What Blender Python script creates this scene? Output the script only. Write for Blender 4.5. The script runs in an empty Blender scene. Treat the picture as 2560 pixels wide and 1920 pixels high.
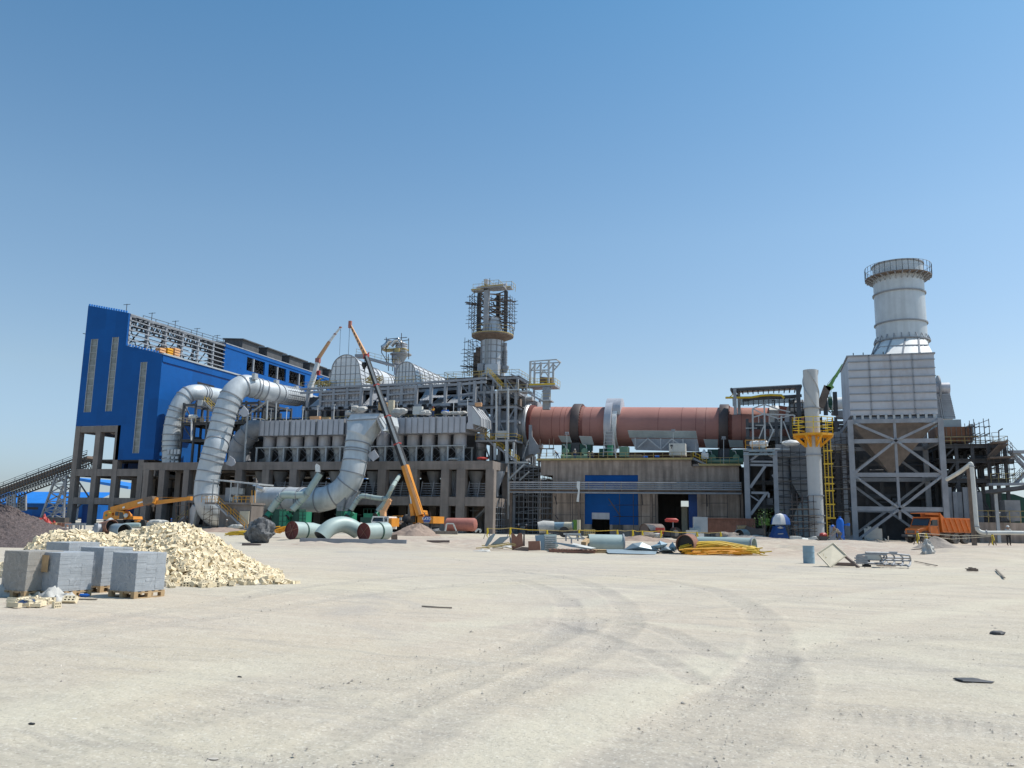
import bpy,math,random
import numpy as np
from mathutils import Vector,Matrix
random.seed(7);rs=np.random.RandomState(7)
V=Vector
S=bpy.context.scene
F=2060.0;AL=math.atan(343/F);RO=math.radians(1.0);TH=math.radians(17.4);EYE=1.7
cam=bpy.data.cameras.new('camera');co=bpy.data.objects.new('camera',cam);S.collection.objects.link(co)
cam.sensor_fit='HORIZONTAL';cam.sensor_width=36;cam.lens=36*F/2560;cam.clip_end=9000;cam.clip_start=.1
co.matrix_world=Matrix.Translation((0,0,EYE))@Matrix.Rotation(TH,4,'Z')@Matrix.Rotation(math.pi/2+AL,4,'X')@Matrix.Rotation(RO,4,'Z')
S.camera=co
SUN=V((.47,.27,.84)).normalized()
el=math.asin(SUN.z);az=math.atan2(SUN.x,SUN.y)
w=bpy.data.worlds.new("World");S.world=w;w.use_nodes=True
nt=w.node_tree;bg=nt.nodes['Background'];sky=nt.nodes.new('ShaderNodeTexSky');sky.sky_type='NISHITA'
sky.sun_disc=False;sky.sun_elevation=el;sky.sun_rotation=az;sky.air_density=1.;sky.dust_density=1.;sky.ozone_density=3.;sky.altitude=0
tcw=nt.nodes.new('ShaderNodeTexCoord');sx=nt.nodes.new('ShaderNodeSeparateXYZ');cr=nt.nodes.new('ShaderNodeValToRGB');mw=nt.nodes.new('ShaderNodeMix');mw.data_type='RGBA';mw.blend_type='MULTIPLY';mw.inputs[0].default_value=1
nt.links.new(tcw.outputs['Generated'],sx.inputs[0]);nt.links.new(sx.outputs[2],cr.inputs[0]);nt.links.new(sky.outputs[0],mw.inputs[6]);nt.links.new(cr.outputs[0],mw.inputs[7]);nt.links.new(mw.outputs[2],bg.inputs[0])
e=cr.color_ramp.elements;e[0].position=0.;e[0].color=(1.05,1.12,1.3,1);e[1].position=.565;e[1].color=(.60,.95,1.0,1)
for p_,c_ in((.035,(.76,.84,1.03,1)),(.16,(1.0,.98,.92,1)),(.33,(.94,1.05,.99,1))):q_=e.new(p_);q_.color=c_
bg.inputs[1].default_value=.15
sl=bpy.data.lights.new('sun','SUN');sl.energy=5.0;sl.angle=math.radians(.5);sl.color=(1,.94,.86)
so=bpy.data.objects.new('sun',sl);S.collection.objects.link(so);so.rotation_euler=SUN.to_track_quat('Z','Y').to_euler();so.location=(0,0,60)
S.view_settings.view_transform='Standard';S.view_settings.look='None';S.view_settings.gamma=1;S.view_settings.exposure=0.0
S.cycles.max_bounces=6;S.cycles.diffuse_bounces=3;S.cycles.glossy_bounces=3;S.cycles.use_denoising=True;S.cycles.denoiser='OPENIMAGEDENOISE';S.cycles.denoising_input_passes='RGB_ALBEDO_NORMAL'
RG=dict(A=(0,720,.23508),B=(0,1080,.27126),C=(400,800,.2110),D=(400,1080,.2110),E=(760,780,.2110),F=(760,1080,.2110),G=(1120,680,.18081),H=(1120,960,.2110),I=(1180,1180,.20796),J=(1540,940,.19896),K=(1540,1160,.18987),L=(1940,620,.28029),M=(1860,980,.19289),N=(2200,1000,.25316),O=(1900,1240,.29837),P=(1960,1260,.16275),S=(0,0,1.0))
def ray(r,x,y):
 g=RG[r];dx=g[0]+x*g[2]-1280;dy=g[1]+y*g[2]-960
 a=dx*math.cos(RO)+dy*math.sin(RO);u=dx*math.sin(RO)-dy*math.cos(RO)
 fy=F*math.cos(AL)-u*math.sin(AL);fz=F*math.sin(AL)+u*math.cos(AL)
 return V((a*math.cos(TH)-fy*math.sin(TH),a*math.sin(TH)+fy*math.cos(TH),fz))
def PY(r,x,y,Y):d=ray(r,x,y);return V((0,0,EYE))+d*(Y/d.y)
def PX(r,x,y,X):d=ray(r,x,y);return V((0,0,EYE))+d*(X/d.x)
def PZ(r,x,y,Z=0.):d=ray(r,x,y);return V((0,0,EYE))+d*((Z-EYE)/d.z)
RT=V((math.cos(TH),math.sin(TH),0));FW=V((-math.sin(TH),math.cos(TH),0));UP=V((0,0,1))
def LD(l,d,z=0.):return RT*l+FW*d+UP*z
def PDG(r,x,D,dz=0.):
 d=ray(r,x,(1340-RG[r][1])/RG[r][2]);p=d*(D/d.dot(FW));return V((p.x,p.y,gz(p.x,p.y)+dz))
def PD(r,x,y,D):
 d=ray(r,x,y);return V((0,0,EYE))+d*(D/d.dot(FW))
def N(nt,t,**k):
 n=nt.nodes.new(t)
 for a,b in k.items():setattr(n,a,b)
 return n
MATS={}
def mk(name,rgb,rough=.7,metal=0.,var=.18,scale=1.2,bump=0.,bs=25.,streak=0.,panel=None,rnd=0.,rust=None,rustamt=.5,spec=.4):
 m=bpy.data.materials.new(name);m.use_nodes=True;nt=m.node_tree;L=nt.links.new;b=nt.nodes['Principled BSDF']
 b.inputs['Roughness'].default_value=rough;b.inputs['Metallic'].default_value=metal;b.inputs['Specular IOR Level'].default_value=spec
 tc=N(nt,'ShaderNodeTexCoord');no=N(nt,'ShaderNodeTexNoise');no.inputs['Scale'].default_value=scale;no.inputs['Detail'].default_value=6;no.inputs['Roughness'].default_value=.65
 L(tc.outputs['Object'],no.inputs['Vector'])
 mr=N(nt,'ShaderNodeMapRange');mr.inputs[1].default_value=.3;mr.inputs[2].default_value=.7;mr.inputs[3].default_value=1-var;mr.inputs[4].default_value=1+var;L(no.outputs[0],mr.inputs[0])
 val=mr.outputs[0]
 def mul(a,bb):
  q=N(nt,'ShaderNodeMath',operation='MULTIPLY');L(a,q.inputs[0]);L(bb,q.inputs[1]);return q.outputs[0]
 if streak:
  mp=N(nt,'ShaderNodeMapping');mp.inputs['Scale'].default_value=(1.6,1.6,.12);L(tc.outputs['Object'],mp.inputs[0])
  n2=N(nt,'ShaderNodeTexNoise');n2.inputs['Scale'].default_value=1.3;n2.inputs['Detail'].default_value=5;L(mp.outputs[0],n2.inputs[0])
  m2=N(nt,'ShaderNodeMapRange');m2.inputs[1].default_value=.35;m2.inputs[2].default_value=.65;m2.inputs[3].default_value=1-streak;m2.inputs[4].default_value=1+streak*.4;L(n2.outputs[0],m2.inputs[0]);val=mul(val,m2.outputs[0])
 if panel:
  sn=N(nt,'ShaderNodeVectorMath',operation='SNAP');sn.inputs[1].default_value=panel[:3];L(tc.outputs['Object'],sn.inputs[0])
  wn=N(nt,'ShaderNodeTexWhiteNoise');L(sn.outputs[0],wn.inputs[0])
  m3=N(nt,'ShaderNodeMapRange');m3.inputs[3].default_value=1-panel[3];m3.inputs[4].default_value=1+panel[3];L(wn.outputs[0],m3.inputs[0]);val=mul(val,m3.outputs[0])
 if rnd:
  oi=N(nt,'ShaderNodeObjectInfo');m4=N(nt,'ShaderNodeMapRange');m4.inputs[3].default_value=1-rnd;m4.inputs[4].default_value=1+rnd;L(oi.outputs['Random'],m4.inputs[0]);val=mul(val,m4.outputs[0])
 vm=N(nt,'ShaderNodeVectorMath',operation='SCALE');vm.inputs[0].default_value=rgb[:3];L(val,vm.inputs['Scale'])
 col=vm.outputs[0]
 if rust:
  n3=N(nt,'ShaderNodeTexNoise');n3.inputs['Scale'].default_value=scale*.7;n3.inputs['Detail'].default_value=8;n3.inputs['Roughness'].default_value=.7
  mp=N(nt,'ShaderNodeMapping');mp.inputs['Scale'].default_value=(1,1,.4);mp.inputs['Location'].default_value=(3,7,1);L(tc.outputs['Object'],mp.inputs[0]);L(mp.outputs[0],n3.inputs[0])
  m5=N(nt,'ShaderNodeMapRange');m5.inputs[1].default_value=.52;m5.inputs[2].default_value=.72;m5.inputs[4].default_value=rustamt;L(n3.outputs[0],m5.inputs[0])
  mx=N(nt,'ShaderNodeMix',data_type='RGBA');L(m5.outputs[0],mx.inputs[0]);L(col,mx.inputs[6]);mx.inputs[7].default_value=(*rust,1);col=mx.outputs[2]
 L(col,b.inputs['Base Color'])
 if bump:
  nb=N(nt,'ShaderNodeTexNoise');nb.inputs['Scale'].default_value=bs;nb.inputs['Detail'].default_value=4;L(tc.outputs['Object'],nb.inputs[0])
  bp=N(nt,'ShaderNodeBump');bp.inputs['Strength'].default_value=bump;bp.inputs['Distance'].default_value=.05;L(nb.outputs[0],bp.inputs['Height']);L(bp.outputs[0],b.inputs['Normal'])
 MATS[name]=m;return m
mk('blue',(.003,.082,.295),.6,spec=.2,var=.08,scale=.4,panel=(2.03,2.53,4.03,.10))
mk('bluedark',(.006,.06,.25),.5)
mk('shedblue',(.02,.2,.62),.5,var=.06,panel=(3.01,3.01,9,.06))
mk('silver',(.47,.485,.505),.45,.4,var=.10,scale=.5,panel=(1.9,1.9,2.1,.05))
mk('silverplain',(.46,.465,.50),.5,.3,var=.10,scale=.7,streak=.08)
mk('silverbright',(.62,.63,.64),.45,.3,var=.08,scale=.5,panel=(1.9,1.9,2.1,.05))
mk('tyre_dusty',(.17,.15,.135),.9,var=.3,scale=3)
mk('rib',(.27,.28,.30),.6,.2,var=.1)
mk('duct',(.53,.565,.585),.48,.25,var=.10,scale=.6,streak=.1,rust=(.34,.35,.36),rustamt=.35)
mk('duct_green',(.34,.42,.40),.5,.1,var=.08,scale=.9,streak=.06)
mk('steel',(.29,.305,.33),.6,.15,var=.2,scale=.8)
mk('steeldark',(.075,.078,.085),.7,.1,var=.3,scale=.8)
mk('steelbrown',(.17,.13,.105),.8,0,var=.3,scale=1.2)
mk('steellight',(.42,.44,.45),.5,.2,var=.12)
mk('rustpole',(.085,.075,.075),.8,.1,var=.3,scale=1)
mk('plank',(.25,.18,.12),.85,var=.3,scale=2)
mk('concrete',(.235,.203,.183),.9,var=.16,scale=.5,streak=.16,bump=.15,bs=4,panel=(2.71,50,1.83,.05))
mk('concretebrown',(.385,.305,.25),.9,var=.25,scale=.45,streak=.35,bump=.2,bs=3,rust=(.13,.105,.09),rustamt=.6,panel=(2.41,50,1.53,.07))
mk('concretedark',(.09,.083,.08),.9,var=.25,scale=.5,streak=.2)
mk('kiln',(.40,.195,.165),.7,var=.09,scale=.3,rust=(.50,.33,.27),rustamt=.45,spec=.2)
mk('bunkersheet',(.47,.49,.53),.6,.1,var=.10,scale=.5,panel=(2.1,50,1.15,.06),rust=(.30,.24,.22),rustamt=.45)
mk('chimneypaint',(.44,.455,.46),.55,var=.06,scale=.5,streak=.06)
mk('kilnrib',(.2,.075,.06),.7)
mk('tyre_steel',(.10,.078,.075),.6,.25,var=.12)
mk('yellow',(.62,.42,.04),.6,var=.15)
mk('brightyellow',(.75,.55,.03),.55,var=.1)
mk('dullyellow',(.42,.33,.14),.7,var=.25)
mk('platorange',(.70,.33,.02),.55,var=.15)
mk('orange',(.64,.165,.03),.5,var=.12,scale=1.5,rust=(.3,.1,.04),rustamt=.25)
mk('craneorange',(.62,.25,.035),.5,var=.12,scale=1.2,rust=(.3,.15,.06),rustamt=.3)
mk('boomtan',(.62,.34,.17),.6,var=.15)
mk('white',(.74,.74,.72),.5,var=.08,scale=1)
mk('offwhite',(.6,.6,.56),.6,var=.12,scale=1)
mk('red',(.40,.05,.04),.5,var=.12)
mk('green',(.03,.22,.13),.5,var=.15,scale=1.5)
mk('greendark',(.02,.075,.055),.6,var=.2)
mk('palegreen',(.16,.28,.19),.6,var=.15)
mk('greencrane',(.20,.38,.12),.5,var=.1)
mk('black',(.02,.02,.022),.6,var=.2)
mk('rubber',(.045,.043,.042),.9,var=.3,scale=3)
mk('dust',(.28,.25,.22),.9,var=.2)
mk('glass',(.03,.04,.05),.12,var=.05,spec=.6)
mk('glasspale',(.20,.21,.20),.3,var=.35,scale=1.6,spec=.6,streak=.1)
mk('darkred',(.13,.035,.03),.75,var=.2,scale=1.5)
mk('redoxide',(.34,.13,.105),.7,var=.15,rust=(.45,.26,.2),rustamt=.4)
mk('brownsheet',(.22,.105,.06),.75,var=.2,scale=1.3)
mk('rustsheet',(.24,.12,.085),.8,var=.25,scale=1.6)
mk('platebrown',(.16,.12,.105),.7,var=.2,scale=1.5)
mk('wood',(.42,.29,.16),.85,var=.25,scale=4)
mk('woodgrey',(.2,.17,.14),.9,var=.3,scale=3)
mk('brick',(.74,.625,.43),.85,var=.14,scale=4,rnd=.13,bump=.2,bs=40)
mk('brickhole',(.05,.04,.03),.95)
mk('paver',(.33,.355,.38),.7,var=.08,scale=3,streak=.05)
mk('paverwarm',(.30,.28,.25),.7,var=.12,scale=3)
mk('gravel',(.10,.08,.078),.95,var=.6,scale=11,rust=(.22,.15,.13),rustamt=.5,bump=.9,bs=11)
mk('soil',(.30,.225,.18),.95,var=.22,scale=1.2,bump=.7,bs=5)
mk('soilgrey',(.27,.235,.205),.95,var=.22,scale=1.2,bump=.7,bs=5)
mk('stone',(.36,.33,.29),.95,var=.3,scale=1.5,rnd=.3)
mk('rock',(.10,.103,.108),.8,var=.6,scale=3.0,bump=1.,bs=6,rust=(.30,.30,.30),rustamt=.75)
mk('bag',(.46,.45,.42),.8,var=.15,scale=3,bump=.4,bs=8)
mk('skin',(.35,.2,.14),.6)
mk('clothgrey',(.14,.13,.12),.9,var=.3,scale=5)
mk('clothblue',(.03,.06,.14),.9,var=.3,scale=5)
mk('clothtan',(.30,.26,.20),.9,var=.3,scale=5)
mk('bluepaint',(.01,.12,.5),.45,var=.1)
mk('bluegrey',(.24,.35,.42),.6,var=.12,rust=(.2,.15,.12),rustamt=.3)
mk('plate_grey',(.27,.33,.36),.5,.2,var=.12,scale=1.2)
mk('leaf',(.07,.13,.035),.7,var=.4,scale=6)
mk('limegreen',(.13,.26,.05),.8,var=.3,scale=3)
mk('cream',(.56,.5,.38),.7,var=.12,scale=2)
mk('signpaint',(.30,.24,.10),.7,var=.2)
mk('chrome',(.6,.6,.6),.3,.8)
mk('cable',(.03,.03,.03),.7)
mk('signblue',(.03,.10,.38),.5)
m=bpy.data.materials.new('wrap');m.use_nodes=True;nt=m.node_tree;b=nt.nodes['Principled BSDF']
b.inputs['Base Color'].default_value=(.85,.87,.9,1);b.inputs['Roughness'].default_value=.15
tc=N(nt,'ShaderNodeTexCoord');no=N(nt,'ShaderNodeTexNoise');no.inputs['Scale'].default_value=4;no.inputs['Detail'].default_value=7;no.inputs['Distortion'].default_value=2.5;nt.links.new(tc.outputs['Object'],no.inputs[0])
mr=N(nt,'ShaderNodeMapRange');mr.inputs[1].default_value=.5;mr.inputs[2].default_value=.8;mr.inputs[3].default_value=.03;mr.inputs[4].default_value=.24;nt.links.new(no.outputs[0],mr.inputs[0]);nt.links.new(mr.outputs[0],b.inputs['Alpha'])
MATS['wrap']=m
BASE={}
def tagp(o,label=None,cat=None,group=None,kind=None):
 if label:o['label']=label
 if cat:o['category']=cat
 if group:o['group']=group
 if kind:o['kind']=kind
 return o
def thing(name,label,cat,base=(0,0,0),group=None,rot=None,kind=None):
 o=bpy.data.objects.new(name,None);S.collection.objects.link(o);o.location=base;o.empty_display_size=.3
 BASE[o.name]=V(base)if rot is None else V((0,0,0))
 if rot is not None:o.rotation_euler=(0,0,rot)if not hasattr(rot,'__len__')else rot
 return tagp(o,label,cat,group,kind)
def dup(root,loc,rot=None,label=None,group=None):
 r=root.copy();S.collection.objects.link(r);r.location=loc
 if rot is not None:r.rotation_euler=(0,0,rot)if not hasattr(rot,'__len__')else rot
 if label:r['label']=label
 if group:r['group']=group
 for ch in list(root.children):
  c=ch.copy();S.collection.objects.link(c);c.parent=r
  for g in list(ch.children):
   d=g.copy();S.collection.objects.link(d);d.parent=c
 return r
class G:
 def __init__(s):s.v=[];s.f=[];s.m=None;s.fm=[]
 def add(s,vs,fs,mi=0):
  n=len(s.v)
  if s.m is not None:vs=[s.m@V(p)for p in vs]
  s.v+=[tuple(p)for p in vs];s.f+=[tuple(i+n for i in f)for f in fs];s.fm+=[mi]*len(fs);return s
 def box(s,a,b,mi=0):
  x0,y0,z0=[min(a[i],b[i])for i in range(3)];x1,y1,z1=[max(a[i],b[i])for i in range(3)]
  return s.add([(x0,y0,z0),(x1,y0,z0),(x1,y1,z0),(x0,y1,z0),(x0,y0,z1),(x1,y0,z1),(x1,y1,z1),(x0,y1,z1)],[(3,2,1,0),(4,5,6,7),(0,1,5,4),(1,2,6,5),(2,3,7,6),(3,0,4,7)],mi)
 def cbox(s,c,sz,mi=0):c=V(c);h=V(sz)/2;return s.box(c-h,c+h,mi)
 def bar(s,p,q,w=.1,h=None,up=None,mi=0):
  p=V(p);q=V(q);h=h or w;d=q-p
  if d.length<1e-6:return s
  d.normalize();up=V(up)if up else(UP if abs(d.z)<.95 else V((0,1,0)))
  a=d.cross(up).normalized()*w/2;b=a.cross(d).normalized()*h/2
  return s.add([p-a-b,p+a-b,p+a+b,p-a+b,q-a-b,q+a-b,q+a+b,q-a+b],[(3,2,1,0),(4,5,6,7),(0,1,5,4),(1,2,6,5),(2,3,7,6),(3,0,4,7)],mi)
 def cyl(s,p,q,r,r2=None,n=12,caps=True,mi=0):
  return s.path([p,q],[r,r if r2 is None else r2],n,caps,mi)
 def path(s,pts,r,n=16,caps=True,mi=0):
  pts=[V(p)for p in pts];k=len(pts);rr=list(r)if hasattr(r,'__len__')else[r]*k
  T=[]
  for i in range(k):
   t=(pts[min(i+1,k-1)]-pts[max(i-1,0)]);T.append(t.normalized())
  a=T[0].orthogonal().normalized();vs=[]
  for i in range(k):
   a=(a-T[i]*a.dot(T[i]));a=a.normalized();b=T[i].cross(a)
   for j in range(n):
    t=2*math.pi*j/n;vs.append(pts[i]+(a*math.cos(t)+b*math.sin(t))*rr[i])
  fs=[(i*n+j,i*n+(j+1)%n,(i+1)*n+(j+1)%n,(i+1)*n+j)for i in range(k-1)for j in range(n)]
  if caps:fs+=[tuple(range(n-1,-1,-1)),tuple((k-1)*n+j for j in range(n))]
  return s.add(vs,fs,mi)
 def prism(s,pts,off,mi=0):
  pts=[V(p)for p in pts];off=V(off);n=len(pts)
  return s.add(pts+[p+off for p in pts],[tuple(range(n-1,-1,-1)),tuple(range(n,2*n))]+[(i,(i+1)%n,n+(i+1)%n,n+i)for i in range(n)],mi)
 def loft(s,A,B,caps=True,mi=0):
  A=[V(p)for p in A];B=[V(p)for p in B];n=len(A)
  fs=[(i,(i+1)%n,n+(i+1)%n,n+i)for i in range(n)]
  if caps:fs+=[tuple(range(n-1,-1,-1)),tuple(range(n,2*n))]
  return s.add(A+B,fs,mi)
 def lathe(s,c,prof,n=24,ax=UP,a0=0,a1=2*math.pi,mi=0):
  c=V(c);ax=V(ax).normalized();a=ax.orthogonal().normalized()if abs(ax.z)<.9 else V((1,0,0));b=ax.cross(a);full=abs(a1-a0-2*math.pi)<1e-4;m=n if full else n+1
  vs=[c+ax*h+(a*math.cos(a0+(a1-a0)*j/n)+b*math.sin(a0+(a1-a0)*j/n))*r for r,h in prof for j in range(m)]
  fs=[(i*m+j,i*m+(j+1)%m,(i+1)*m+(j+1)%m,(i+1)*m+j)for i in range(len(prof)-1)for j in range(n)]
  return s.add(vs,fs,mi)
 def blob(s,c,r,n=10,k=7,jit=.0,sq=(1,1,1),mi=0):
  c=V(c);vs=[];R=random.random
  for i in range(k+1):
   for j in range(n):
    t=math.pi*i/k;p=2*math.pi*j/n;q=1+jit*(R()-.5)*2*(0<i<k)
    vs.append(c+V((math.sin(t)*math.cos(p)*sq[0],math.sin(t)*math.sin(p)*sq[1],math.cos(t)*sq[2]))*r*q)
  return s.add(vs,[(i*n+j,(i+1)*n+j,(i+1)*n+(j+1)%n,i*n+(j+1)%n)for i in range(k)for j in range(n)],mi)
 def out(s,name,mat,parent=None,smooth=True,label=None,kind=None,mats=None,ang=35):
  me=bpy.data.meshes.new(name);base=V((0,0,0))
  p=parent
  while p is not None:
   if p.name in BASE:base=BASE[p.name]
   p=p.parent
  me.from_pydata([tuple(V(q)-base)for q in s.v],[],s.f);me.update()
  for mm in(mats or[mat]):me.materials.append(MATS[mm])
  if mats:me.polygons.foreach_set('material_index',s.fm)
  if smooth:
   me.polygons.foreach_set('use_smooth',[True]*len(me.polygons));me.set_sharp_from_angle(angle=math.radians(ang))
  o=bpy.data.objects.new(name,me);S.collection.objects.link(o)
  if parent is not None:o.parent=parent
  if label:o['label']=label
  if kind:o['kind']=kind
  return o
def solo(g,name,mat,label,cat,group=None,base=None,**k):
 if base is None:
  xs=list(zip(*g.v));base=V(((min(xs[0])+max(xs[0]))/2,(min(xs[1])+max(xs[1]))/2,min(xs[2])))
 g.v=[tuple(V(p)-V(base))for p in g.v]
 o=g.out(name,mat,None,**k);o.location=base
 return tagp(o,label,cat,group)
def rail(g,pts,h=.85,sp=1.5,r=.045,mid=2):
 pts=[V(p)for p in pts]
 for p,q in zip(pts,pts[1:]):
  n=max(1,round((q-p).length/sp))
  for i in range(n+1):a=p.lerp(q,i/n);g.bar(a,a+UP*h,r)
  for k in range(mid):g.bar(p+UP*h*(k+1)/mid,q+UP*h*(k+1)/mid,r)
def stair(t,p,q,w,rail_mat='yellow',side=V((0,1,0))):
 p=V(p);q=V(q);side=side*w;g=G()
 for o in(0,1):g.bar(p+side*o,q+side*o,.06,.22)
 n=max(4,int(abs(q.z-p.z)/.2))
 for i in range(n):c=p.lerp(q,(i+.5)/n);g.box(c+V((-.12,0,0)),c+V((.12,0,.03))+side)
 g.out('flight','steel',t)
 g=G()
 for o in(0,1):rail(g,[p+side*o,q+side*o],sp=1.2)
 g.out('handrail',rail_mat,t)
def scaffold(g,x0,x1,y0,y1,z0,z1,nx,nz,r=.04,over=.5,skip=.12,ny=1):
 R=random.uniform
 for i in range(nx+1):
  for y in([y0,y1]if ny else[y0]):
   x=x0+(x1-x0)*i/nx;g.bar((x,y,z0),(x+R(-.05,.05),y,z1+R(0,over)),r)
 for k in range(nz):
  z=z0+(z1-z0)*(k+.5)/nz
  for y in([y0,y1]if ny else[y0]):
   if R(0,1)>skip:g.bar((x0-R(.1,over),y,z),(x1+R(.1,over),y,z+R(-.05,.05)),r)
  for i in range(nx+1):
   if ny and R(0,1)>.4:x=x0+(x1-x0)*i/nx;g.bar((x,y0-R(0,.3),z+.1),(x,y1+R(0,.3),z+.1),r)
  if R(0,1)>.5:g.bar((x0,y0,z),(x1,y0,z+(z1-z0)/nz),r)
def sstep(t):t=np.clip(t,0,1);return t*t*(3-2*t)
def vnoise(x,y,seed=0):
 xi=np.floor(x).astype(np.int64);yi=np.floor(y).astype(np.int64);fx=x-xi;fy=y-yi;fx=fx*fx*(3-2*fx);fy=fy*fy*(3-2*fy)
 def h(a,b):n=(a*374761393+b*668265263+seed*1442695041)&0x7fffffff;n=((n^(n>>13))*1274126177)&0x7fffffff;return((n^(n>>16))&0xffff)/65535.
 return(h(xi,yi)*(1-fx)+h(xi+1,yi)*fx)*(1-fy)+(h(xi,yi+1)*(1-fx)+h(xi+1,yi+1)*fx)*fy
def gbase(X,Y):
 l=X*RT.x+Y*RT.y;d=X*FW.x+Y*FW.y;dd=np.maximum(d,1.)
 z=.35*sstep((d-48)/14)*sstep((l/dd-.24)/.07)
 z=z+.75*np.exp(-((l-31)/7.5)**2-((d-49)/4.5)**2)*(.8+.4*vnoise(X*.8,Y*.8,19))+.25*np.exp(-((l-24)/3)**2-((d-44)/2.5)**2)
 z=z+.20*sstep((d-46)/4)*(1-sstep((d-72)/8))*sstep((l/dd+.30)/.08)*(vnoise(X*.55,Y*.55,15)*1.2+vnoise(X*1.7,Y*1.7,16)*.5-.3)*(1-sstep((l/dd-.40)/.08))
 z=z+.22*sstep((d-50)/5)*(1-sstep((d-60)/4))*sstep((l/dd-.12)/.06)*(.6+.8*vnoise(X*.45,Y*.45,5))
 z=z+(vnoise(X*.35,Y*.35,1)-.5)*.06+(vnoise(X*1.3,Y*1.3,2)-.5)*.025
 return z
def gz(x,y):return float(gbase(np.array([x*1.]),np.array([y*1.]))[0])
def PG(r,x,y,dz=0.):
 z=0.
 for _ in range(6):p=PZ(r,x,y,z);z=gz(p.x,p.y)
 return V((p.x,p.y,z+dz))
tracks=[([(1480,1920),(1640,1830),(1800,1740),(1890,1680),(1930,1620),(1915,1560),(1860,1510),(1760,1470),(1600,1445),(1300,1425)],.30,1.),([(1700,1920),(1850,1830),(1930,1740),(1945,1690),(1935,1640)],.32,1.),([(1250,1920),(1450,1800),(1700,1690),(1950,1610),(2200,1550),(2560,1500)],.5,-.8),([(900,1920),(1200,1760),(1420,1660),(1540,1590),(1570,1540),(1530,1490),(1430,1450),(1250,1425)],.25,.9),([(700,1920),(1060,1750),(1280,1650),(1400,1580),(1425,1530),(1390,1485),(1290,1450)],.25,.7),([(0,1590),(500,1510),(900,1450),(1400,1425),(2000,1428),(2560,1450)],.35,.6),([(0,1620),(520,1545),(960,1480),(1500,1440),(2100,1445),(2560,1475)],.3,.5),([(0,1800),(500,1690),(1000,1600),(1400,1520),(1900,1450),(2560,1410)],.5,-.6),([(0,1900),(600,1770),(1200,1640),(1600,1540),(2200,1470)],.35,.5),([(1370,1555),(1500,1590),(1640,1640),(1740,1700)],.2,.9),([(1480,1545),(1640,1570),(1800,1640)],.2,.9),([(860,1397),(1200,1402),(1700,1410),(2200,1420)],.16,1.),([(900,1405),(1300,1412),(1500,1424),(1900,1445)],.16,1.),([(2100,1780),(2300,1800),(2560,1830)],.35,.9),([(2000,1850),(2250,1880),(2560,1900)],.3,.8),([(1980,1640),(2200,1600),(2560,1590)],.35,.7),([(2100,1500),(2300,1470),(2560,1462)],.4,-.6),([(1100,1560),(1500,1555),(1900,1580),(2300,1640),(2560,1700)],.3,-.6),([(2560,1750),(2300,1700),(2100,1690),(1950,1720)],.3,-.5)]
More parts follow.
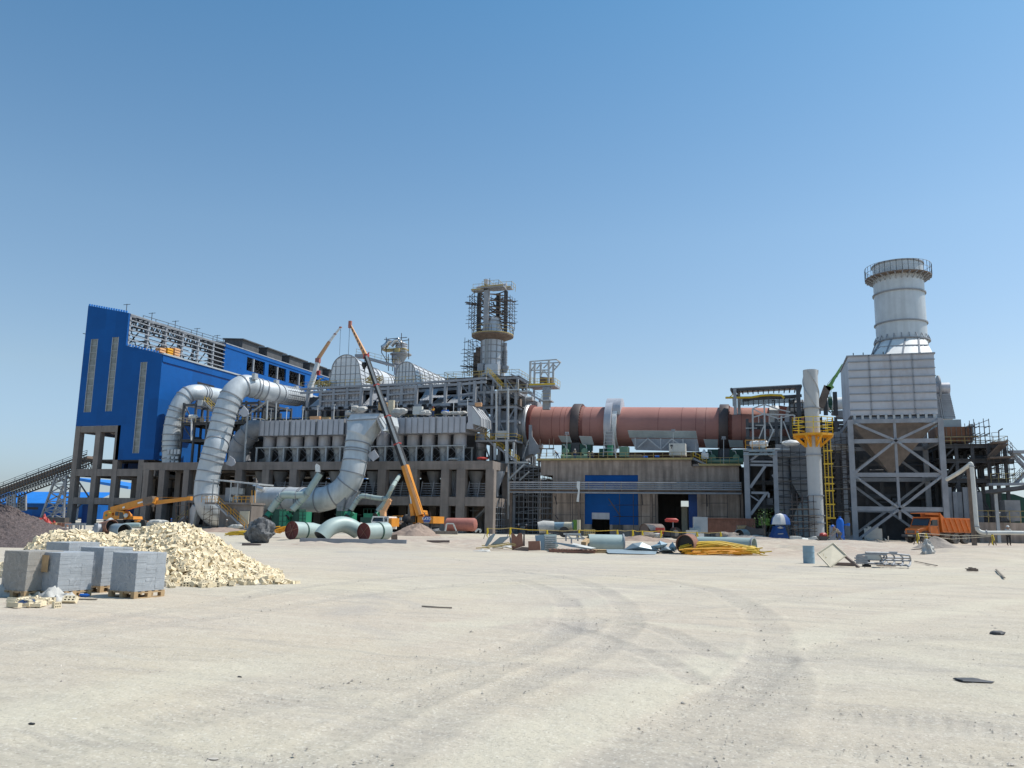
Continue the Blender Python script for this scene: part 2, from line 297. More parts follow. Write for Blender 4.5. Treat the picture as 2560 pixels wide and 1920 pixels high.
def ground():
 na,nr=620,640
 ang=np.concatenate([np.linspace(-math.pi,-.72,24,endpoint=False),np.linspace(-.72,.72,na),np.linspace(.72,math.pi,25)[1:]])
 r=np.concatenate([[.5,2.],np.geomspace(4.2,130,nr),np.geomspace(150,7000,16)])
 A,Rr=np.meshgrid(ang,r);l=np.sin(A)*Rr;d=np.cos(A)*Rr
 X=l*RT.x+d*FW.x;Y=l*RT.y+d*FW.y
 Z=gbase(X,Y)*np.clip((400-Rr)/300,0,1)
 T=np.zeros_like(X);rip=np.zeros_like(X);near=Rr<75
 for px,wd,st in tracks:
  P=[PZ('S',x,y,0)for x,y in px];P=np.array([(p.x,p.y)for p in P])
  Q=[P[0]]
  for k in range(len(P)-1):
   p0,p1,p2,p3=P[max(k-1,0)],P[k],P[k+1],P[min(k+2,len(P)-1)]
   for t in np.linspace(.1,1,10):Q.append(.5*((2*p1)+(-p0+p2)*t+(2*p0-5*p1+4*p2-p3)*t*t+(-p0+3*p1-3*p2+p3)*t**3))
  Q=np.array(Q);xs,ys=X[near],Y[near];best=np.full(xs.shape,1e9);arc=np.zeros(xs.shape);s=0
  lo=Q.min(0)-2;hi=Q.max(0)+2
  for k in range(len(Q)-1):
   a,b=Q[k],Q[k+1];ab=b-a;L2=max(ab@ab,1e-9);t=np.clip(((xs-a[0])*ab[0]+(ys-a[1])*ab[1])/L2,0,1)
   dist=np.hypot(xs-a[0]-t*ab[0],ys-a[1]-t*ab[1]);m=dist<best;best[m]=dist[m];arc[m]=s+t[m]*math.sqrt(L2);s+=math.sqrt(L2)
  wob=1+.5*(vnoise(xs*1.5,ys*1.5,9)-.5);f=np.exp(-(best/(wd*wob))**4);fade=.35+.9*vnoise(xs*.5+st*7,ys*.5,11)
  T[near]+=f*st*fade
  if st>0:rip[near]+=f*fade*np.sin(arc*2*math.pi/.15)*.0045*(xs*0+1);Z[near]-=f*fade*.018;Z[near]+=.008*np.exp(-((best-wd*1.25)/.07)**2)*fade
 Z=Z+rip+np.where(Rr<40,(vnoise(X*7,Y*7,3)-.5)*.010+(vnoise(X*21,Y*21,4)-.5)*.006,0)
 nrr,naa=X.shape;vs=np.stack([X,Y,Z],-1).reshape(-1,3)
 i=np.arange(nrr-1)[:,None]*naa+np.arange(naa-1)[None,:];fs=np.stack([i,i+1,i+naa+1,i+naa],-1).reshape(-1,4)[:,::-1]
 me=bpy.data.meshes.new('ground');me.vertices.add(len(vs));me.vertices.foreach_set('co',vs.ravel());me.loops.add(fs.size);me.loops.foreach_set('vertex_index',fs.ravel())
 me.polygons.add(len(fs));me.polygons.foreach_set('loop_start',np.arange(0,fs.size,4));me.polygons.foreach_set('use_smooth',np.ones(len(fs),bool));me.update();me.validate()
 at=me.attributes.new('track','FLOAT','POINT');at.data.foreach_set('value',T.ravel().astype(np.float32))
 ar=me.attributes.new('rubble','FLOAT','POINT');dd=X*FW.x+Y*FW.y;ll=X*RT.x+Y*RT.y;rb=sstep((dd-43)/8)*(1-sstep((dd-75)/20))*sstep((ll/np.maximum(dd,1)+.33)/.1)*(.45+.6*vnoise(X*.3,Y*.3,17));ar.data.foreach_set('value',np.clip(rb,0,1).ravel().astype(np.float32))
 m=bpy.data.materials.new('ground_soil');m.use_nodes=True;nt=m.node_tree;L=nt.links.new;b=nt.nodes['Principled BSDF'];b.inputs['Roughness'].default_value=.95;b.inputs['Specular IOR Level'].default_value=.15
 tc=N(nt,'ShaderNodeTexCoord')
 def noise(sc,det=5,ro=.6,dist=0,st=None):
  n=N(nt,'ShaderNodeTexNoise');n.inputs['Scale'].default_value=sc;n.inputs['Detail'].default_value=det;n.inputs['Roughness'].default_value=ro;n.inputs['Distortion'].default_value=dist
  if st:
   mp=N(nt,'ShaderNodeMapping');mp.inputs['Rotation'].default_value=(0,0,st[0]);mp.inputs['Scale'].default_value=(st[1],1,1);L(tc.outputs['Object'],mp.inputs[0]);L(mp.outputs[0],n.inputs[0])
  else:L(tc.outputs['Object'],n.inputs[0])
  return n.outputs[0]
 def rng(a,lo,hi,o0=0,o1=1):
  q=N(nt,'ShaderNodeMapRange');q.inputs[1].default_value=lo;q.inputs[2].default_value=hi;q.inputs[3].default_value=o0;q.inputs[4].default_value=o1;L(a,q.inputs[0]);return q.outputs[0]
 def mix(f,a,c,mode='MIX'):
  q=N(nt,'ShaderNodeMix',data_type='RGBA',blend_type=mode);(L(f,q.inputs[0])if hasattr(f,'links')else setattr(q.inputs[0],'default_value',f))
  (L(a,q.inputs[6])if hasattr(a,'links')else setattr(q.inputs[6],'default_value',(*a,1)));(L(c,q.inputs[7])if hasattr(c,'links')else setattr(q.inputs[7],'default_value',(*c,1)));return q.outputs[2]
 beige,grey,pink,dk=(.50,.452,.352),(.455,.42,.36),(.505,.41,.328),(.26,.235,.2)
 c=mix(rng(noise(.10,4,.6,1.),.38,.62),beige,grey)
 c=mix(rng(noise(.06,3,.5,.5,(1.0,.4)),.5,.72,0,.7),c,pink)
 c=mix(rng(noise(.5,6,.7,1.5,(.55,.22)),.47,.68,0,.6),c,(.58,.53,.42))
 c=mix(rng(noise(1.3,7,.75,1.2,(-TH,.16)),.5,.68,0,.6),c,(.34,.315,.28))
 c=mix(rng(noise(3.2,6,.8,.6,(-TH-.1,.2)),.52,.66,0,.4),c,(.60,.56,.47))
 c=mix(rng(noise(.22,5,.6,.8),.56,.66,0,.5),c,(.36,.335,.31))
 ta=N(nt,'ShaderNodeAttribute',attribute_name='track')
 nn=noise(9,4,.7)
 q=N(nt,'ShaderNodeMath',operation='MULTIPLY');L(rng(ta.outputs['Fac'],.1,.9,0,.5),q.inputs[0]);L(rng(nn,.3,.6,.35,1),q.inputs[1])
 c=mix(q.outputs[0],c,(.335,.31,.275))
 c=mix(rng(ta.outputs['Fac'],-.1,-.8,0,.55),c,(.57,.53,.42))
 sp=N(nt,'ShaderNodeTexVoronoi');sp.inputs['Scale'].default_value=48;sp.inputs['Randomness'].default_value=1;L(tc.outputs['Object'],sp.inputs[0])
 wn=N(nt,'ShaderNodeSeparateColor');L(sp.outputs['Color'],wn.inputs[0])
 c=mix(rng(wn.outputs[0],.86,.93,0,.35),c,dk);c=mix(rng(wn.outputs[1],.86,.93,0,.4),c,(.68,.65,.57))
 c=mix(rng(noise(70,2,.8),.36,.64,.0,.38),c,mix(1.,c,(.72,.70,.68),'MULTIPLY'))
 tr=N(nt,'ShaderNodeAttribute',attribute_name='rubble');q=N(nt,'ShaderNodeMath',operation='MULTIPLY');L(tr.outputs['Fac'],q.inputs[0]);L(rng(noise(1.6,6,.75),.36,.6,.1,.9),q.inputs[1]);c=mix(q.outputs[0],c,(.37,.285,.235))
 L(c,b.inputs['Base Color'])
 bp=N(nt,'ShaderNodeBump');bp.inputs['Strength'].default_value=.5;bp.inputs['Distance'].default_value=.03;L(noise(30,6,.75),bp.inputs['Height']);L(bp.outputs[0],b.inputs['Normal'])
 me.materials.append(m)
 o=bpy.data.objects.new('ground',me);S.collection.objects.link(o);o['kind']='structure';o['label']='pale dusty gravel yard with curving tyre tracks'
ground()
def pebbles():
 n=16000;vs=[];fs=[];ic=np.array([(1,0,0),(0,1,0),(-1,0,0),(0,-1,0),(0,0,1),(0,0,-.4)],float);tri=[(0,1,4),(1,2,4),(2,3,4),(3,0,4),(1,0,5),(2,1,5),(3,2,5),(0,3,5)]
 k=0
 u=rs.rand(n);D=5*(42/5)**(u**.9);l=(rs.rand(n)-.5)*1.32*D;sz=np.exp(rs.randn(n)*.45-5.25)*(1+.022*D);X=l*RT.x+D*FW.x;Y=l*RT.y+D*FW.y
 keep=(vnoise(X*.6,Y*.6,21)+.45*vnoise(X*2,Y*2,22))>.55;X=X[keep];Y=Y[keep];sz=np.clip(sz[keep],.004,.028);Z=gbase(X,Y)
 for x,y,z,s in zip(X,Y,Z,sz):
  a=random.uniform(0,6.3);c,q=math.cos(a),math.sin(a);v=ic*s*(.7+.6*rs.rand(6,1))*np.array([1.3,.9,.7]);v=np.stack([v[:,0]*c-v[:,1]*q+x,v[:,0]*q+v[:,1]*c+y,v[:,2]+z-.003],1)
  vs.append(v);fs+=[(t[0]+k,t[1]+k,t[2]+k)for t in tri];k+=6
 me=bpy.data.meshes.new('gravel');me.from_pydata(np.concatenate(vs).tolist(),[],fs);me.materials.append(mk('pebble',(.40,.36,.31),.9,var=.55,scale=7));me.update()
 o=bpy.data.objects.new('gravel',me);S.collection.objects.link(o);tagp(o,'small loose stones scattered over the dusty yard','gravel',None,'stuff')
pebbles()
def mound(name,label,cat,c,rx,ry,h,mat,rot=0,seed=0,nr=28,na=72,rough=.12,peak=1.0,kind=None,size=.0):
 g=G();vs=[];z0=c[2]
 xs=[]
 for i in range(nr+1):
  for j in range(na):
   t=i/nr;a=2*math.pi*j/na;rr=t*(1+.10*math.sin(3*a+seed)+.07*math.sin(5*a+2*seed))
   x=rr*rx*math.cos(a);y=rr*ry*math.sin(a);xs.append((x*math.cos(rot)-y*math.sin(rot)+c[0],x*math.sin(rot)+y*math.cos(rot)+c[1],t))
 A=np.array(xs);n=(vnoise(A[:,0]*1.2,A[:,1]*1.2,seed)-.5)*rough+(vnoise(A[:,0]*5,A[:,1]*5,seed+1)-.5)*rough*.5+(rs.rand(len(A))-.5)*size
 for(x,y,t),q in zip(xs,n):vs.append((x,y,z0-.06+h*(max(0,1-t)**peak)*(1 if t>.12 else.96+.04*t/.12)+q*h*(1-t**4)))
 g.add(vs,[(i*na+j,(i+1)*na+j,(i+1)*na+(j+1)%na,i*na+(j+1)%na)for i in range(nr)for j in range(na)])
 o=solo(g,name,mat,label,cat,base=V(c),ang=80);
 if kind:o['kind']=kind
 return o
X0,XM,X1,YF=-109.3,-100.7,-93.2,108.0
def blue_hall():
 t=thing('factory_hall','tall bright blue sheet-clad factory hall with unfinished open upper steelwork, at the far left','factory building',(X0,YF,0))
 th=.35
 wins=[(PY('A',975,545,YF),PY('A',960,1320,YF),.0),(PY('A',1195,525,YF),PY('A',1180,1310,YF),0),(PY('A',1490,790,YF),PY('B',1270,195,YF),0)]
 W=[]
 for(a,b,_),wd in zip(wins,(2.0*.62,1.3,1.3)):
  xc={0:(-109.3+8.6*.245),1:0,2:0}
  W.append((a.x,a.x+1.25,b.z,a.z))
 W[0]=(PY('A',940,900,YF).x-.05,PY('A',1003,900,YF).x+.05,W[0][2],W[0][3])
 W[1]=(PY('A',1163,900,YF).x,PY('A',1226,900,YF).x,W[1][2],W[1][3])
 W[2]=(PY('A',1464,1200,YF).x,PY('A',1526,1200,YF).x,W[2][2],W[2][3])
 def top(x):return 36.5-(x-X0)*(1.8/8.6)if x<=XM else 29.2-(x-XM)*(1.8/7.5)
 def bot(x):return 15.95 if x<XM-.01 else 10.35
 g=G();xs=[X0,W[0][0],W[0][1],W[1][0],W[1][1],XM,W[2][0],W[2][1],X1]
 def piece(xa,xb,za0,zb0,za1,zb1):g.prism([(xa,YF,za0),(xb,YF,zb0),(xb,YF,zb1),(xa,YF,za1)],(0,th,0))
 for a,b in zip(xs,xs[1:]):
  w=[q for q in W if abs(q[0]-a)<1e-6];m=(a+b)/2;tb=top(b)if b!=XM else 34.7;ta=top(a)if a!=XM else 29.2;z0=bot(m)
  if w:w=w[0];piece(a,b,z0,z0,w[2],w[2]);piece(a,b,w[3],w[3],ta,tb)
  else:piece(a,b,z0,z0,ta,tb)
 g.out('gable_wall','blue',t,smooth=False)
 for w in W:
  g=G();g.box((w[0],YF+.12,w[2]),(w[1],YF+.16,w[3]));o=g.out('window','glasspale',t,smooth=False)
  g=G();n=int((w[3]-w[2])/1.1)
  for i in range(n+1):z=w[2]+(w[3]-w[2])*i/n;g.box((w[0],YF+.05,z-.03),(w[1],YF+.11,z+.03))
  g.box((w[0]-.05,YF-.03,w[2]),(w[0]+.03,YF+.1,w[3]));g.box((w[1]-.03,YF-.03,w[2]),(w[1]+.05,YF+.1,w[3]));g.out('frame','steellight',o)
 g=G()
 for i in range(16):x=X0+.2+i*.52;g.box((x,YF-.12,top(x)-.05),(x+.3,YF+.02,top(x)+.28))
 for i in range(11):x=XM+.15+i*.62;g.box((x,YF-.12,top(x)+.02),(x+.32,YF+.02,top(x)+.3))
 g.out('sheet_edge','shedblue',t)
 g=G();g.box((X1-th,YF+th,10.35),(X1,181,25.9));g.box((X1-th-.02,YF+.1,26.2),(X1+.1,181,27.35));g.out('side_wall','blue',t,smooth=False)
 g=G();g.box((X1-th,YF+.3,25.9),(X1-.08,181,26.2));g.out('joint_strip','bluedark',t)
 g=G()
 for y0,y1,z0,z1 in[(117,121.5,20.2,24.4),(137,142,19,25)]:g.box((X1-.1,y0,z0),(X1+.03,y1,z1))
 g.out('duct_opening','black',t)
 g=G();g.prism([(XM,YF+.4,29.0),(X1+.2,YF+.4,27.36),(X1+.2,YF+.4,27.5),(XM,YF+.4,29.2)],(0,73,0));g.box((X1-.2,YF,27.36),(X1+.25,181,27.62));g.out('lower_roof','steellight',t)
 op=[]
 for a,b in[((1035,430),(1240,600)),((1290,515),(1490,680)),((1535,590),(1715,750)),((1790,670),(1985,800))]:
  p=PX('C',a[0],a[1],XM);q=PX('C',b[0],b[1],XM);op.append((p.y,q.y))
 zl,zh,zs=31.0,33.8,29.0;ys=PX('C',775,300,XM).y;ye=181
 g=G();g.box((XM-th,ys,zs),(XM,ye,zl));g.box((XM-th,ys,zh),(XM,ye,34.8));g.box((XM-th-.02,ys,34.3),(XM+.14,ye,35.05));y=ys
 for a,b in op:g.box((XM-th,y,zl),(XM,a,zh));y=b
 g.box((XM-th,y,zl),(XM,ye,zh));g.out('upper_wall','blue',t,smooth=False)
 g=G();g.prism([(X0,ys,36.6),(XM+.2,ys,34.95),(XM+.2,ys,35.15),(X0,ys,36.8)],(0,ye-ys,0));g.box((X0,ys+6,28),(X0+.3,ye,36.6));g.out('roof','steel',t)
 for i in range(8):
  g=G();y=ys+5.2+i*8.6;g.prism([(XM-4.2,y,35.5),(XM+.1,y,35.2),(XM+.1,y,36.9),(XM-4.2,y,37.2)],(0,5.6,0));g.prism([(XM-4.5,y-.3,37.2),(XM+.5,y-.3,36.85),(XM+.5,y-.3,37.05),(XM-4.5,y-.3,37.4)],(0,7.4,0));g.out('roof_vent','steeldark',t)
 cols=[YF+.6+i*4.35 for i in range(18)]
 for i,y in enumerate(cols):
  for x in(XM-.2,X0+.3):
   if y<ys+2 or x>X0+1:
    g=G();g.box((x-.17,y-.17,27 if x<XM-1 else 29),(x+.17,y+.17,36.5 if x<XM-1 else 34.7));g.out('column','steel',t)
 g=G();yo=ys
 for k in range(7):z=29.5+k*.83;g.box((XM-.04,YF+.4,z-.07),(XM+.08,yo,z+.07))
 for k in range(9):z=28.5+k*.9;g.box((X0,YF+.4,z-.06),(X0+.12,yo,z+.06))
 for k in range(7):f=k/6;x=X0+(XM-X0)*f;z=36.5-1.8*f;g.box((x-.08,YF+.4,z-.2),(x+.08,yo,z))
 g.out('girt','steel',t)
 g=G()
 for y in cols:
  a,b=V((X0+.3,y,36.3)),V((XM-.2,y,34.5));c,d=V((X0+.3,y,34.3)),V((XM-.2,y,33.0))
  g.bar(a,b,.24);g.bar(c,d,.22);n=7
  for i in range(n):p,q=a.lerp(b,i/n),c.lerp(d,(i+.5)/n);r=a.lerp(b,(i+1)/n);g.bar(p,q,.14);g.bar(q,r,.14)
  g.bar((X0+.3,y,31),(XM,y,31),.16);g.bar((X0+1,y,28.4),(XM,y,31),.1);g.out('roof_truss','steeldark',t);g=G()
 for y,y2 in zip(cols[::2],cols[1::2]):
  g.bar((XM-.3,y,29.3),(XM-.3,y2,34.4),.14);g.bar((X0+.4,y2,28),(X0+.4,y,35),.12)
  g.bar((XM-3,y,29.3),(XM-3,y2,35.2),.16);g.bar((XM-5.5,y2,29),(XM-5.5,y,35.4),.16);g.box((X0+.6,y,29.6),(XM-.5,y+.2,30.3));g.out('wind_brace','steeldark',t)
 g=G();rail(g,[(X0+1,ys-14,36.6),(X0+3,ys+10,36.6)],h=1,sp=3,r=.08)
 for i in range(9):y=YF+1+i*6.;g.bar((XM-1.5,y,35),(XM-1.5,y,36.6),.08);g.bar((XM-2.2,y,36.5),(XM-.8,y,36.5),.07)
 g.bar((X0-.9,YF+.4,31.8),(X0,YF+.4,31.6),.12)
 g.out('mast','steeldark',t)
 C=G
 for j,y in enumerate([YF,YF+9,YF+18,YF+27,YF+40,YF+55]):
  for i,x in enumerate([-109.3,-105.1,-101.1,-96.0,-93.9]):
   if(j==0 and i==4)or(i==4 and j%2):continue
   h=15.95 if i<3 else 10.35
   g=G();g.box((x,y,0),(x+1.0,y+1.0,h));g.out('concrete_column','concrete',t)
 g=G()
 for j,y in enumerate([YF,YF+9,YF+18,YF+27,YF+40,YF+55]):
  for z0,z1,xe in[(14.9,15.9,XM),(7.75,8.9,X1+.6),(3.25,4.3,X1+.6)]:g.box((X0+.04,y+.05,z0),(xe-.04,y+.9,z1))
 for x in[-109.2,-101.0,-94.0]:
  for z0,z1 in[(14.9,15.85),(7.75,8.85),(3.25,4.25)]:
   if x>-95 and z0>10:continue
   g.box((x,YF+.1,z0-.02),(x+.8,YF+56,z1-.02))
 g.out('concrete_beam','concrete',t)
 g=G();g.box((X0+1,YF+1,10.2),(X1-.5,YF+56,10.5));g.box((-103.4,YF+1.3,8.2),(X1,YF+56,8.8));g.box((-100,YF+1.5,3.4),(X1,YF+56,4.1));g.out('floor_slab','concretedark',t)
 g=G();g.box((-106.6,YF+6,9),(-104.2,YF+7,13.6));g.box((-103.4,YF+6,9),(-101.2,YF+6.8,13.8));g.out('hopper','bluedark',t)
 g=G();g.box((-107.5,YF+1.3,.2),(-105.3,YF+2,3.1));g.box((-102.5,YF+5,.1),(-100,YF+6,2.8));g.out('door','bluedark',t)
 g=G()
 for i in range(26):
  x=random.uniform(-104,-94);y=YF+random.uniform(6,30);z=random.choice([.2,4.3,8.9]);h=random.uniform(.8,3);g=G();g.box((x,y,z),(x+random.uniform(.5,2),y+1.5,z+h));g.out('machine','steeldark',t)
 for i in range(10):x=random.uniform(-105,-95);y=YF+random.uniform(3,20);g=G();g.bar((x,y,4.3),(x+random.uniform(-2,2),y,8),.15);g.out('prop','steeldark',t)
 for i,x in enumerate([1705,1785,1862]):
  p=PX('A',x,700,XM+.9);g=G()
  for k in range(5):g.box(p+V((-.5,-.7,-1.15+k*.45)),p+V((.5,.7,-.85+k*.45)))
  solo(g,'crate','boomtan' if i!=1 else 'platorange',['dull orange slatted crate on the hall ledge, nearest the gable','bright orange slatted crate in the middle of three on the hall ledge','small orange slatted crate on the hall ledge, farthest from the gable'][i],'crate','orange crates on the lower roof')
blue_hall()
def conveyor():
 Y=131.;a=PY('B',-700,770,Y);b=PY('B',800,205,Y);c=PY('B',-700,870,Y);d=PY('B',800,320,Y)
 t=thing('conveyor_gallery','long sloping belt conveyor gallery of dark lattice steel rising into the blue hall','conveyor',(a.x,Y,0));D=V((0,2.6,0));a2=a+(c-a)*.45;b2=b+(d-b)*.45
 g=G()
 for o in(V((0,0,0)),D):
  for p,q in((a,b),(a2,b2),(c,d)):g.bar(p+o,q+o,.22)
  n=60
  for i in range(n):
   p=a.lerp(b,i/n);m=a2.lerp(b2,(i+.5)/n);q=c.lerp(d,(i+1)/n);g.bar(p+o,a2.lerp(b2,i/n)+o,.1);g.bar(a2.lerp(b2,i/n)+o,q+o,.12);g.bar(q+o,a2.lerp(b2,(i+1)/n)+o,.1)
 g.out('truss','steeldark',t)
 g=G();g.bar(a2.lerp(a,.5)+D*.5,b2.lerp(b,.5)+D*.5,2.4,.5);g.out('belt','steelbrown',t)
 g=G();rail(g,[a,b],h=.8,sp=3,r=.07);g.out('railing','steeldark',t)
 for xs in[((520,400),(610,400),(375,800),(585,800)),((75,590),(135,575),(60,720),(135,720))]:
  p=[PY('B',x,y,Y)for x,y in xs];
  for o in(V((0,0,0)),D):
   g=G();g.bar(p[0]+o,p[2]+o,.35);g.bar(p[1]+o,p[3]+o,.35);n=5
   for i in range(n):u,v=i/n,(i+1)/n;g.bar(p[0].lerp(p[2],u)+o,p[1].lerp(p[3],v)+o,.2);g.bar(p[1].lerp(p[3],u)+o,p[0].lerp(p[2],v)+o,.2);g.bar(p[0].lerp(p[2],v)+o,p[1].lerp(p[3],v)+o,.2)
   g.out('trestle_leg','steel',t)
conveyor()
def shed():
 Y=215.;a=PY('B',-500,600,Y);b=PY('B',640,668,Y);zr=PY('B',0,612,Y).z;ze=PY('B',0,655,Y).z
 t=thing('long_shed','long low blue shed with pale blue roof far behind the gravel heap','shed',(a.x,Y,0))
 g=G();x1=PY('B',820,700,Y).x;g.box((a.x-40,Y,0),(x1,Y+12,ze));g.out('wall','blue',t,smooth=False)
 g=G();g.prism([(a.x-40,Y-1,ze-.1),(a.x-40,Y+9,zr+2.3),(a.x-40,Y+9,zr+2.6),(a.x-40,Y-1,ze+.2)],(x1-a.x+40.5,0,0));g.out('roof','shedblue',t,smooth=False)
 g=G();p=PY('B',150,690,Y);q=PY('B',350,715,Y);g.box((p.x,Y-.05,q.z),(q.x,Y+.3,p.z));g.out('window','black',t)
 g=G();g.box((a.x-40,Y-.3,0),(x1,Y-.05,PY('B',300,780,Y).z));g.out('plinth','concretedark',t)
 Y=175.;p=PY('B',700,420,Y);q=PY('B',1010,500,Y);t=thing('storage_shed','blue roofed open steel shed seen through the concrete columns of the hall','shed',(p.x,Y,0))
 g=G();g.prism([(p.x,Y,p.z),(q.x+6,Y,q.z),(q.x+6,Y,q.z-.7),(p.x,Y,p.z-.7)],(0,14,0));g.out('roof','shedblue',t)
 for i in range(3):
  g=G();x=p.x+(q.x-p.x)*i/2;g.box((x,Y+1,0),(x+.5,Y+1.5,q.z));g.out('column','steel',t)
 g=G();g.bar((p.x,Y+1,p.z-1),(p.x+6,Y+1,q.z-5),.3);g.bar((p.x+6,Y+1,q.z-1),(p.x,Y+1,q.z-6),.3);g.out('brace','steeldark',t)
shed()
def deck():
 Y=104.;xr=-35.2;x0=-92.6;z1=9.6;z0=8.45;m0,m1=PY('F',1400,870,Y).z,PY('F',1400,765,Y).z
 t=thing('concrete_deck','long two-storey cast concrete frame carrying the row of grey cyclones','concrete structure',(xr,Y,0))
 xs=[PY('B',x,500,Y).x for x in(1310,1455,1680)]+[PY('D',x,480,Y).x for x in(890,1210,1535)]+[PY('F',x,600,Y).x for x in(870,1245,1620,1805,2150)]
 ws=[1.0]*3+[1.15]*3+[1.2,1.1,1.15,1.2,1.15]
 for k,(x,w_)in enumerate(zip(xs,ws)):
  for j,y in enumerate((Y,Y+7.2,Y+15,Y+23)):
   if j==3 and k%2:continue
   g=G();g.box((x,y,0),(x+w_,y+1.1,z0));g.out('column','concrete',t)
 for j,y in enumerate((Y,Y+7.2,Y+15)):
  g=G();g.box((xs[0]-.2,y+.08,z0),(xr+.1,y+1.0,z1));g.box((xs[2],y+.1,m0),(xr-.0,y+.9,m1));g.out('beam','concrete',t)
 g=G();g.box((xr-.9,Y+1.05,z0+.02),(xr+.08,Y+7.1,z1-.02));g.box((xr-.9,Y+1.05,m0),(xr-.05,Y+7.1,m1-.02));g.box((xr-.9,Y+8.3,z0+.02),(xr,Y+15,z1-.02));g.out('end_beam','concrete',t)
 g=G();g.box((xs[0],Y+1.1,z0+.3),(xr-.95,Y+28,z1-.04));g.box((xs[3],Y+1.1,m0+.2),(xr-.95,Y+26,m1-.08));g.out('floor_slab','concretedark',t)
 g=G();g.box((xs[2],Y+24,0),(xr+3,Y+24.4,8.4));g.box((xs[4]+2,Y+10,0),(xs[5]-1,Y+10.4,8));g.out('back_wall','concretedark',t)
 for(a,b)in[(5,6),(6,7),(7,8),(8,9),(9,10),(4,5),(3,4)]:
  g=G();xa=xs[a]+1.2;xb=xs[b]
  for k in range(6):z=m1+.15+k*.33;g.box((xa,Y+1.6,z),(xb,Y+1.7,z+.09))
  n=max(2,int((xb-xa)/1.2))
  for i in range(n+1):x=xa+(xb-xa)*i/n;g.bar((x-.15,Y+1.5,m1),(x+.15,Y+1.5,m1+2.1),.12)
  g.out('railing','steel',t)
 for i in range(13):
  g=G();x=xs[3]+2+i*3.1;y=Y+4
  g.lathe((x,y,8.4),[(1.1,0),(1.1,-.3),(.25,-2.6),(.25,-3.4)],10);g.out('hopper','steel',t)
 g=G()
 for i in range(40):
  x=random.uniform(xs[3],xr-2);y=Y+random.uniform(5,20);z=random.choice([0,m1]);h=random.uniform(.6,2.6);g=G();g.box((x,y,z),(x+random.uniform(.4,2.5),y+1,z+h));g.out('machine',random.choice(['steeldark','steel','steelbrown']),t)
 for i in range(24):x=random.uniform(xs[2],xr-2);y=Y+random.uniform(3,12);z=random.uniform(.5,8);g=G();g.bar((x,y,z),(x+random.uniform(2,6),y,z),.13);g.out('pipe','steel',t)
 p=PY('F',1990,1060,Y+3);q=PY('F',2150,900,Y+3);stair(t,p,q,.9,'steelbrown')
 s=G();s.box((xr-.95,Y+2,2.2),(xr+.2,Y+3,3.8));
 g=G();sc=xr+.1
 for k in range(5):g.bar((sc,Y+1.2,.3+k*.8),(sc,Y+6,.3+k*.8),.08);g.bar((sc,Y+1.4+k,0),(sc,Y+1.4+k,4.3),.07)
 g.out('scaffold_tube','steel',t)
 for k,(r,x,y,lab)in enumerate([('F',1765,322,'white cement sack slumped on the concrete deck edge'),('H',395,880,'small red and white pump lying on the deck corner')]):
  g=G();p=PY(r,x,y,Y+1);g.blob(p+V((0,0,-.02)),.5,jit=.2,sq=(1.6,.8,.4));solo(g,'sack' if k==0 else 'pump','bag' if k==0 else 'red',lab,'sack' if k==0 else 'pump')
deck()
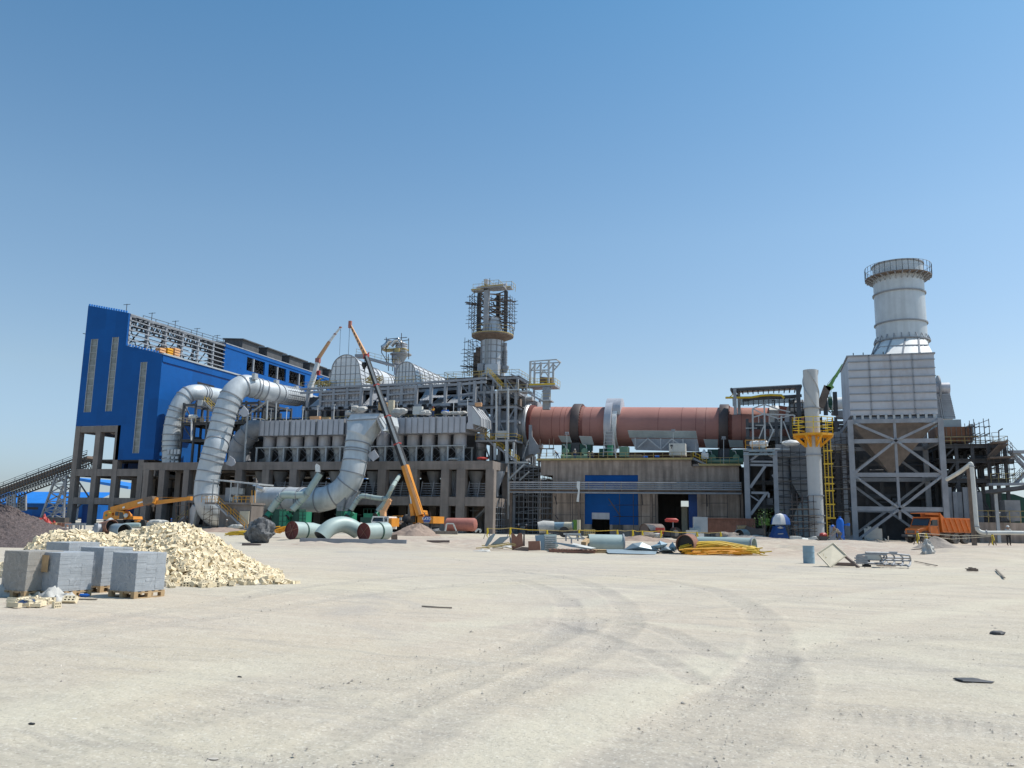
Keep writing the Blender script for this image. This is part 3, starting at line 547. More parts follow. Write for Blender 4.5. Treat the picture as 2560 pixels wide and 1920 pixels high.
def cyclones():
 pxs=[1300,1460,1625,1790,1955,2120];Yc=107.4;cx=[PY('C',x,1430,Yc).x for x in pxs]+[PY('E',x,1480,Yc).x for x in(580,760,940,1115,1300,1480,1665,1850)]
 z3=PY('C',1300,1372,Yc).z;z2=PY('C',1300,1515,Yc).z;z1=PY('D',1300,205,Yc).z;zb=9.6
 names=['leftmost','second from the left','third from the left','fourth from the left','fifth from the left','just left of the big flared duct','','','first to the right of the big flared duct','half hidden behind the crane boom','third from the right','second from the right','','at the right end']
 proto=None
 def build(x,y,lab):
  t=thing('cyclone',lab,'dust cyclone',(x,y,zb),'grey dust cyclones in a row on the deck');r=.94
  g=G();g.lathe((x,y,0),[(r*.55,z3+.35),(r*.55,z3+.02),(r,z3),(r,z2)],24);g.out('barrel','silverplain',t)
  g=G();g.lathe((x,y,0),[(r,z2),(r*1.02,z2-.12),(r*.84,z2-.4),(r*.78,z1),(r*.5,zb+.4),(r*.5,zb)],24);g.out('cone','steellight',t)
  g=G();g.lathe((x,y,0),[(r+.05,z2-.02),(r+.09,z2-.02),(r+.09,z2+.08),(r+.0,z2+.08)],24)
  g.out('flange','steel',t);return t
 labs=[]
 for i,n in enumerate(names):
  labs.append('grey dust cyclone under the header, '+(n if n else['seventh from the left, behind the flared duct','eighth from the left, behind the flared duct','next to last before the right end'][0 if i==6 else 1 if i==7 else 2]))
 for i,x in enumerate(cx):
  if i==0:proto=build(x,Yc,labs[0])
  else:dup(proto,(x,Yc,zb),label=labs[i])
 dup(proto,(cx[-1]+1.3,Yc+4.6,zb),label='dust cyclone of the back row peeping out past the right end')
 xs0,xs1=cx[0]-1.5,cx[-1]+1.3
 t=thing('cyclone_support_frame','light steel frame with crossed bracing around the cyclone cones','steel frame',(xs0,105.6,9.6))
 zt=z1+.02;mids=[cx[0]-1.1]+[(a+b)/2 for a,b in zip(cx,cx[1:])]+[cx[-1]+1.15]
 for x in mids:
  for y in(105.9,109.2):g=G();g.box((x-.11,y-.11,9.6),(x+.11,y+.11,zt));g.out('post','steellight',t)
 g=G()
 for y in(105.9,109.2):g.box((mids[0]-.2,y-.1,zt),(mids[-1]+.2,y+.1,zt+.15))
 g.out('top_beam','steellight',t);g=G()
 for i,(a,b)in enumerate(zip(mids,mids[1:])):
  for y in(106.3,109.3):y+=.5;g=G();g.bar((a,y,9.7),(b,y,zt),.07);g.bar((b,y+.03,9.7),(a,y+.03,zt),.07);g.out('brace','steel',t)
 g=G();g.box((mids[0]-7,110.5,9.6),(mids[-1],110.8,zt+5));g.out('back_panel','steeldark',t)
 Yh=104.6;zt=PY('C',1400,1190,Yh).z;zl=PY('C',1400,1368,Yh).z
 segs=[('C',1180,1530,'leftmost'),('C',1545,1840,'second from the left'),('C',1860,2178,'third from the left'),('E',505,830,'behind the flared duct'),('E',1000,1200,'at the crane boom'),('E',1208,1560,'second from the right'),('E',1572,1920,'at the right end')]
 for i,(r,a,b,lab)in enumerate(segs):
  a=PY(r,a,1300,Yh).x;b=PY(r,b,1300,Yh).x
  if i==0:a+=0
  t=thing('header_duct','long grey ribbed box duct above the cyclones, '+lab,'header duct',(a,Yh,zl),'ribbed header ducts above the cyclones')
  g=G();g.box((a,Yh,zl),(b,Yh+4.6,zt));g.out('casing','silverplain',t,smooth=False)
  n=max(2,round((b-a)/.86));g=G()
  for k in range(n+1):x=a+(b-a)*k/n;g.box((x-.035,Yh-.12,zl-.03),(x+.035,Yh+4.65,zt+.05))
  g.out('rib','rib',t)
 t=thing('elbow_duct','dark grey segmented elbow duct dropping from the left end of the headers','duct',(cx[0]-6,106,9.6))
 g=G();pts=[PY('C',1240,1275,106.5),PY('C',1110,1290,106.5),PY('C',1010,1400,106.5),PY('D',950,160,106.6),PY('D',935,300,106.8),PY('D',935,370,107)]
 g.path(pts,[1.1,1.45,1.6,1.6,1.6,1.6],20);g.out('shell','steel',t)
 g=G()
 for p,q in zip(pts[1:],pts[2:]):d=(q-p).normalized();m=p.lerp(q,.5);g.cyl(m-d*.06,m+d*.06,1.72,n=20)
 g.out('stiffener','rib',t)
 Yh=104.3;t=thing('end_duct','silver ribbed box elbow rising at the right end of the headers','duct',PY('E',2000,1390,Yh))
 P=[PY('E',x,y,Yh)for x,y in((1925,1385),(1925,1330),(1943,1300),(1940,1105),(1985,1110),(2090,1250),(2095,1352),(2040,1392))]
 g=G();g.prism(P[:5]+[PY('E',2005,1385,Yh)],(0,4.4,0));g.out('casing','silverplain',t,smooth=False)
 g=G();A=[P[4],P[5],P[6],PY('E',2000,1325,Yh)];B=[p+V((0,4.4,0))for p in A];g.loft(A,B);g.out('side_casing','silver',t,smooth=False)
 g=G()
 for f in(0,.25,.5,.75,1.):d=V((0,4.4*f,0));g.bar(P[4]+d,P[5]+d,.1);g.bar(P[5]+d,P[6]+d,.1);g.bar(P[6]+d,P[7]+d,.1)
 g.out('rib','rib',t)
 for k in range(16):
  f=k/15;p=PY('E',1660+250*f,1205-random.uniform(0,14),105.5);g=G();g.blob(p,random.uniform(.22,.4),8,5,.35,(1.3,1,.7));o=solo(g,'insulation_sack','bag','crumpled white sack in the heap on top of the right-end header','sack','white sacks heaped on the right header')
 for r,x,y,w_,h_,mt,nm,lab,ct in[('E',1105,1215,2.2,.8,'bag','white_bundle','white wrapped bundle on the header right of the crane boom','bundle'),('E',1340,1210,1.4,1.1,'offwhite','white_box','white box with a drum on top on the header','box'),('E',1450,1215,1.6,.7,'bag','white_bundle','low white bundle beside the orange-vested worker','bundle'),('E',1025,1200,.8,1.9,'cream','cream_panel','tall cream panel standing beside the boom on the header','panel'),('E',925,1160,1.3,1.1,'wood','plywood_box','brown plywood box left of the boom on the header','box'),('E',1665,1190,.9,.35,'bluepaint','blue_box','small blue box on the header railing','box'),('E',660,1180,1.9,.9,'bag','white_bundle','rounded white sack heap above the flared duct','bundle'),('E',560,1210,1.4,.45,'bag','white_bundle','flat white sack heap left of the flared duct','bundle'),('E',2060,1115,.9,.5,'boomtan','orange_crate','orange crate on the walkway behind the end duct','crate'),('C',1830,1180,1.6,.5,'boomtan','wood_heap','orange brown board heap on the third header','boards'),('C',1960,1185,1.2,.4,'wood','wood_heap','brown board heap to the right of the orange heap on the header','boards')]:
  p=PY(r,x,y,106.2);g=G()
  if mt=='bag':[g.blob(p+V((random.uniform(-.4,.4)*w_,random.uniform(-.3,.3),h_*random.uniform(.1,.6))),w_*.3,8,6,.2,(1.2,.8,.7))for _ in range(5)]
  else:g.box(p+V((-w_/2,0,0)),p+V((w_/2,.5,h_)));g.bar(p+V((-w_/2-.03,.25,h_*.5)),p+V((w_/2+.03,.25,h_*.5)),.56,.08)
  solo(g,nm,mt,lab,ct)
 t=thing('walkway_railing','thin brown pipe railing along the top of the header ducts','railing',(cx[0],105.2,zt));g=G()
 rail(g,[(cx[0]-3,108.9,zt+.1),(cx[-1]+1,108.9,zt+.1)],h=.85,sp=1.4);g.out('railing','dullyellow',t)
 for i,(r,x,y)in enumerate([('C',1320,1050),('C',1505,1040),('C',1697,1030),('C',1872,1020),('E',360,1100),('E',565,1090),('E',1105,1065),('E',1775,1035),('E',1940,1025)]):
  p=PY(r,x,y,107.5);t=thing('lamp_post','thin white lamp post on the header walkway, '+['first','second','third','fourth','fifth','sixth','seventh','eighth','ninth'][i]+' from the left','lamp post',(p.x,p.y,zt+.1),'lamp posts on the header walkway')
  g=G();g.bar((p.x,p.y,zt+.1),p,.07);g.out('pole','white',t);g=G();g.cbox(p,(.35,.25,.12));g.out('lamp','steellight',t)
cyclones()
def ring(g,p,d,r,h=.09,w=.1,n=28):d=V(d).normalized();g.cyl(V(p)-d*w/2,V(p)+d*w/2,r+h,n=n)
def smoothp(P,k=6):
 out=[P[0]]
 for i in range(len(P)-1):
  p0,p1,p2,p3=P[max(i-1,0)],P[i],P[i+1],P[min(i+2,len(P)-1)]
  for j in range(1,k+1):
   t=j/k;out.append(.5*((2*p1)+(-p0+p2)*t+(2*p0-5*p1+4*p2-p3)*t*t+(-p0+3*p1-3*p2+p3)*t**3))
 return out
def alen(P):
 s=[0]
 for a,b in zip(P,P[1:]):s.append(s[-1]+(b-a).length)
 return s
def at(P,s,x):
 for i in range(len(s)-1):
  if s[i+1]>=x:f=(x-s[i])/max(1e-6,s[i+1]-s[i]);return P[i].lerp(P[i+1],f),(P[i+1]-P[i]).normalized(),i+f
 return P[-1],(P[-1]-P[-2]).normalized(),len(P)-1
def bigduct(name,label,P,R,rings,mat='duct',grid=None,rw=.1,rh=.1):
 t=thing(name,label,'duct',P[0]);P=smoothp(P);k=len(P);rr=[R(i/(k-1))for i in range(k)]if callable(R)else[R]*k
 g=G();g.path(P,rr,32);g.out('shell',mat,t);s=alen(P)
 for x in rings:
  q,d,i=at(P,s,x*s[-1]);g=G();ring(g,q,d,rr[min(int(round(i)),k-1)],rh,rw);g.out('stiffener_ring','rib',t)
 return t,P,s,rr
a=PY('C',890,790,100);xa=PY('C',1130,800,102.5).x
P1=[PY('D',770,1020,103),PY('D',660,985,99.5),PY('D',570,880,98),PY('D',545,700,98),PY('D',585,450,98.2),PY('D',660,180,98.5),PY('C',690,1400,99),PY('C',765,1120,99.5),PY('C',830,940,100.),PY('C',905,830,100.8),PY('C',1010,775,102),PY('C',1130,805,104),PX('C',1300,852,xa),PX('C',1480,893,xa),PX('C',1640,915,xa)]
d1,Pd,sd,rd=bigduct('exhaust_duct','largest pale grey ribbed exhaust duct, bending over the top beside the blue hall',P1,lambda f:1.62 if f<.62 else 1.62-(f-.62)*.5,[.19,.245,.285,.325,.345,.37,.395,.44,.475,.505,.525,.56,.585,.655,.71,.735,.76,.80,.84],rw=.14)
g=G()
for f in np.linspace(.86,.99,9):q,d,i=at(Pd,sd,f*sd[-1]);ring(g,q,d,rd[-1],.06,.08)
for j in range(14):
 a_=2*math.pi*j/14;
 q0,d0,_=at(Pd,sd,.86*sd[-1]);q1,_,_=at(Pd,sd,.99*sd[-1]);u=d0.cross(UP).normalized();w_=u.cross(d0);o=(u*math.cos(a_)+w_*math.sin(a_))*(rd[-1]+.04);g.bar(q0+o,q1+o,.07)
g.out('stiffener_grid','steel',d1)
for r,x,y,r2,x2,y2 in[('C',960,1060,'C',1015,1110),('D',800,330,'D',860,365)]:
 p=PY(r,x,y,99.3);q=PY(r,x2,y2,99.3);g=G();n=(q-p).normalized();u=V((-n.z,0,n.x))*.55;g.prism([p-u*1.2,p+u*1.2,q+u,q+n*.4+u*.3,q+n*.4-u*.3,q-u],(0,.12,0));g.out('bracket_plate','silverplain',d1)
g=G();f0=[PY('D',x,y,97.2)for x,y in((385,860),(430,905),(385,1110),(335,1110),(345,925))];g.prism(f0,(0,.5,0));g.out('foot_plate','duct',d1)
g=G();f0=[PY('D',x,y,97.6)for x,y in((440,905),(450,960),(400,1112),(380,1112))];g.prism(f0,(0,.9,0));g.out('foot_stiffener','steel',d1)
for r,x,y in[('C',1125,655),('C',1380,730),('C',1615,800)]:
 p=PX(r,x,y,xa+.2);g=G();g.cbox(p-UP*.2,(.5,.8,.9));g.out('lifting_box','steellight',d1)
xb=PY('C',455,880,113.).x
P2=[PY('D',130,390,109.),PY('D',130,200,109.),PY('C',130,1500,109),PY('C',140,1330,109),PY('C',175,1150,109.2),PY('C',235,1000,109.6),PY('C',320,890,110.5),PY('C',440,860,112),PX('C',560,880,xb),PX('C',700,905,xb)]
d2,Pe,se,re_=bigduct('exhaust_duct','smaller grey ribbed exhaust duct standing against the blue hall',P2,1.33,[.05,.11,.15,.19,.24,.31,.37,.425,.455,.56,.60,.72,.76,.80],rw=.14)
g=G()
for k,(y0,y1)in enumerate([(205,262),(290,318),(340,385)]):
 for j in range(3 if k else 4):x=80+j*(40 if k==0 else 48);a_,b_=PY('D',x,y1,107.55),PY('D',x+34,y0,107.55);g.box(a_,b_+V((0,.25,0)))
g.out('access_panel','silver',d2)
P3=[PY('D',1180,790,100),PY('D',1400,795,99),PY('D',1600,800,98),PY('D',1760,805,97.5),PY('F',200,800,97.5),PY('F',330,765,97.6),PY('F',450,690,97.8),PY('F',545,570,98),PY('F',590,420,98.2),PY('F',615,260,98.5),PY('F',640,120,98.8),PY('E',665,1480,99)]
d3,Pf,sf,rf=bigduct('exhaust_duct','thick pale green-grey duct curving up from the ground hall into the flared header box',P3,lambda f:1.62+max(0,f-.88)*2.2,[.27,.38,.395,.50,.60,.705,.775,.845,.90,.915,.955],rw=.14)
q,d,_=at(Pf,sf,sf[-1]);Yt=99.5;n=32
A=[V(v)for v in[]]
c0=Pf[-1];u=V((1,0,0));dn=(Pf[-1]-Pf[-2]).normalized();w_=u.cross(dn).normalized();u=dn.cross(w_).normalized()
A=[c0+(u*math.cos(2*math.pi*j/n)+w_*math.sin(2*math.pi*j/n))*rf[-1]for j in range(n)]
bl,br=PY('E',510,1285,98.2),PY('E',865,1265,98.2);depth=3.0;c1=(bl+br)/2+V((0,depth/2,0))
def sq(j,hx,hy):
 a_=2*math.pi*j/n;cx_,sy_=math.cos(a_),math.sin(a_);m=max(abs(cx_),abs(sy_));return cx_/m*hx,sy_/m*hy
sgn=1 if w_.y>0 else-1
Bq=[c1+V((sq(j,(br.x-bl.x)/2,depth/2)[0],sgn*sq(j,1,depth/2)[1],(br.z-bl.z)*(sq(j,1,1)[0])*.5))for j in range(n)]
g=G();g.loft(A,Bq,caps=False);g.out('flare','duct',d3,ang=60)
tl,tr=PY('E',560,1205,98.6),PY('E',905,1200,98.6)
g=G();f=[bl,br,tr,tl];g.loft(f,[p+V((0,3.2,0))for p in f]);
e1,e2,e3=PY('E',905,1200,98.6),PY('E',1005,1330,99.5),PY('E',985,1405,99.5);br2=PY('E',925,1410,98.7)
g.loft([br,e1,PY('E',985,1225,100),e2,e3,br2],[p+V((0,3.2,0))for p in[br,e1,PY('E',985,1225,100),e2,e3,br2]]);g.out('top_box','duct',d3,smooth=False)
g=G();g.bar(bl+V((-.05,-.06,0)),br+V((0,-.06,0)),.12);g.bar(br+V((0,-.06,0)),e1+V((.05,-.06,0)),.12);g.bar(br+V((0,-.06,0)),br2+V((0,-.06,0)),.14);g.bar(tl,e1,.12)
for k in(.35,.7):g.bar(br.lerp(e1,k)+V((0,-.06,0)),br2.lerp(e2,k)+V((0,-.06,0)),.1)
g.out('box_rib','rib',d3)
g=G();g.prism([PY('F',x,y,97.5)for x,y in((460,690),(560,770),(545,880),(520,935),(390,935),(385,870))],(0,.3,0));g.out('foot_plate','silverplain',d3)
g=G();g.prism([PY('F',x,y,96.9)for x,y in((385,870),(470,690),(500,720),(450,935),(390,935))],(0,.3,0));g.prism([PY('F',x,y,97.2)for x,y in((560,770),(640,700),(520,935),(480,935))],(0,.8,0));g.out('foot_stiffener','steel',d3)
g=G();p=PY('F',790,240,98.8);q=PY('F',855,320,98.8);u=V((.5,0,.35));g.prism([p-u,p+u,q+u*.8,q-u*.9],(0,.12,0));g.out('bracket_plate','silverplain',d3)
g=G();a_,b_=PY('D',1215,930,99),PY('D',1420,690,99);g.box(a_,b_+V((0,3.5,0)));o=g.out('inlet_box','silverplain',d3,smooth=False)
g=G()
for k in range(6):z=a_.z+(b_.z-a_.z)*k/5;g.box((a_.x-.05,98.93,z-.04),(b_.x,98.99,z+.04))
for k in range(6):x=a_.x+(b_.x-a_.x)*k/5;g.box((x-.04,98.93,a_.z),(x+.04,98.99,b_.z))
g.out('stiffener_grid','rib',d3)
g=G();g.path([PY('D',1230,680,98),PY('D',1130,650,98),PY('D',1110,640,98)],.3,10);g.out('torn_foil','chrome',d3)
def fan(label,pts,Y,rad,boxes,cap=None,caps=None):
 for i,(nm,P,rr)in enumerate(pts):
  pass
def small_duct(label,P,r,rings,Y,mat='duct_green'):
 P=[PY(a_,x,y,Y+(dy or 0))for a_,x,y,dy in P];t=thing('small_duct',label,'duct',P[0]);Q=smoothp(P,4);g=G();g.path(Q,r,20);g.out('shell',mat,t);s=alen(Q)
 for f in rings:g=G();q,d,i=at(Q,s,f*s[-1]);ring(g,q,d,r,.06,.07,20);g.out('stiffener_ring','rib',t)
 return t
small_duct('pale green duct with a cranked bend rising from the left green fan',[('D',1310,930,0),('D',1390,820,0),('D',1450,755,0),('D',1520,745,0),('D',1640,750,.1),('D',1720,745,.2)],.47,[.30,.36,.42,.8],92)
small_duct('pale green duct slanting up steeply to an open torn end',[('D',1570,920,0),('D',1640,845,.2),('D',1720,760,.3),('D',1800,640,.6),('D',1895,495,1.)],.43,[.18,.24,.46],92)
g=G();p=PY('D',1865,430,93);g.prism([PY('D',x,y,93)for x,y in((1840,470),(1838,400),(1850,375),(1885,400),(1890,475))],(0,.25,0));solo(g,'foil_scrap','chrome','shiny torn foil sheet sticking up from the slanting duct end','foil')
small_duct('pale green cranked duct right of the tall flared duct',[('F',560,920,0),('F',620,820,0),('F',670,765,0),('F',720,758,0),('F',850,780,0),('F',960,790,0),('F',985,780,0)],.29,[.16,.27,.33,.5,.62,.9],92)
small_duct('pale green duct slanting up into the shade under the deck',[('F',870,935,0),('F',950,840,.2),('F',1000,750,.4),('F',1060,630,1),('F',1130,520,12)],.27,[.1,.22,.42],92)
def fanbox(label,r,x0,y0,x1,y1,Y,inlet=None,bright=None,grp='green fan housings'):
 a_,b_=PY(r,x0,y1,Y),PY(r,x1,y0,Y);t=thing('fan_housing',label,'fan',(a_.x,Y,0),grp)
 g=G();g.box((a_.x,Y,0),(b_.x,Y+1.6,b_.z));g.out('casing','green' if bright is None else 'greendark',t,smooth=False)
 if bright:
  c_,d_=PY(r,bright[0],bright[3],Y-.3),PY(r,bright[2],bright[1],Y-.3);g=G();g.box((c_.x,Y-.3,c_.z),(d_.x,Y+1,d_.z));g.out('side_panel','green',t,smooth=False)
  g=G()
  for k in range(4):z=c_.z+(d_.z-c_.z)*k/3;g.box((c_.x,Y-.36,z-.03),(d_.x,Y-.31,z+.03))
  g.box(((c_.x+d_.x)/2-.03,Y-.365,c_.z),((c_.x+d_.x)/2+.03,Y-.315,d_.z));g.out('panel_rib','greendark',t)
 if inlet:
  p=PY(r,inlet[0],inlet[1],Y-.5);q=PY(r,inlet[2],inlet[3],Y);g=G();d=(p-q).normalized();g.path([p,q,q+V((.3,.4,-.4))],[inlet[4],inlet[4]*.9,inlet[4]*.9],16);g.out('inlet','green',t)
  g=G();ring(g,p,d,inlet[4],.08,.12,16);ring(g,q,d,inlet[4],.08,.12,16);g.out('flange','black',t)
 g=G();rail(g,[(a_.x,Y,b_.z),(b_.x,Y,b_.z)],h=.55,sp=.5,r=.03,mid=1);g.out('railing','greendark',t)
fanbox('dark green fan housing with bright green panel, leftmost, above the boulder','D',1315,915,1415,1115,92,(1255,1015,1300,950,.42),(1405,935,1500,1120))
fanbox('dark green fan housing second from left, with round inlet','D',1560,915,1650,1115,92.5,(1500,1010,1545,965,.36),(1645,945,1735,1070))
fanbox('green fan box at the foot of the tall flared duct','F',378,940,470,1010,93,None,(440,940,480,1000))
fanbox('small green slatted fan inlet under the cranked duct','F',480,960,555,1020,92,(510,1000,545,940,.26))
fanbox('green box below the slanting duct near the white truck','F',700,965,840,1080,93.5,(845,985,870,945,.24))
def steelbay(name,label,x0,x1,y0,y1,z0,z1,nx,ny,levels,mat='steel',brace=True,deck=None,w=.28,rl=None,clutter=0,cat='steel frame',group=None):
 t=thing(name,label,cat,((x0+x1)/2,y0,z0),group);R=random.uniform
 for i in range(nx+1):
  for j in range(ny+1):
   x=x0+(x1-x0)*i/max(nx,1);y=y0+(y1-y0)*j/max(ny,1);g=G();g.box((x-w/2,y-w/2,z0),(x+w/2,y+w/2,z1));g.out('column',mat,t)
 g=G()
 for z in levels:
  for j in range(ny+1):y=y0+(y1-y0)*j/max(ny,1);g.box((x0,y-w*.3,z-w*.6),(x1,y+w*.3,z+w*.5))
  for i in range(nx+1):x=x0+(x1-x0)*i/nx;g.box((x-w*.3,y0,z-w*.55),(x+w*.3,y1,z+w*.45))
 g.out('beam',mat,t)
 if brace:
  L=[z0]+list(levels)
  for a,b in zip(L,L[1:]):
   for i in range(nx):
    if R(0,1)<.7:
     xa=x0+(x1-x0)*i/nx;xb=x0+(x1-x0)*(i+1)/nx
     if R(0,1)<.5:xa,xb=xb,xa
     y=y0 if R(0,1)<.6 else y1;g=G();g.bar((xa,y,a),(xb,y,b),w*.5);g.out('brace',mat,t)
 if deck:
  g=G()
  for z in deck:g.box((x0-.3,y0-.3,z+w*.5),(x1+.3,y1,z+w*.5+.08))
  g.out('deck','steeldark',t)
 if rl:
  g=G()
  for z in rl:rail(g,[(x0-.3,y1,z+w*.6),(x0-.3,y0-.3,z+w*.6),(x1+.3,y0-.3,z+w*.6),(x1+.3,y1,z+w*.6)])
  g.out('railing','dullyellow',t)
 for k in range(clutter):
  x=R(x0,x1);y=R(y0+.5,y1);z=random.choice([z0]+list(levels[:-1]));g=G();q=R(0,1);h=R(.5,1.8)
  if q<.45:g.box((x,y,z),(x+R(.5,1.6),y+1,z+h))
  elif q<.8:g.cyl((x,y,z+.5),(x+R(1,3),y,z+.5+R(-.3,.3)),R(.12,.4),n=12)
  else:g.cyl((x,y,z),(x,y,z+h*1.5),R(.2,.5),n=12)
  g.out('machinery',random.choice(['steel','steeldark','steel','steelbrown','steellight','steeldark']),t)
 return t
def upper_hall():
 Y=110.;t=thing('upper_steel_hall','grey steel storey with gridded panels and dark portholes behind the header walkway','steel building',PY('E',40,1170,Y))
 top=[(-40,918),(380,893),(700,876),(1000,864),(1500,834),(1900,808),(2160,783)]
 def ty(x):
  for(a,b),(c,d)in zip(top,top[1:]):
   if x<=c:return b+(d-b)*(x-a)/(c-a)
  return 783
 zb=PY('E',500,1190,Y).z
 for x in(50,205,360,520,685,805,1005,1165,1335,1510,1680,1850,2025):
  p=PY('E',x,ty(x)+20,Y);
  for y in(Y,Y+5.5):g=G();g.box((p.x-.2,y-.2,zb-1),(p.x+.2,y+.2,p.z));g.out('column','steel',t)
 g=G()
 for(a,b),(c,d)in zip(top,top[1:]):
  p,q=PY('E',a,b,Y),PY('E',c,d,Y);g.bar(p,q,.5,.3);g.bar(p-UP*.55,q-UP*.55,.25,.35)
  g.bar(p+V((0,5.5,-.2)),q+V((0,5.5,-.2)),.4,.4)
 for yy,off in((0,60),(0,155)):
  for xa,xb in((205,685),(1005,1335),(1850,2025)):
   p,q=PY('E',xa,985 if off==60 else 1062,Y),PY('E',xb,960 if off==60 else 1040,Y);g.bar(p-V((0,.12,0)),q-V((0,.12,0)),.25,.25)
 p,q=PY('E',-20,1150,Y-.3),PY('E',2100,1085,Y-.3);g.bar(p,q,.4,.4)
 g.out('beam','steel',t)
 for xa,xb in((205,365),(365,520),(520,685),(1005,1165),(1165,1335)):
  a,b=PY('E',xa,1170,Y+.3),PY('E',xb,ty(xb)+30,Y+.3);g=G();g.box(a,b+V((0,.15,0)));g.out('panel','silverplain',t,smooth=False)
  g=G()
  for k in range(1,4):x=a.x+(b.x-a.x)*k/4;g.box((x-.03,Y+.22,a.z),(x+.03,Y+.28,b.z))
  for k in range(1,6):z=a.z+(b.z-a.z)*k/6;g.box((a.x,Y+.215,z-.03),(b.x,Y+.275,z+.03))
  g.out('panel_rib','rib',t)
 for x in(250,275,300,415,430,450,540,565,590,610,765,790,820,845,1080,1105,1150,1235,1255,1280,1410,1435,1490,1750,1775,1800,30,70):
  p=PY('E',x,1150-(x/2100)*62,Y-.6);g=G();g.cyl(p,p+V((0,.3,0)),.24,n=12);g.out('porthole','black',t)
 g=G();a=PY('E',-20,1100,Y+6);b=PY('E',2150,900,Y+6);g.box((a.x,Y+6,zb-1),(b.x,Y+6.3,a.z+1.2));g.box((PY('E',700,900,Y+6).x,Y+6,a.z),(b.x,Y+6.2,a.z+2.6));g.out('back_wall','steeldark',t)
 for xa,xb,ya,yb in((1345,1500,880,1100),(1520,1670,960,1080),(1690,1840,960,1080),(700,800,930,1100),(60,200,980,1120)):
  g=G();a,b=PY('E',xa,yb,Y+1),PY('E',xb,ya,Y+1);g.prism([(a.x,Y+1,a.z),(b.x,Y+1,a.z),(b.x,Y+4,b.z),(a.x,Y+4,b.z)],(0,.2,.05));g.out('sloping_panel','steel',t)
 for xa,xb,ya,yb in((1375,1500,960,1050),(700,800,1010,1110),(860,1000,980,1060),(1520,1660,965,1020)):
  g=G();a,b=PY('E',xa,yb,Y+.5),PY('E',xb,ya,Y+.5);n=7;prof=[]
  for k in range(n+1):f=k/n;prof.append((a.x+(b.x-a.x)*.0+.0,Y+.4+2.6*f,a.z+(b.z-a.z)*math.sin(f*1.4)))
  for p,q in zip(prof,prof[1:]):g.prism([(a.x,p[1],p[2]),(b.x,p[1],p[2]),(b.x,q[1],q[2]),(a.x,q[1],q[2])],(0,.04,.08))
  g.out('curved_hopper','silver',t)
  g=G()
  for k in range(5):x=a.x+(b.x-a.x)*k/4;[g.bar((x,p[1],p[2]+.1),(x,q[1],q[2]+.1),.08)for p,q in zip(prof,prof[1:])]
  g.out('hopper_rib','rib',t)
 g=G()
 for(a,b),(c,d)in zip(top,top[1:]):rail(g,[PY('E',a,b,Y-.2)+UP*.15,PY('E',c,d,Y-.2)+UP*.15],h=.95,sp=1.3)
 g.out('railing','dullyellow',t)
 g=G()
 for k in range(60):x=random.uniform(0,2100);p=PY('E',x,1160-(x/2100)*60+random.uniform(0,25),Y-1.2);g=G();g.cyl(p,p+V((random.uniform(.3,1.2),0,0)),random.uniform(.06,.16),n=8);g.out('pipe_stub','steeldark',t)if k%3==0 else None
 for lab,x,y in(('heap of dull yellow scaffold planks left of the large arched hood',175,870),('heap of yellow scaffold parts right of the large arched hood',755,830)):
  g=G();p=PY('E',x,y,Y+1)
  for k in range(26):a=p+V((random.uniform(-1,1),random.uniform(0,1.5),random.uniform(-.1,.9)));g.bar(a,a+V((random.uniform(.6,1.5),random.uniform(-.5,.5),random.uniform(-.7,.7))),.12)
  solo(g,'scaffold_heap','dullyellow',lab,'scaffold heap')
upper_hall()
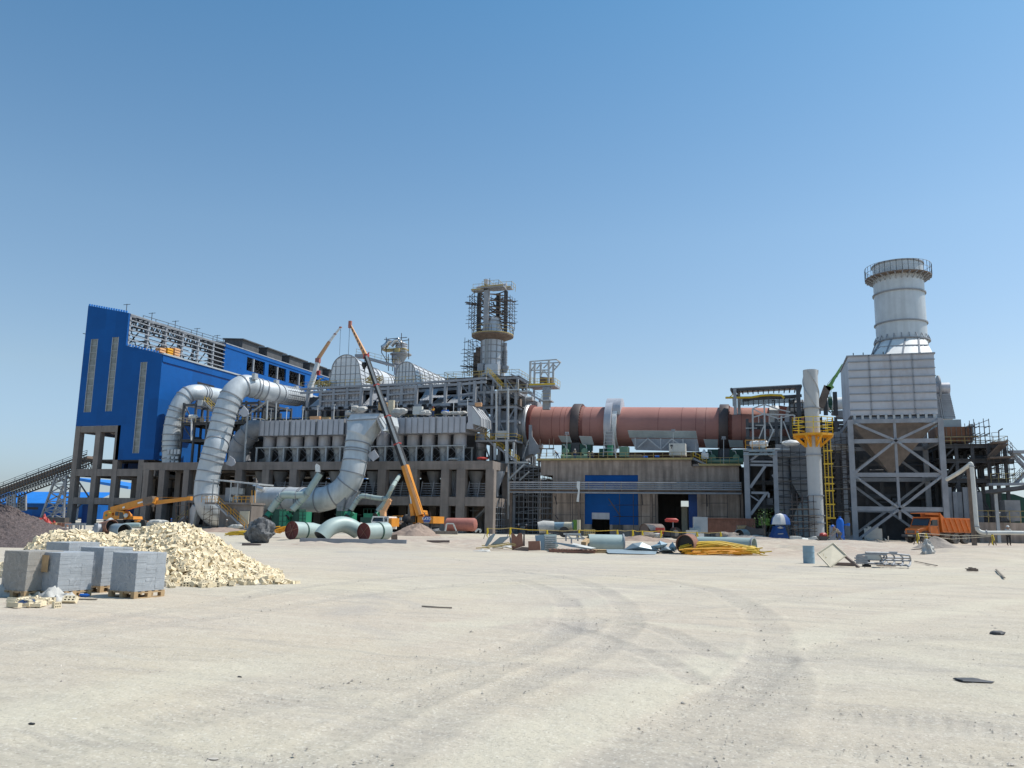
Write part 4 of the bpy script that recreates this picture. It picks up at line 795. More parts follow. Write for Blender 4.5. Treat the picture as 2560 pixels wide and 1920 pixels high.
def hood(label,L,R_,B,T,X0_,YB,Yf,depth,cap_r,backcyl=None,taper=1.0):
 """U-shaped hood: L,R_ base points, T top centre (E pixels) in plane Yf, extruded along +Y."""
 l,r,tp=PY('E',*L,Yf),PY('E',*R_,Yf),PY('E',*T,Yf);zb=min(l.z,r.z)-.4;wb=(r.x-l.x)/2;cx=(l.x+r.x)/2;Rr=cap_r*wb
 prof=[(cx-wb,zb)];n=16;zc=tp.z-Rr
 for k in range(n+1):a=math.pi*(1-k/n)*1.0;prof.append((cx+math.cos(a)*Rr,zc+math.sin(a)*Rr))
 prof.append((cx+wb,zb));t=thing('arched_hood',label,'duct hood',(cx,Yf,zb))
 f=[V((x,Yf,z))for x,z in prof];b=[V((cx+(x-cx)*taper,Yf+depth,zb+(z-zb)*(taper if taper<1 else 1)))for x,z in prof]
 g=G();g.loft(f,b);g.out('shell','silverbright',t)
 g=G();hgt=tp.z-zb;k=0;z=zb+.9
 def half(z):return Rr if False else(wb+(Rr-wb)*(z-zb)/(zc-zb)if z<zc else math.sqrt(max(0,Rr*Rr-(z-zc)**2)))
 while z<tp.z-.3:h=half(z);g.box((cx-h,Yf-.07,z-.035),(cx+h,Yf-.01,z+.035));z+=1.3
 for k in range(-2,3):
  x=cx+k*Rr*2/5.6;zt=zc+math.sqrt(max(0,Rr*Rr-(x-cx)**2));g.box((x-.035,Yf-.075,zb),(x+.035,Yf-.015,zt))
 for p,q in zip(prof,prof[1:]):g.bar((p[0],Yf-.03,p[1]),(q[0],Yf-.03,q[1]),.12)
 g.out('front_rib','rib',t)
 g=G();m=max(3,int(depth/1.7))
 for k in range(1,m+1):
  u=k/m;P=[a.lerp(c,u)for a,c in zip(f,b)]
  for p,q in zip(P,P[1:]):g.bar(p,q,.14,.14,up=V((0,1,0)))
 for i in range(1,len(prof)-1,2):g.bar(f[i],b[i],.09)
 for w_ in(.25,.5,.75):g.bar(f[-1].lerp(f[-2],w_),b[-1].lerp(b[-2],w_),.09);g.bar(f[0].lerp(f[1],w_),b[0].lerp(b[1],w_),.09)
 g.out('side_rib','rib',t)
 if backcyl:
  rad,ln=backcyl;c=V((cx,Yf+depth,zb+(tp.z-zb)*taper*.5+.4));c.z=zb+(tp.z-zb)*(taper if taper<1 else 1)-rad;g=G();g.path([c,c+V((0,ln,0))],rad,28);o=g.out('cylinder','silverbright',t)
  g=G()
  for k in(.02,.1,.3,.36,.42,.5,.66,.8,.95):ring(g,c+V((0,ln*k,0)),(0,1,0),rad,.1,.12)
  g.out('ring','rib',o)
 return t
hood('large silver arched duct hood with gridded front, left of the crane boom',(278,880),(692,865),0,(525,505),0,0,112.5,7,.80,(2.2,17),.9)
hood('smaller silver arched duct hood with gridded side, right of the crane boom',(1065,850),(1335,835),0,(1222,590),0,0,113.5,13,.82,(1.5,3),1.0)
def vessel():
 Y=131.;c=PY('E',1130,560,Y);z=lambda y:PY('E',1130,y,Y).z
 t=thing('scrubber_vessel','small silver vessel tower wrapped in scaffold above the smaller arched hood','vessel',(c.x-.5,Y,z(740)))
 g=G();g.lathe((c.x-.35,Y,0),[(.55,z(740)),(.62,z(620)),(1.05,z(590)),(1.1,z(530)),(.9,z(500)),(.9,z(440))],20);g.out('column','silverplain',t)
 g=G();g.lathe((c.x+.25,Y,0),[(.5,z(600)),(1.2,z(520)),(1.9,z(510)),(1.9,z(500)),(0,z(498))],24);g.out('platform','steel',t)
 g=G();g.lathe((c.x+.3,Y,0),[(1.0,z(500)),(1.05,z(400)),(.9,z(375)),(.5,z(360)),(0,z(355))],24);o=g.out('drum','silverplain',t)
 g=G();[ring(g,(c.x+.3,Y,z(y)),UP,1.0,.1,.12,20)for y in(480,445,410,385)];g.out('ring','rib',o)
 P=[PY('E',x,y,Y-1)for x,y in((925,425),(970,400),(1010,345),(1060,360),(1030,400))];g=G();g.path(P,[.45,.5,.45,.4,.4],10);g.path([PY('E',x,y,Y-1.3)for x,y in((1035,400),(1080,345),(1120,330),(1150,370))],.4,10);g.out('crumpled_duct','chrome',t)
 g=G();a=PY('E',915,450,Y-1);b=PY('E',1190,440,Y-1);g.box(a,b+V((0,2,.25)));a,b=PY('E',1070,490,Y-1.5),PY('E',1125,425,Y-1.5);g.box(a,b+V((0,.5,0)));g.out('access_platform','dullyellow',t)
 g=G();rail(g,[PY('E',915,470,Y-1.2),PY('E',1240,500,Y-1.2)],h=.9,sp=.8);rail(g,[PY('E',1075,600,Y-1.2),PY('E',1130,600,Y-1.2)],h=1,sp=.5);g.out('railing','dullyellow',t)
 g=G()
 for x0,y0,x1,y1 in((950,325,1220,300),(975,300,975,640),(1155,250,1155,420),(1240,310,1240,560),(1160,342,1245,330),(920,480,990,600),(1000,500,1000,700),(1050,480,1050,700),(960,560,1100,560),(960,620,1120,620),(920,400,920,490)):g.bar(PY('E',x0,y0,Y-1.4),PY('E',x1,y1,Y-1.4),.1)
 g.out('scaffold_pole','rustpole',t)
 t=thing('access_bridge','long grey footbridge with railings leading to the small vessel tower','footbridge',PY('E',660,520,124));a,b=PY('E',640,520,124),PY('E',1080,640,126)
 g=G();g.bar(a,b,1.4,.35);g.cbox(PY('E',690,525,124),(2.0,1.6,.5));g.out('deck','steel',t);g=G();rail(g,[a+V((0,-.7,.1)),b+V((0,-.7,.1))],h=1,sp=1.2);g.out('railing','dullyellow',t)
vessel()
def tower():
 Y=119.;P=lambda x,y,d=0.:PY('G',x,y,Y+d);cx=P(612,1100).x;z=lambda y:P(612,y).z
 t=thing('preheater_tower','tall silver duct tower with round platform, four legs and top platform','tower',(cx,Y,z(1460)))
 r=(P(762,1100).x-P(463,1100).x)/2
 g=G();g.lathe((cx,Y,0),[(r*.97,z(1460)),(r,z(900)),(r*.98,z(850)),(r*.72,z(700)),(r*.72,z(655)),(r*.5,z(632)),(0,z(625))],32);o=g.out('shell','silver',t)
 g=G();[ring(g,(cx,Y,z(y)),UP,r,.08,.1)for y in(945,1035,1125,1220,1310)];[ring(g,(cx,Y,z(y)),UP,r*.72,.08,.1)for y in(690,770)]
 for k in range(12):a=k*math.pi/6+.2;g.bar((cx+math.cos(a)*(r+.03),Y+math.sin(a)*(r+.03),z(1460)),(cx+math.cos(a)*(r+.03),Y+math.sin(a)*(r+.03),z(870)),.1)
 g.out('stiffener','rib',o)
 g=G();p0=P(565,1450,-r*1.05);g.box((P(565,1400).x,Y-r*1.15,z(1450)),(P(745,1400).x,Y+r,z(1310)));g.out('base_box','silver',t)
 g=G();g.box((P(470,1400).x,Y-r*1.25,z(1400)),(P(550,1400).x,Y-r*.6,z(1295)));g.out('door_hood','steel',t)
 R2=(P(885,880).x-P(338,880).x)/2
 g=G();zc=z(885);g.lathe((cx,Y,0),[(r*.95,zc-.9),(R2*.96,zc-.22),(R2,zc-.2),(R2,zc),(r*.7,zc)],40);g.out('round_platform','steelbrown',t)
 g=G();g.lathe((cx,Y,0),[(R2,zc-.02),(R2+.03,zc-.02),(R2+.03,zc+.12),(R2,zc+.12)],40);rp=[V((cx+R2*math.cos(a),Y+R2*math.sin(a),zc))for a in np.linspace(0,2*math.pi,25)];rail(g,rp,h=1.15,sp=.8);g.out('railing','dullyellow',t)
 for x,yt,dd,w_ in((438,290,.6,.55),(540,255,-r*.9,.75),(803,265,.3,.5),(700,300,r*.9,.6)):
  g=G();p=P(x,yt,dd);g.box((p.x-w_/2,p.y-w_/2,zc),(p.x+w_/2,p.y+w_/2,p.z));g.out('leg','steel' if w_>.6 else 'steeldark',t)
 g=G()
 for ya in range(300,820,85):
  for a,b,da,db in((438,540,.6,-r*.9),(540,803,-r*.9,.3),(438,700,.6,r*.9),(700,803,r*.9,.3)):
   p,q=P(a,ya,da),P(b,ya,db);q.z=p.z;g.bar(p,q,.14)
   if random.random()<.7:q2=V(q);q2.z-=1.1;g.bar(p,q2,.12)
 g.out('cross_beam','steelbrown',t)
 for pts,dy in((((340,270),(510,240),(510,300),(385,305)),-1.2),(((470,215),(600,200),(780,330),(720,365)),-r),(((600,230),(880,210),(885,255),(640,262)),.6)):
  g=G();q=[P(x,y,dy)for x,y in pts];zz=max(p.z for p in q);x0_,x1_=min(p.x for p in q),max(p.x for p in q);g.box((x0_,Y+dy-.6,zz-.3),(x1_,Y+dy+.6,zz-.1));g.out('top_platform','steel',t);g=G();g.box((x0_-.02,Y+dy-.68,zz-.14),(x1_+.02,Y+dy-.64,zz+.02));g.out('toe_board','dullyellow',t)
 g=G();
 for pts,dy in((((345,262),(510,240)),-2.2),(((500,205),(700,235)),-r-.5),(((655,225),(880,212)),-.4),(((470,215),(580,205)),.3)):a,b=[P(x,y,dy)for x,y in pts];b.z=a.z=max(a.z,b.z)-.2;rail(g,[a,b,b+V((0,2,0))],h=1.15,sp=.8)
 g.out('top_railing','dullyellow',t)
 g=G();a,b=P(405,235),P(810,205);g.path([a,P(600,220),b],[.45,.5,.6],16);p=P(528,160,-1);g.lathe((p.x,p.y,0),[(.25,z(200)),(.42,z(130)),(.42,z(125)),(0,z(125))],12);g.out('hoist_drum','silverplain',t)
 g=G();g.bar(P(578,230),P(578,85),.07);g.out('mast','steeldark',t)
 for x,w2 in((415,.8),(372,.45)):g=G();q=P(x,1200,.5);g.box((q.x-w2/2,q.y,z(1440)),(q.x+w2/2,q.y+.8,z(1020 if x>400 else 1090)));g.out('dark_riser','steelbrown',t)
 g=G();q=P(525,1100,-r-.25);g.box((q.x-.22,q.y,z(1300)),(q.x-.18,q.y+.06,z(960)));g.box((q.x+.2,q.y,z(1300)),(q.x+.24,q.y+.06,z(960)))
 for k in range(40):zz=z(1300)+(z(960)-z(1300))*k/40;g.box((q.x-.2,q.y,zz),(q.x+.22,q.y+.05,zz+.04))
 g.out('ladder','steellight',t)
 g=G();q=P(790,1150,0);g.cyl((q.x,q.y,z(1400)),(q.x,q.y,z(990)),.26,n=14);[ring(g,(q.x,q.y,z(y)),UP,.26,.12,.08,14)for y in range(1100,1330,22)];g.lathe((q.x,q.y,0),[(.3,z(1400)),(.65,z(1330)),(.65,z(1310)),(.3,z(1310))],12);g.out('side_pipe','steel',t)
 for lab,xa,xb,ya,yb,nx,nz in(('rusty pole scaffold at the upper left of the tower',322,405,815,340,2,9),('rusty pole scaffold at the upper right of the tower',815,893,790,350,2,9),('rusty pole scaffold at the lower left of the tower',255,425,1430,960,3,9)):
  a,b=P(xa,ya),P(xb,yb);t2=thing('scaffold',lab,'scaffold',(a.x,Y,a.z),'scaffolds round the tower');g=G();scaffold(g,a.x,b.x,Y-1.2,Y+1.3,a.z,b.z,nx,nz,.06,.6,.3);g.out('tube','rustpole',t2);g=G()
  for k in range(2):zz=a.z+(b.z-a.z)*random.random();g.bar((a.x-random.uniform(.3,.8),Y-1.2,zz),(b.x+random.uniform(.1,.4),Y+.8,zz+.05),.5,.07)
  g.out('plank','rustpole',t2)
 t2=thing('scaffold','tangle of poles and planks inside the tower top','scaffold',(cx,Y,z(620)));g=G();a,b=P(470,600),P(770,330);scaffold(g,a.x,b.x,Y-.6,Y+.6,a.z,b.z,2,5,.05,.1,.4,0)
 for k in range(24):p=V((random.uniform(a.x,b.x),Y+random.uniform(-1.4,1.4),random.uniform(a.z,b.z)));g.bar(p,p+V((random.uniform(-1.3,1.3),random.uniform(-1,1),random.uniform(-.8,.5))),.22,.07)
 g.out('tube','rustpole',t2)
 for x0,y0,x1,y1 in((255,662,415,662),(820,640,990,627),(285,497,495,478),(200,1070,300,1068)):
  pass
tower()
Yt=112.
zl=[PY('H',700,y,Yt).z for y in(930,660,440,270,90)]
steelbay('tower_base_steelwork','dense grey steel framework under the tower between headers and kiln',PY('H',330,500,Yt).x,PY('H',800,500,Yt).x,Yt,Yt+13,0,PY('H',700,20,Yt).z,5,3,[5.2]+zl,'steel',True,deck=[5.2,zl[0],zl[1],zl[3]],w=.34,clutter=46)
steelbay('tower_top_steelwork','grey steel platform storey directly under the silver tower',PY('G',-20,1600,114).x,PY('G',960,1600,114).x,114,123,PY('G',400,1780,114).z,PY('G',500,1470,114).z,6,2,[PY('G',400,1700,114).z,PY('G',500,1475,114).z],'steel',True,deck=[PY('G',500,1475,114).z],w=.32,rl=[PY('G',500,1465,114).z],clutter=20)
def tower_extras():
 Y=110.
 t=thing('feed_hood','large dark ribbed steel box hood at the left end of the kiln','kiln hood',PY('H',900,900,118));a,b=PY('H',815,640,113),PY('H',1085,150,113)
 pts=[PY('H',x,y,118)for x,y in((790,900),(790,70),(1060,215),(1060,300),(870,300),(870,900))];g=G();g.prism(pts,(0,6,0));g.out('casing','steel',t,smooth=False)
 g=G()
 for k in range(9):p,q=PY('H',800+k*30,850 if k<3 else 300,117.9),PY('H',800+k*30,95+k*16,117.9);g.bar(p,q,.1)
 for k in range(6):g.bar(PY('H',790,200+k*120,117.88),PY('H',870,205+k*120,117.88),.1)
 for k in range(7):p=PY('H',880+k*22,215+k*3,117.85);g.cbox(p,(.28,.05,.5))
 g.out('rib','rib',t)
 g=G();g.prism([PY('H',x,y,112.7)for x,y in((490,560),(500,380),(590,300),(700,330),(790,420),(800,640),(600,640))],(0,3,0));g.out('transfer_chute','steel',t,smooth=False)
 for lab,a,b,Ys in(('yellow-railed stair flight beside the tower top',(545,1400),(745,1615),112.5),):t=thing('stair',lab,'stairs',PY('G',*b,Ys));stair(t,PY('G',*b,Ys),PY('G',*a,Ys),1.)
 for lab,a,b in(('upper yellow-railed stair flight from the header end to the mid landing',(330,500),(570,760)),('lower yellow-railed stair flight down to the kiln deck corner',(580,740),(820,930))):
  t=thing('stair',lab,'stairs',PY('H',*b,108.5),'stair flights beside the kiln inlet');stair(t,PY('H',*b,108.5),PY('H',*a,108.5),.9)
 t=thing('stair_landing','steel landing with yellow railing and two tall light posts beside the kiln inlet','landing',PY('H',640,920,109));g=G()
 a,b=PY('H',330,650,108.6),PY('H',800,660,108.6)
 g.box((a.x,108.4,b.z-.25),(b.x,112,b.z));g.out('deck','steel',t);g=G();rail(g,[V((a.x,108.4,b.z)),V((b.x,108.4,b.z)),V((b.x,112,b.z))]);g.out('railing','yellow',t)
 for x,y0,y1,w_ in((572,660,80,.22),(712,655,50,.22),(700,940,660,.4),(557,900,700,.35),(780,860,690,.25)):g=G();p,q=PY('H',x,y0,108.5),PY('H',x,y1,108.5);g.bar(p,q,w_);g.out('post','steellight',t)
 g=G();g.cbox(PY('H',650,600,109),(1.5,1,1));g.out('cabinet','steellight',t)
 t=thing('stair_platform','galvanised stair and platforms with railings stepping down right of the tower','platform',PY('H',900,120,111))
 for(x0,y0),(x1,y1)in(((580,65),(830,65)),((840,80),(960,90)),((1110,185),(1215,200))):
  g=G();p,q=PY('H',x0,y0,111),PY('H',x1,y1,111);q.z=p.z;g.box(p,q+V((0,2,-.18)));g.out('deck','steellight',t);g=G();rail(g,[p,q]);g.out('railing','dullyellow',t)
 p,q=PY('H',1120,205,111),PY('H',940,100,111);stair(t,p,q,1.1,'steellight');p,q=PY('G',1140,1540,112.5),PY('G',880,1420,112.5);g=G();g.bar(p,q,1.2,.2);g.out('walkway','steel',t);g=G();rail(g,[p,q]);g.out('railing','steellight',t)
 g=G();a=PY('H',1060,205,111);b=PY('H',1125,-60,111);t=thing('bracket_column','grey steel column carrying the hoist platform beside the tower','steel column',(a.x,112,8));g.box((b.x-.3,112,PY('H',1100,300,112).z),(b.x+.7,112.8,PY('G',1250,1590,112).z));g.out('shaft','steel',t)
 Yh=112.;P=lambda x,y,d=0.:PY('G',x,y,Yh+d);t=thing('hoist_platform','open steel hoist frame on a yellow-edged platform above the kiln inlet','hoist frame',P(1300,1590))
 a,b=P(1120,1560),P(1478,1590);g=G();g.box((a.x,Yh,a.z-.3),(b.x,Yh+3,a.z));g.out('deck','steel',t);g=G();rail(g,[V((a.x,Yh,a.z)),V((b.x,Yh,a.z)),V((b.x,Yh+3,a.z))]);g.box((a.x,Yh-.04,a.z-.1),(b.x+.03,Yh-.01,a.z+.15));g.out('railing','yellow',t)
 for x,y1,d in((1140,1235,.2),(1200,1250,2.4),(1285,1250,2.4),(1395,1215,.2),(1457,1260,2.4)):g=G();p=P(x,y1,d);g.box((p.x-.14,p.y-.14,a.z),(p.x+.14,p.y+.14,p.z));g.out('post','steellight',t)
 g=G()
 for x0,y0,d0,x1,y1,d1 in((1135,1238,.2,1500,1210,.2),(1500,1210,.2,1560,1250,2.4),(1155,1270,2.4,1560,1250,2.4),(1145,1360,.2,1395,1355,.2),(1210,1395,2.4,1460,1385,2.4),(1150,1360,.2,1200,1290,.2),(1225,1340,1.5,1290,1260,1.5),(1320,1330,1,1390,1260,1),(1455,1370,2.4,1550,1260,2.4),(1395,1350,.2,1450,1270,.2),(1460,1280,2.4,1510,1320,2.4),(1325,1350,1,1280,1440,1),(1325,1350,1,1390,1450,1)):g.bar(P(x0,y0,d0),P(x1,y1,d1),.15)
 g.out('frame_beam','steellight',t);g=G();g.cyl(P(1280,1490,1),P(1440,1500,1),.45,n=14);g.out('drum','steelbrown',t)
 g=G();g.bar(P(1300,1660),P(1360,1590),.15);g.bar(P(1380,1660),P(1440,1600),.15);g.out('bracket','steel',t)
 t=thing('inlet_scaffold','dark shadowed scaffold bay between the concrete frame and the kiln building','scaffold',(PY('H',900,1500,112).x,112,0));a,b=PY('H',730,1600,112),PY('H',1235,950,112);g=G();scaffold(g,a.x,b.x,112,118,0,b.z,9,12,.07,.2);g.out('tube','steel',t)
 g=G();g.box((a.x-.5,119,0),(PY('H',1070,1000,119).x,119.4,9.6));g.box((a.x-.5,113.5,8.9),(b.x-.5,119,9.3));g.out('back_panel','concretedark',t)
 for x in(775,850,960):g=G();p=PY('H',x,1200,113);g.box((p.x,113,0),(p.x+.6,113.6,8.9));g.out('column','concretedark',t)
 g=G();g.bar(PY('H',720,1130,109),PY('H',905,950,109),.22);g.bar(PY('H',850,1140,111),PY('H',960,1040,111),.2);g.bar(PY('H',715,1600,109),PY('H',715,930,109),.2);g.bar(PY('H',710,930,109),PY('H',950,930,109),.25);g.out('brace','steellight',t)
tower_extras()
Ym=108.5;zz=[PY('C',500,y,Ym).z for y in(1430,1230,1000)]
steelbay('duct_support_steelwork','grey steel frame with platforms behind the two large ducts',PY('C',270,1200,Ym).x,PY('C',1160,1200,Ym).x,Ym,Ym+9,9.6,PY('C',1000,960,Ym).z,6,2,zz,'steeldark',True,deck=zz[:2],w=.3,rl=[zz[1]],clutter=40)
g=G()
t=thing('white_strut_trestle','pale grey pipe strut frame standing right of the largest duct','strut frame',PY('D',1000,375,104.4));
for x0,y0,x1,y1,r in((1012,1490,1040,1120,.14),(1040,1125,1262,965,.12),(1262,1180,1272,955,.14),(1370,1180,1378,980,.1),(1040,1140,1240,1180,.06)):g.cyl(PY('C',x0,y0,104.6),PY('C',x1,y1,104.6),r,n=10)
g.cyl(PY('D',1000,375,104.6),PY('C',1012,1490,104.6),.14,n=10)
g.out('strut','steellight',t)
p=PY('C',375,1160,107);g=G();g.cyl(PY('D',372,100,107),p,.12,n=10);t=thing('valve_post','white valve cluster on a thin pale post between the two large ducts','valve',PY('D',372,100,107));g.out('post','white',t);g=G();[g.blob(p+V((.35*i-.3,0,.2)),.3,8,6,.15)for i in range(4)];g.out('valve','offwhite',t)
g=G();p=PY('C',490,985,107);g.cbox(p,(.8,.8,.9));t=thing('yellow_stair','short yellow stair with grey cabinet between the two ducts','stairs',p-UP*.5);g.out('cabinet','steellight',t);stair(t,PY('C',610,1060,107),PY('C',520,970,107),.8)
def kiln():
 Yk=117.5;a=PY('H',985,490,Yk);a.z=(PY('H',1200,264,Yk).z+PY('H',1200,716,Yk).z)/2;b=PY('J',1985,640,Yk)
 R_=(PY('H',1200,264,Yk).z-PY('H',1200,716,Yk).z)/2*.995;zt=PY('J',1950,402,Yk).z;b.z=zt-R_
 b=a+(b-a)*1.12;d=(b-a).normalized();t=thing('rotary_kiln','huge red-brown rotary kiln drum with two dark riding rings and a silver gear guard','kiln',(a.x,Yk,a.z-R_-1.5))
 def X(r,x):p=PY(r,x,600,Yk-R_*.55);s=(p.x-a.x)/d.x;return s
 g=G();g.path([a+d*((b-a).length*k/30)for k in range(31)],R_,64);sh=g.out('shell','kiln',t,ang=50)
 g=G()
 for s in(X('H',1250),X('H',1345),X('H',1400),X('J',540),X('J',830),X('J',1010),X('J',1130),X('J',1580),X('H',1110),X('H',1700)):ring(g,a+d*s,d,R_,.012,.06,64)
 g.out('weld_band','kilnrib',sh)
 for s in(X('H',1520),X('J',1355)):
  c=a+d*s;rt=G();n=64;prof=[(R_,-.62),(R_+.42,-.62),(R_+.46,-.56),(R_+.46,.56),(R_+.42,.62),(R_,.62)]
  rt.lathe(c,prof,n,d);o=rt.out('riding_ring','tyre_steel',t)
  g=G();u=d.orthogonal().normalized();v=d.cross(u)
  for k in range(44):aa=2*math.pi*k/44;g.cyl(c+d*.62+(u*math.cos(aa)+v*math.sin(aa))*(R_+.14),c+d*.75+(u*math.cos(aa)+v*math.sin(aa))*(R_+.14),.12,n=8)
  g.lathe(c+d*.62,[(R_+.0,0),(R_+.2,0),(R_+.02,.5)],48,d);g.out('wedge_block','kilnrib',o)
 g=G();c=a;g.lathe(c,[(R_*.9,-1.5),(R_+.0,-1.2),(R_+.15,-1.2),(R_+.2,-.5),(R_+.42,-.5),(R_+.42,-.15),(R_+.3,0),(R_,.0)],64,d);g.out('inlet_seal','silver',t)
 g=G();g.lathe(c,[(R_,.1),(R_+.25,.1),(R_+.2,.6),(R_,.62)],64,d);g.out('seal_ring','darkred',t)
 g=G();g.lathe(c-d*2.8,[(R_*.55,-.8),(R_*.85,0),(R_*.95,1.6)],40,d);g.out('inlet_throat','steel',t)
 c=a+d*X('H',1915);g=G();g.lathe(c,[(R_+.1,-.45),(R_+1.05,-.45),(R_+1.05,.5),(R_+.1,.5)],48,d,a0=math.radians(0),a1=2*math.pi);gg=g.out('gear_guard','silverplain',t)
 g=G();g.lathe(c+d*.55,[(R_+.05,0),(R_+.35,0),(R_+.35,.65),(R_+.05,.65)],48,d);g.out('guard_rim','white',gg)
 g=G();q=c+V((0,-.6,R_+.5));g.lathe(V((c.x,Yk-.6,a.z+R_*.62)),[(0,-.45),(R_*.68,-.45),(R_*.68,1.7),(0,1.7)],32,d);g.out('guard_cover','silverplain',gg)
 e=PY('M',415,300,Yk-2);s=(e.x-a.x)/d.x;g=G();g.lathe(a+d*s,[(R_,-.9),(R_+.3,-.9),(R_+.3,.5),(R_,.5)],48,d);g.out('discharge_ring','white',t)
 def gbox(nm,mt,r,x0,y0,x1,y1,Yb,dy,par):g=G();p,q=PY(r,x0,y1,Yb),PY(r,x1,y0,Yb);g.box((p.x,Yb,p.z),(q.x,Yb+dy,q.z));return g.out(nm,mt,par)
 for lab,r,xs,yy in(('green roller station under the left riding ring','H',(1345,1450,1562,1690),(690,800,885)),('green roller station under the right riding ring','J',(1152,1280,1428,1600),(905,1030,1090))):
  t2=thing('roller_station',lab,'kiln support',PY(r,(xs[1]+xs[2])/2,yy[2],113.2),'green roller stations under the kiln')
  for i in(0,2):
   gbox('bearing_housing','green' if 0 else 'greendark',r,xs[i],yy[0]+15,xs[i+1],yy[1]+40,113.,1.6,t2)
   g=G();p=PY(r,(xs[i]+xs[i+1])/2,yy[1],112.9);g.cyl(p,p+V((0,-.5,0)),.45,n=16);g.out('bearing_cap','palegreen',t2)
  gbox('roller','steeldark',r,xs[1]+5,yy[0]+5,xs[2]-5,yy[2]-20,113.3,3,t2)
  g=G();p,q=PY(r,xs[0],yy[2]-15,112.3),PY(r,xs[3],yy[2]-12,112.3);q.z=p.z;g.cyl(p,q,.3,n=14);g.cyl(p+V((0,-.1,0)),p+V((.5,-.1,0)),.42,n=14);g.cyl(q+V((-.9,-.1,0)),q+V((0,-.1,0)),.42,n=14);g.out('motor','palegreen',t2)
  for xx in(xs[0]+30,xs[2]+60):g=G();p=PY(r,xx,yy[1],112.7);g.path([p,p+V((.25,0,.5)),p+V((.15,0,.9)),p+V((-.2,0,.95))],.06,8);g.out('oil_pipe','offwhite',t2)
 t2=thing('gear_drive','green pinion drive and motor below the silver gear guard','kiln drive',PY('H',1880,880,113));
 for b_ in(('gearbox','greendark','H',1790,765,1880,860,112.9,1.5),('pinion_housing','green','H',1885,715,1940,850,112.7,1.5),('motor','palegreen','H',2030,740,2130,860,113,1.5),('cover','steel','H',1870,560,1950,715,112.6,.6)):gbox(*b_,t2)
 g=G();g.bar(PY('H',1860,560,112.3),PY('H',1840,860,112.3),.12);g.bar(PY('H',1945,480,112.3),PY('H',1990,875,112.3),.14);g.bar(PY('H',1858,562,112.3),PY('H',1950,562,112.3),.1);[g.bar(PY('H',1858-2*k,600+k*40,112.3),PY('H',1960+k*4,600+k*40,112.3),.07)for k in range(6)];g.out('frame','steellight',t2)
 for lab,pts in(('slanted grey splash plate left of the left riding ring',(('H',1305,615),('H',1440,618),('H',1465,692),('H',1345,690))),('slanted grey splash plate right of the left riding ring',(('H',1552,617),('H',1700,622),('H',1730,720),('H',1590,715))),('long slanted grey splash plate under the kiln middle',(('J',147,685),('J',1005,692),('J',1022,785),('J',170,775))),('slanted grey splash plate left of the right riding ring',(('J',1100,795),('J',1280,798),('J',1278,900),('J',1130,900))),('slanted grey splash plate right of the right riding ring',(('J',1410,803),('J',1595,808),('J',1605,900),('J',1430,895)))):
  q=[PY(r,x,y,112.5+(0 if i<2 else.5))for i,(r,x,y)in enumerate(pts)];t3=thing('splash_plate',lab,'splash guard',(q[3]+q[2])/2,'splash plates along the kiln');g=G();g.prism(q,(0,.06,.02));g.out('plate','plate_grey',t3)
  if 'long' in lab:
   g=G();g.prism([PY('J',x,y,113.2)for x,y in((190,785),(1022,790),(1050,950),(250,930))],(0,.1,0));g.out('lower_plate','steel',t3);g=G()
   for x0,y0,x1,y1 in((242,780,242,920),(562,785,562,930),(842,790,842,900),(400,785,270,900),(400,785,550,910),(700,790,580,910),(700,790,800,860)):g.bar(PY('J',x0,y0,112.6),PY('J',x1,y1,112.6),.14)
   g.out('support_strut','steellight',t3)
 t2=thing('seal_support','tall dark steel plate supporting the kiln inlet seal','support',PY('H',980,830,112.4));g=G();g.prism([PY('H',x,y,112.6)for x,y in((958,485),(990,485),(995,620),(1060,720),(1110,722),(1085,830),(955,830))],(0,.25,0));g.out('plate','steel',t2);g=G();g.bar(PY('H',955,660,112.3),PY('H',885,880,112.3),.12);g.bar(PY('H',1120,710,112.9),PY('H',1100,830,112.9),.15);g.out('prop','steellight',t2)
 g=G();g.prism([PY('H',x,y,117.)for x,y in((830,600),(900,600),(960,720),(1000,830),(830,900))],(0,2,0));g.out('lower_hood','steel',t2)
kiln()
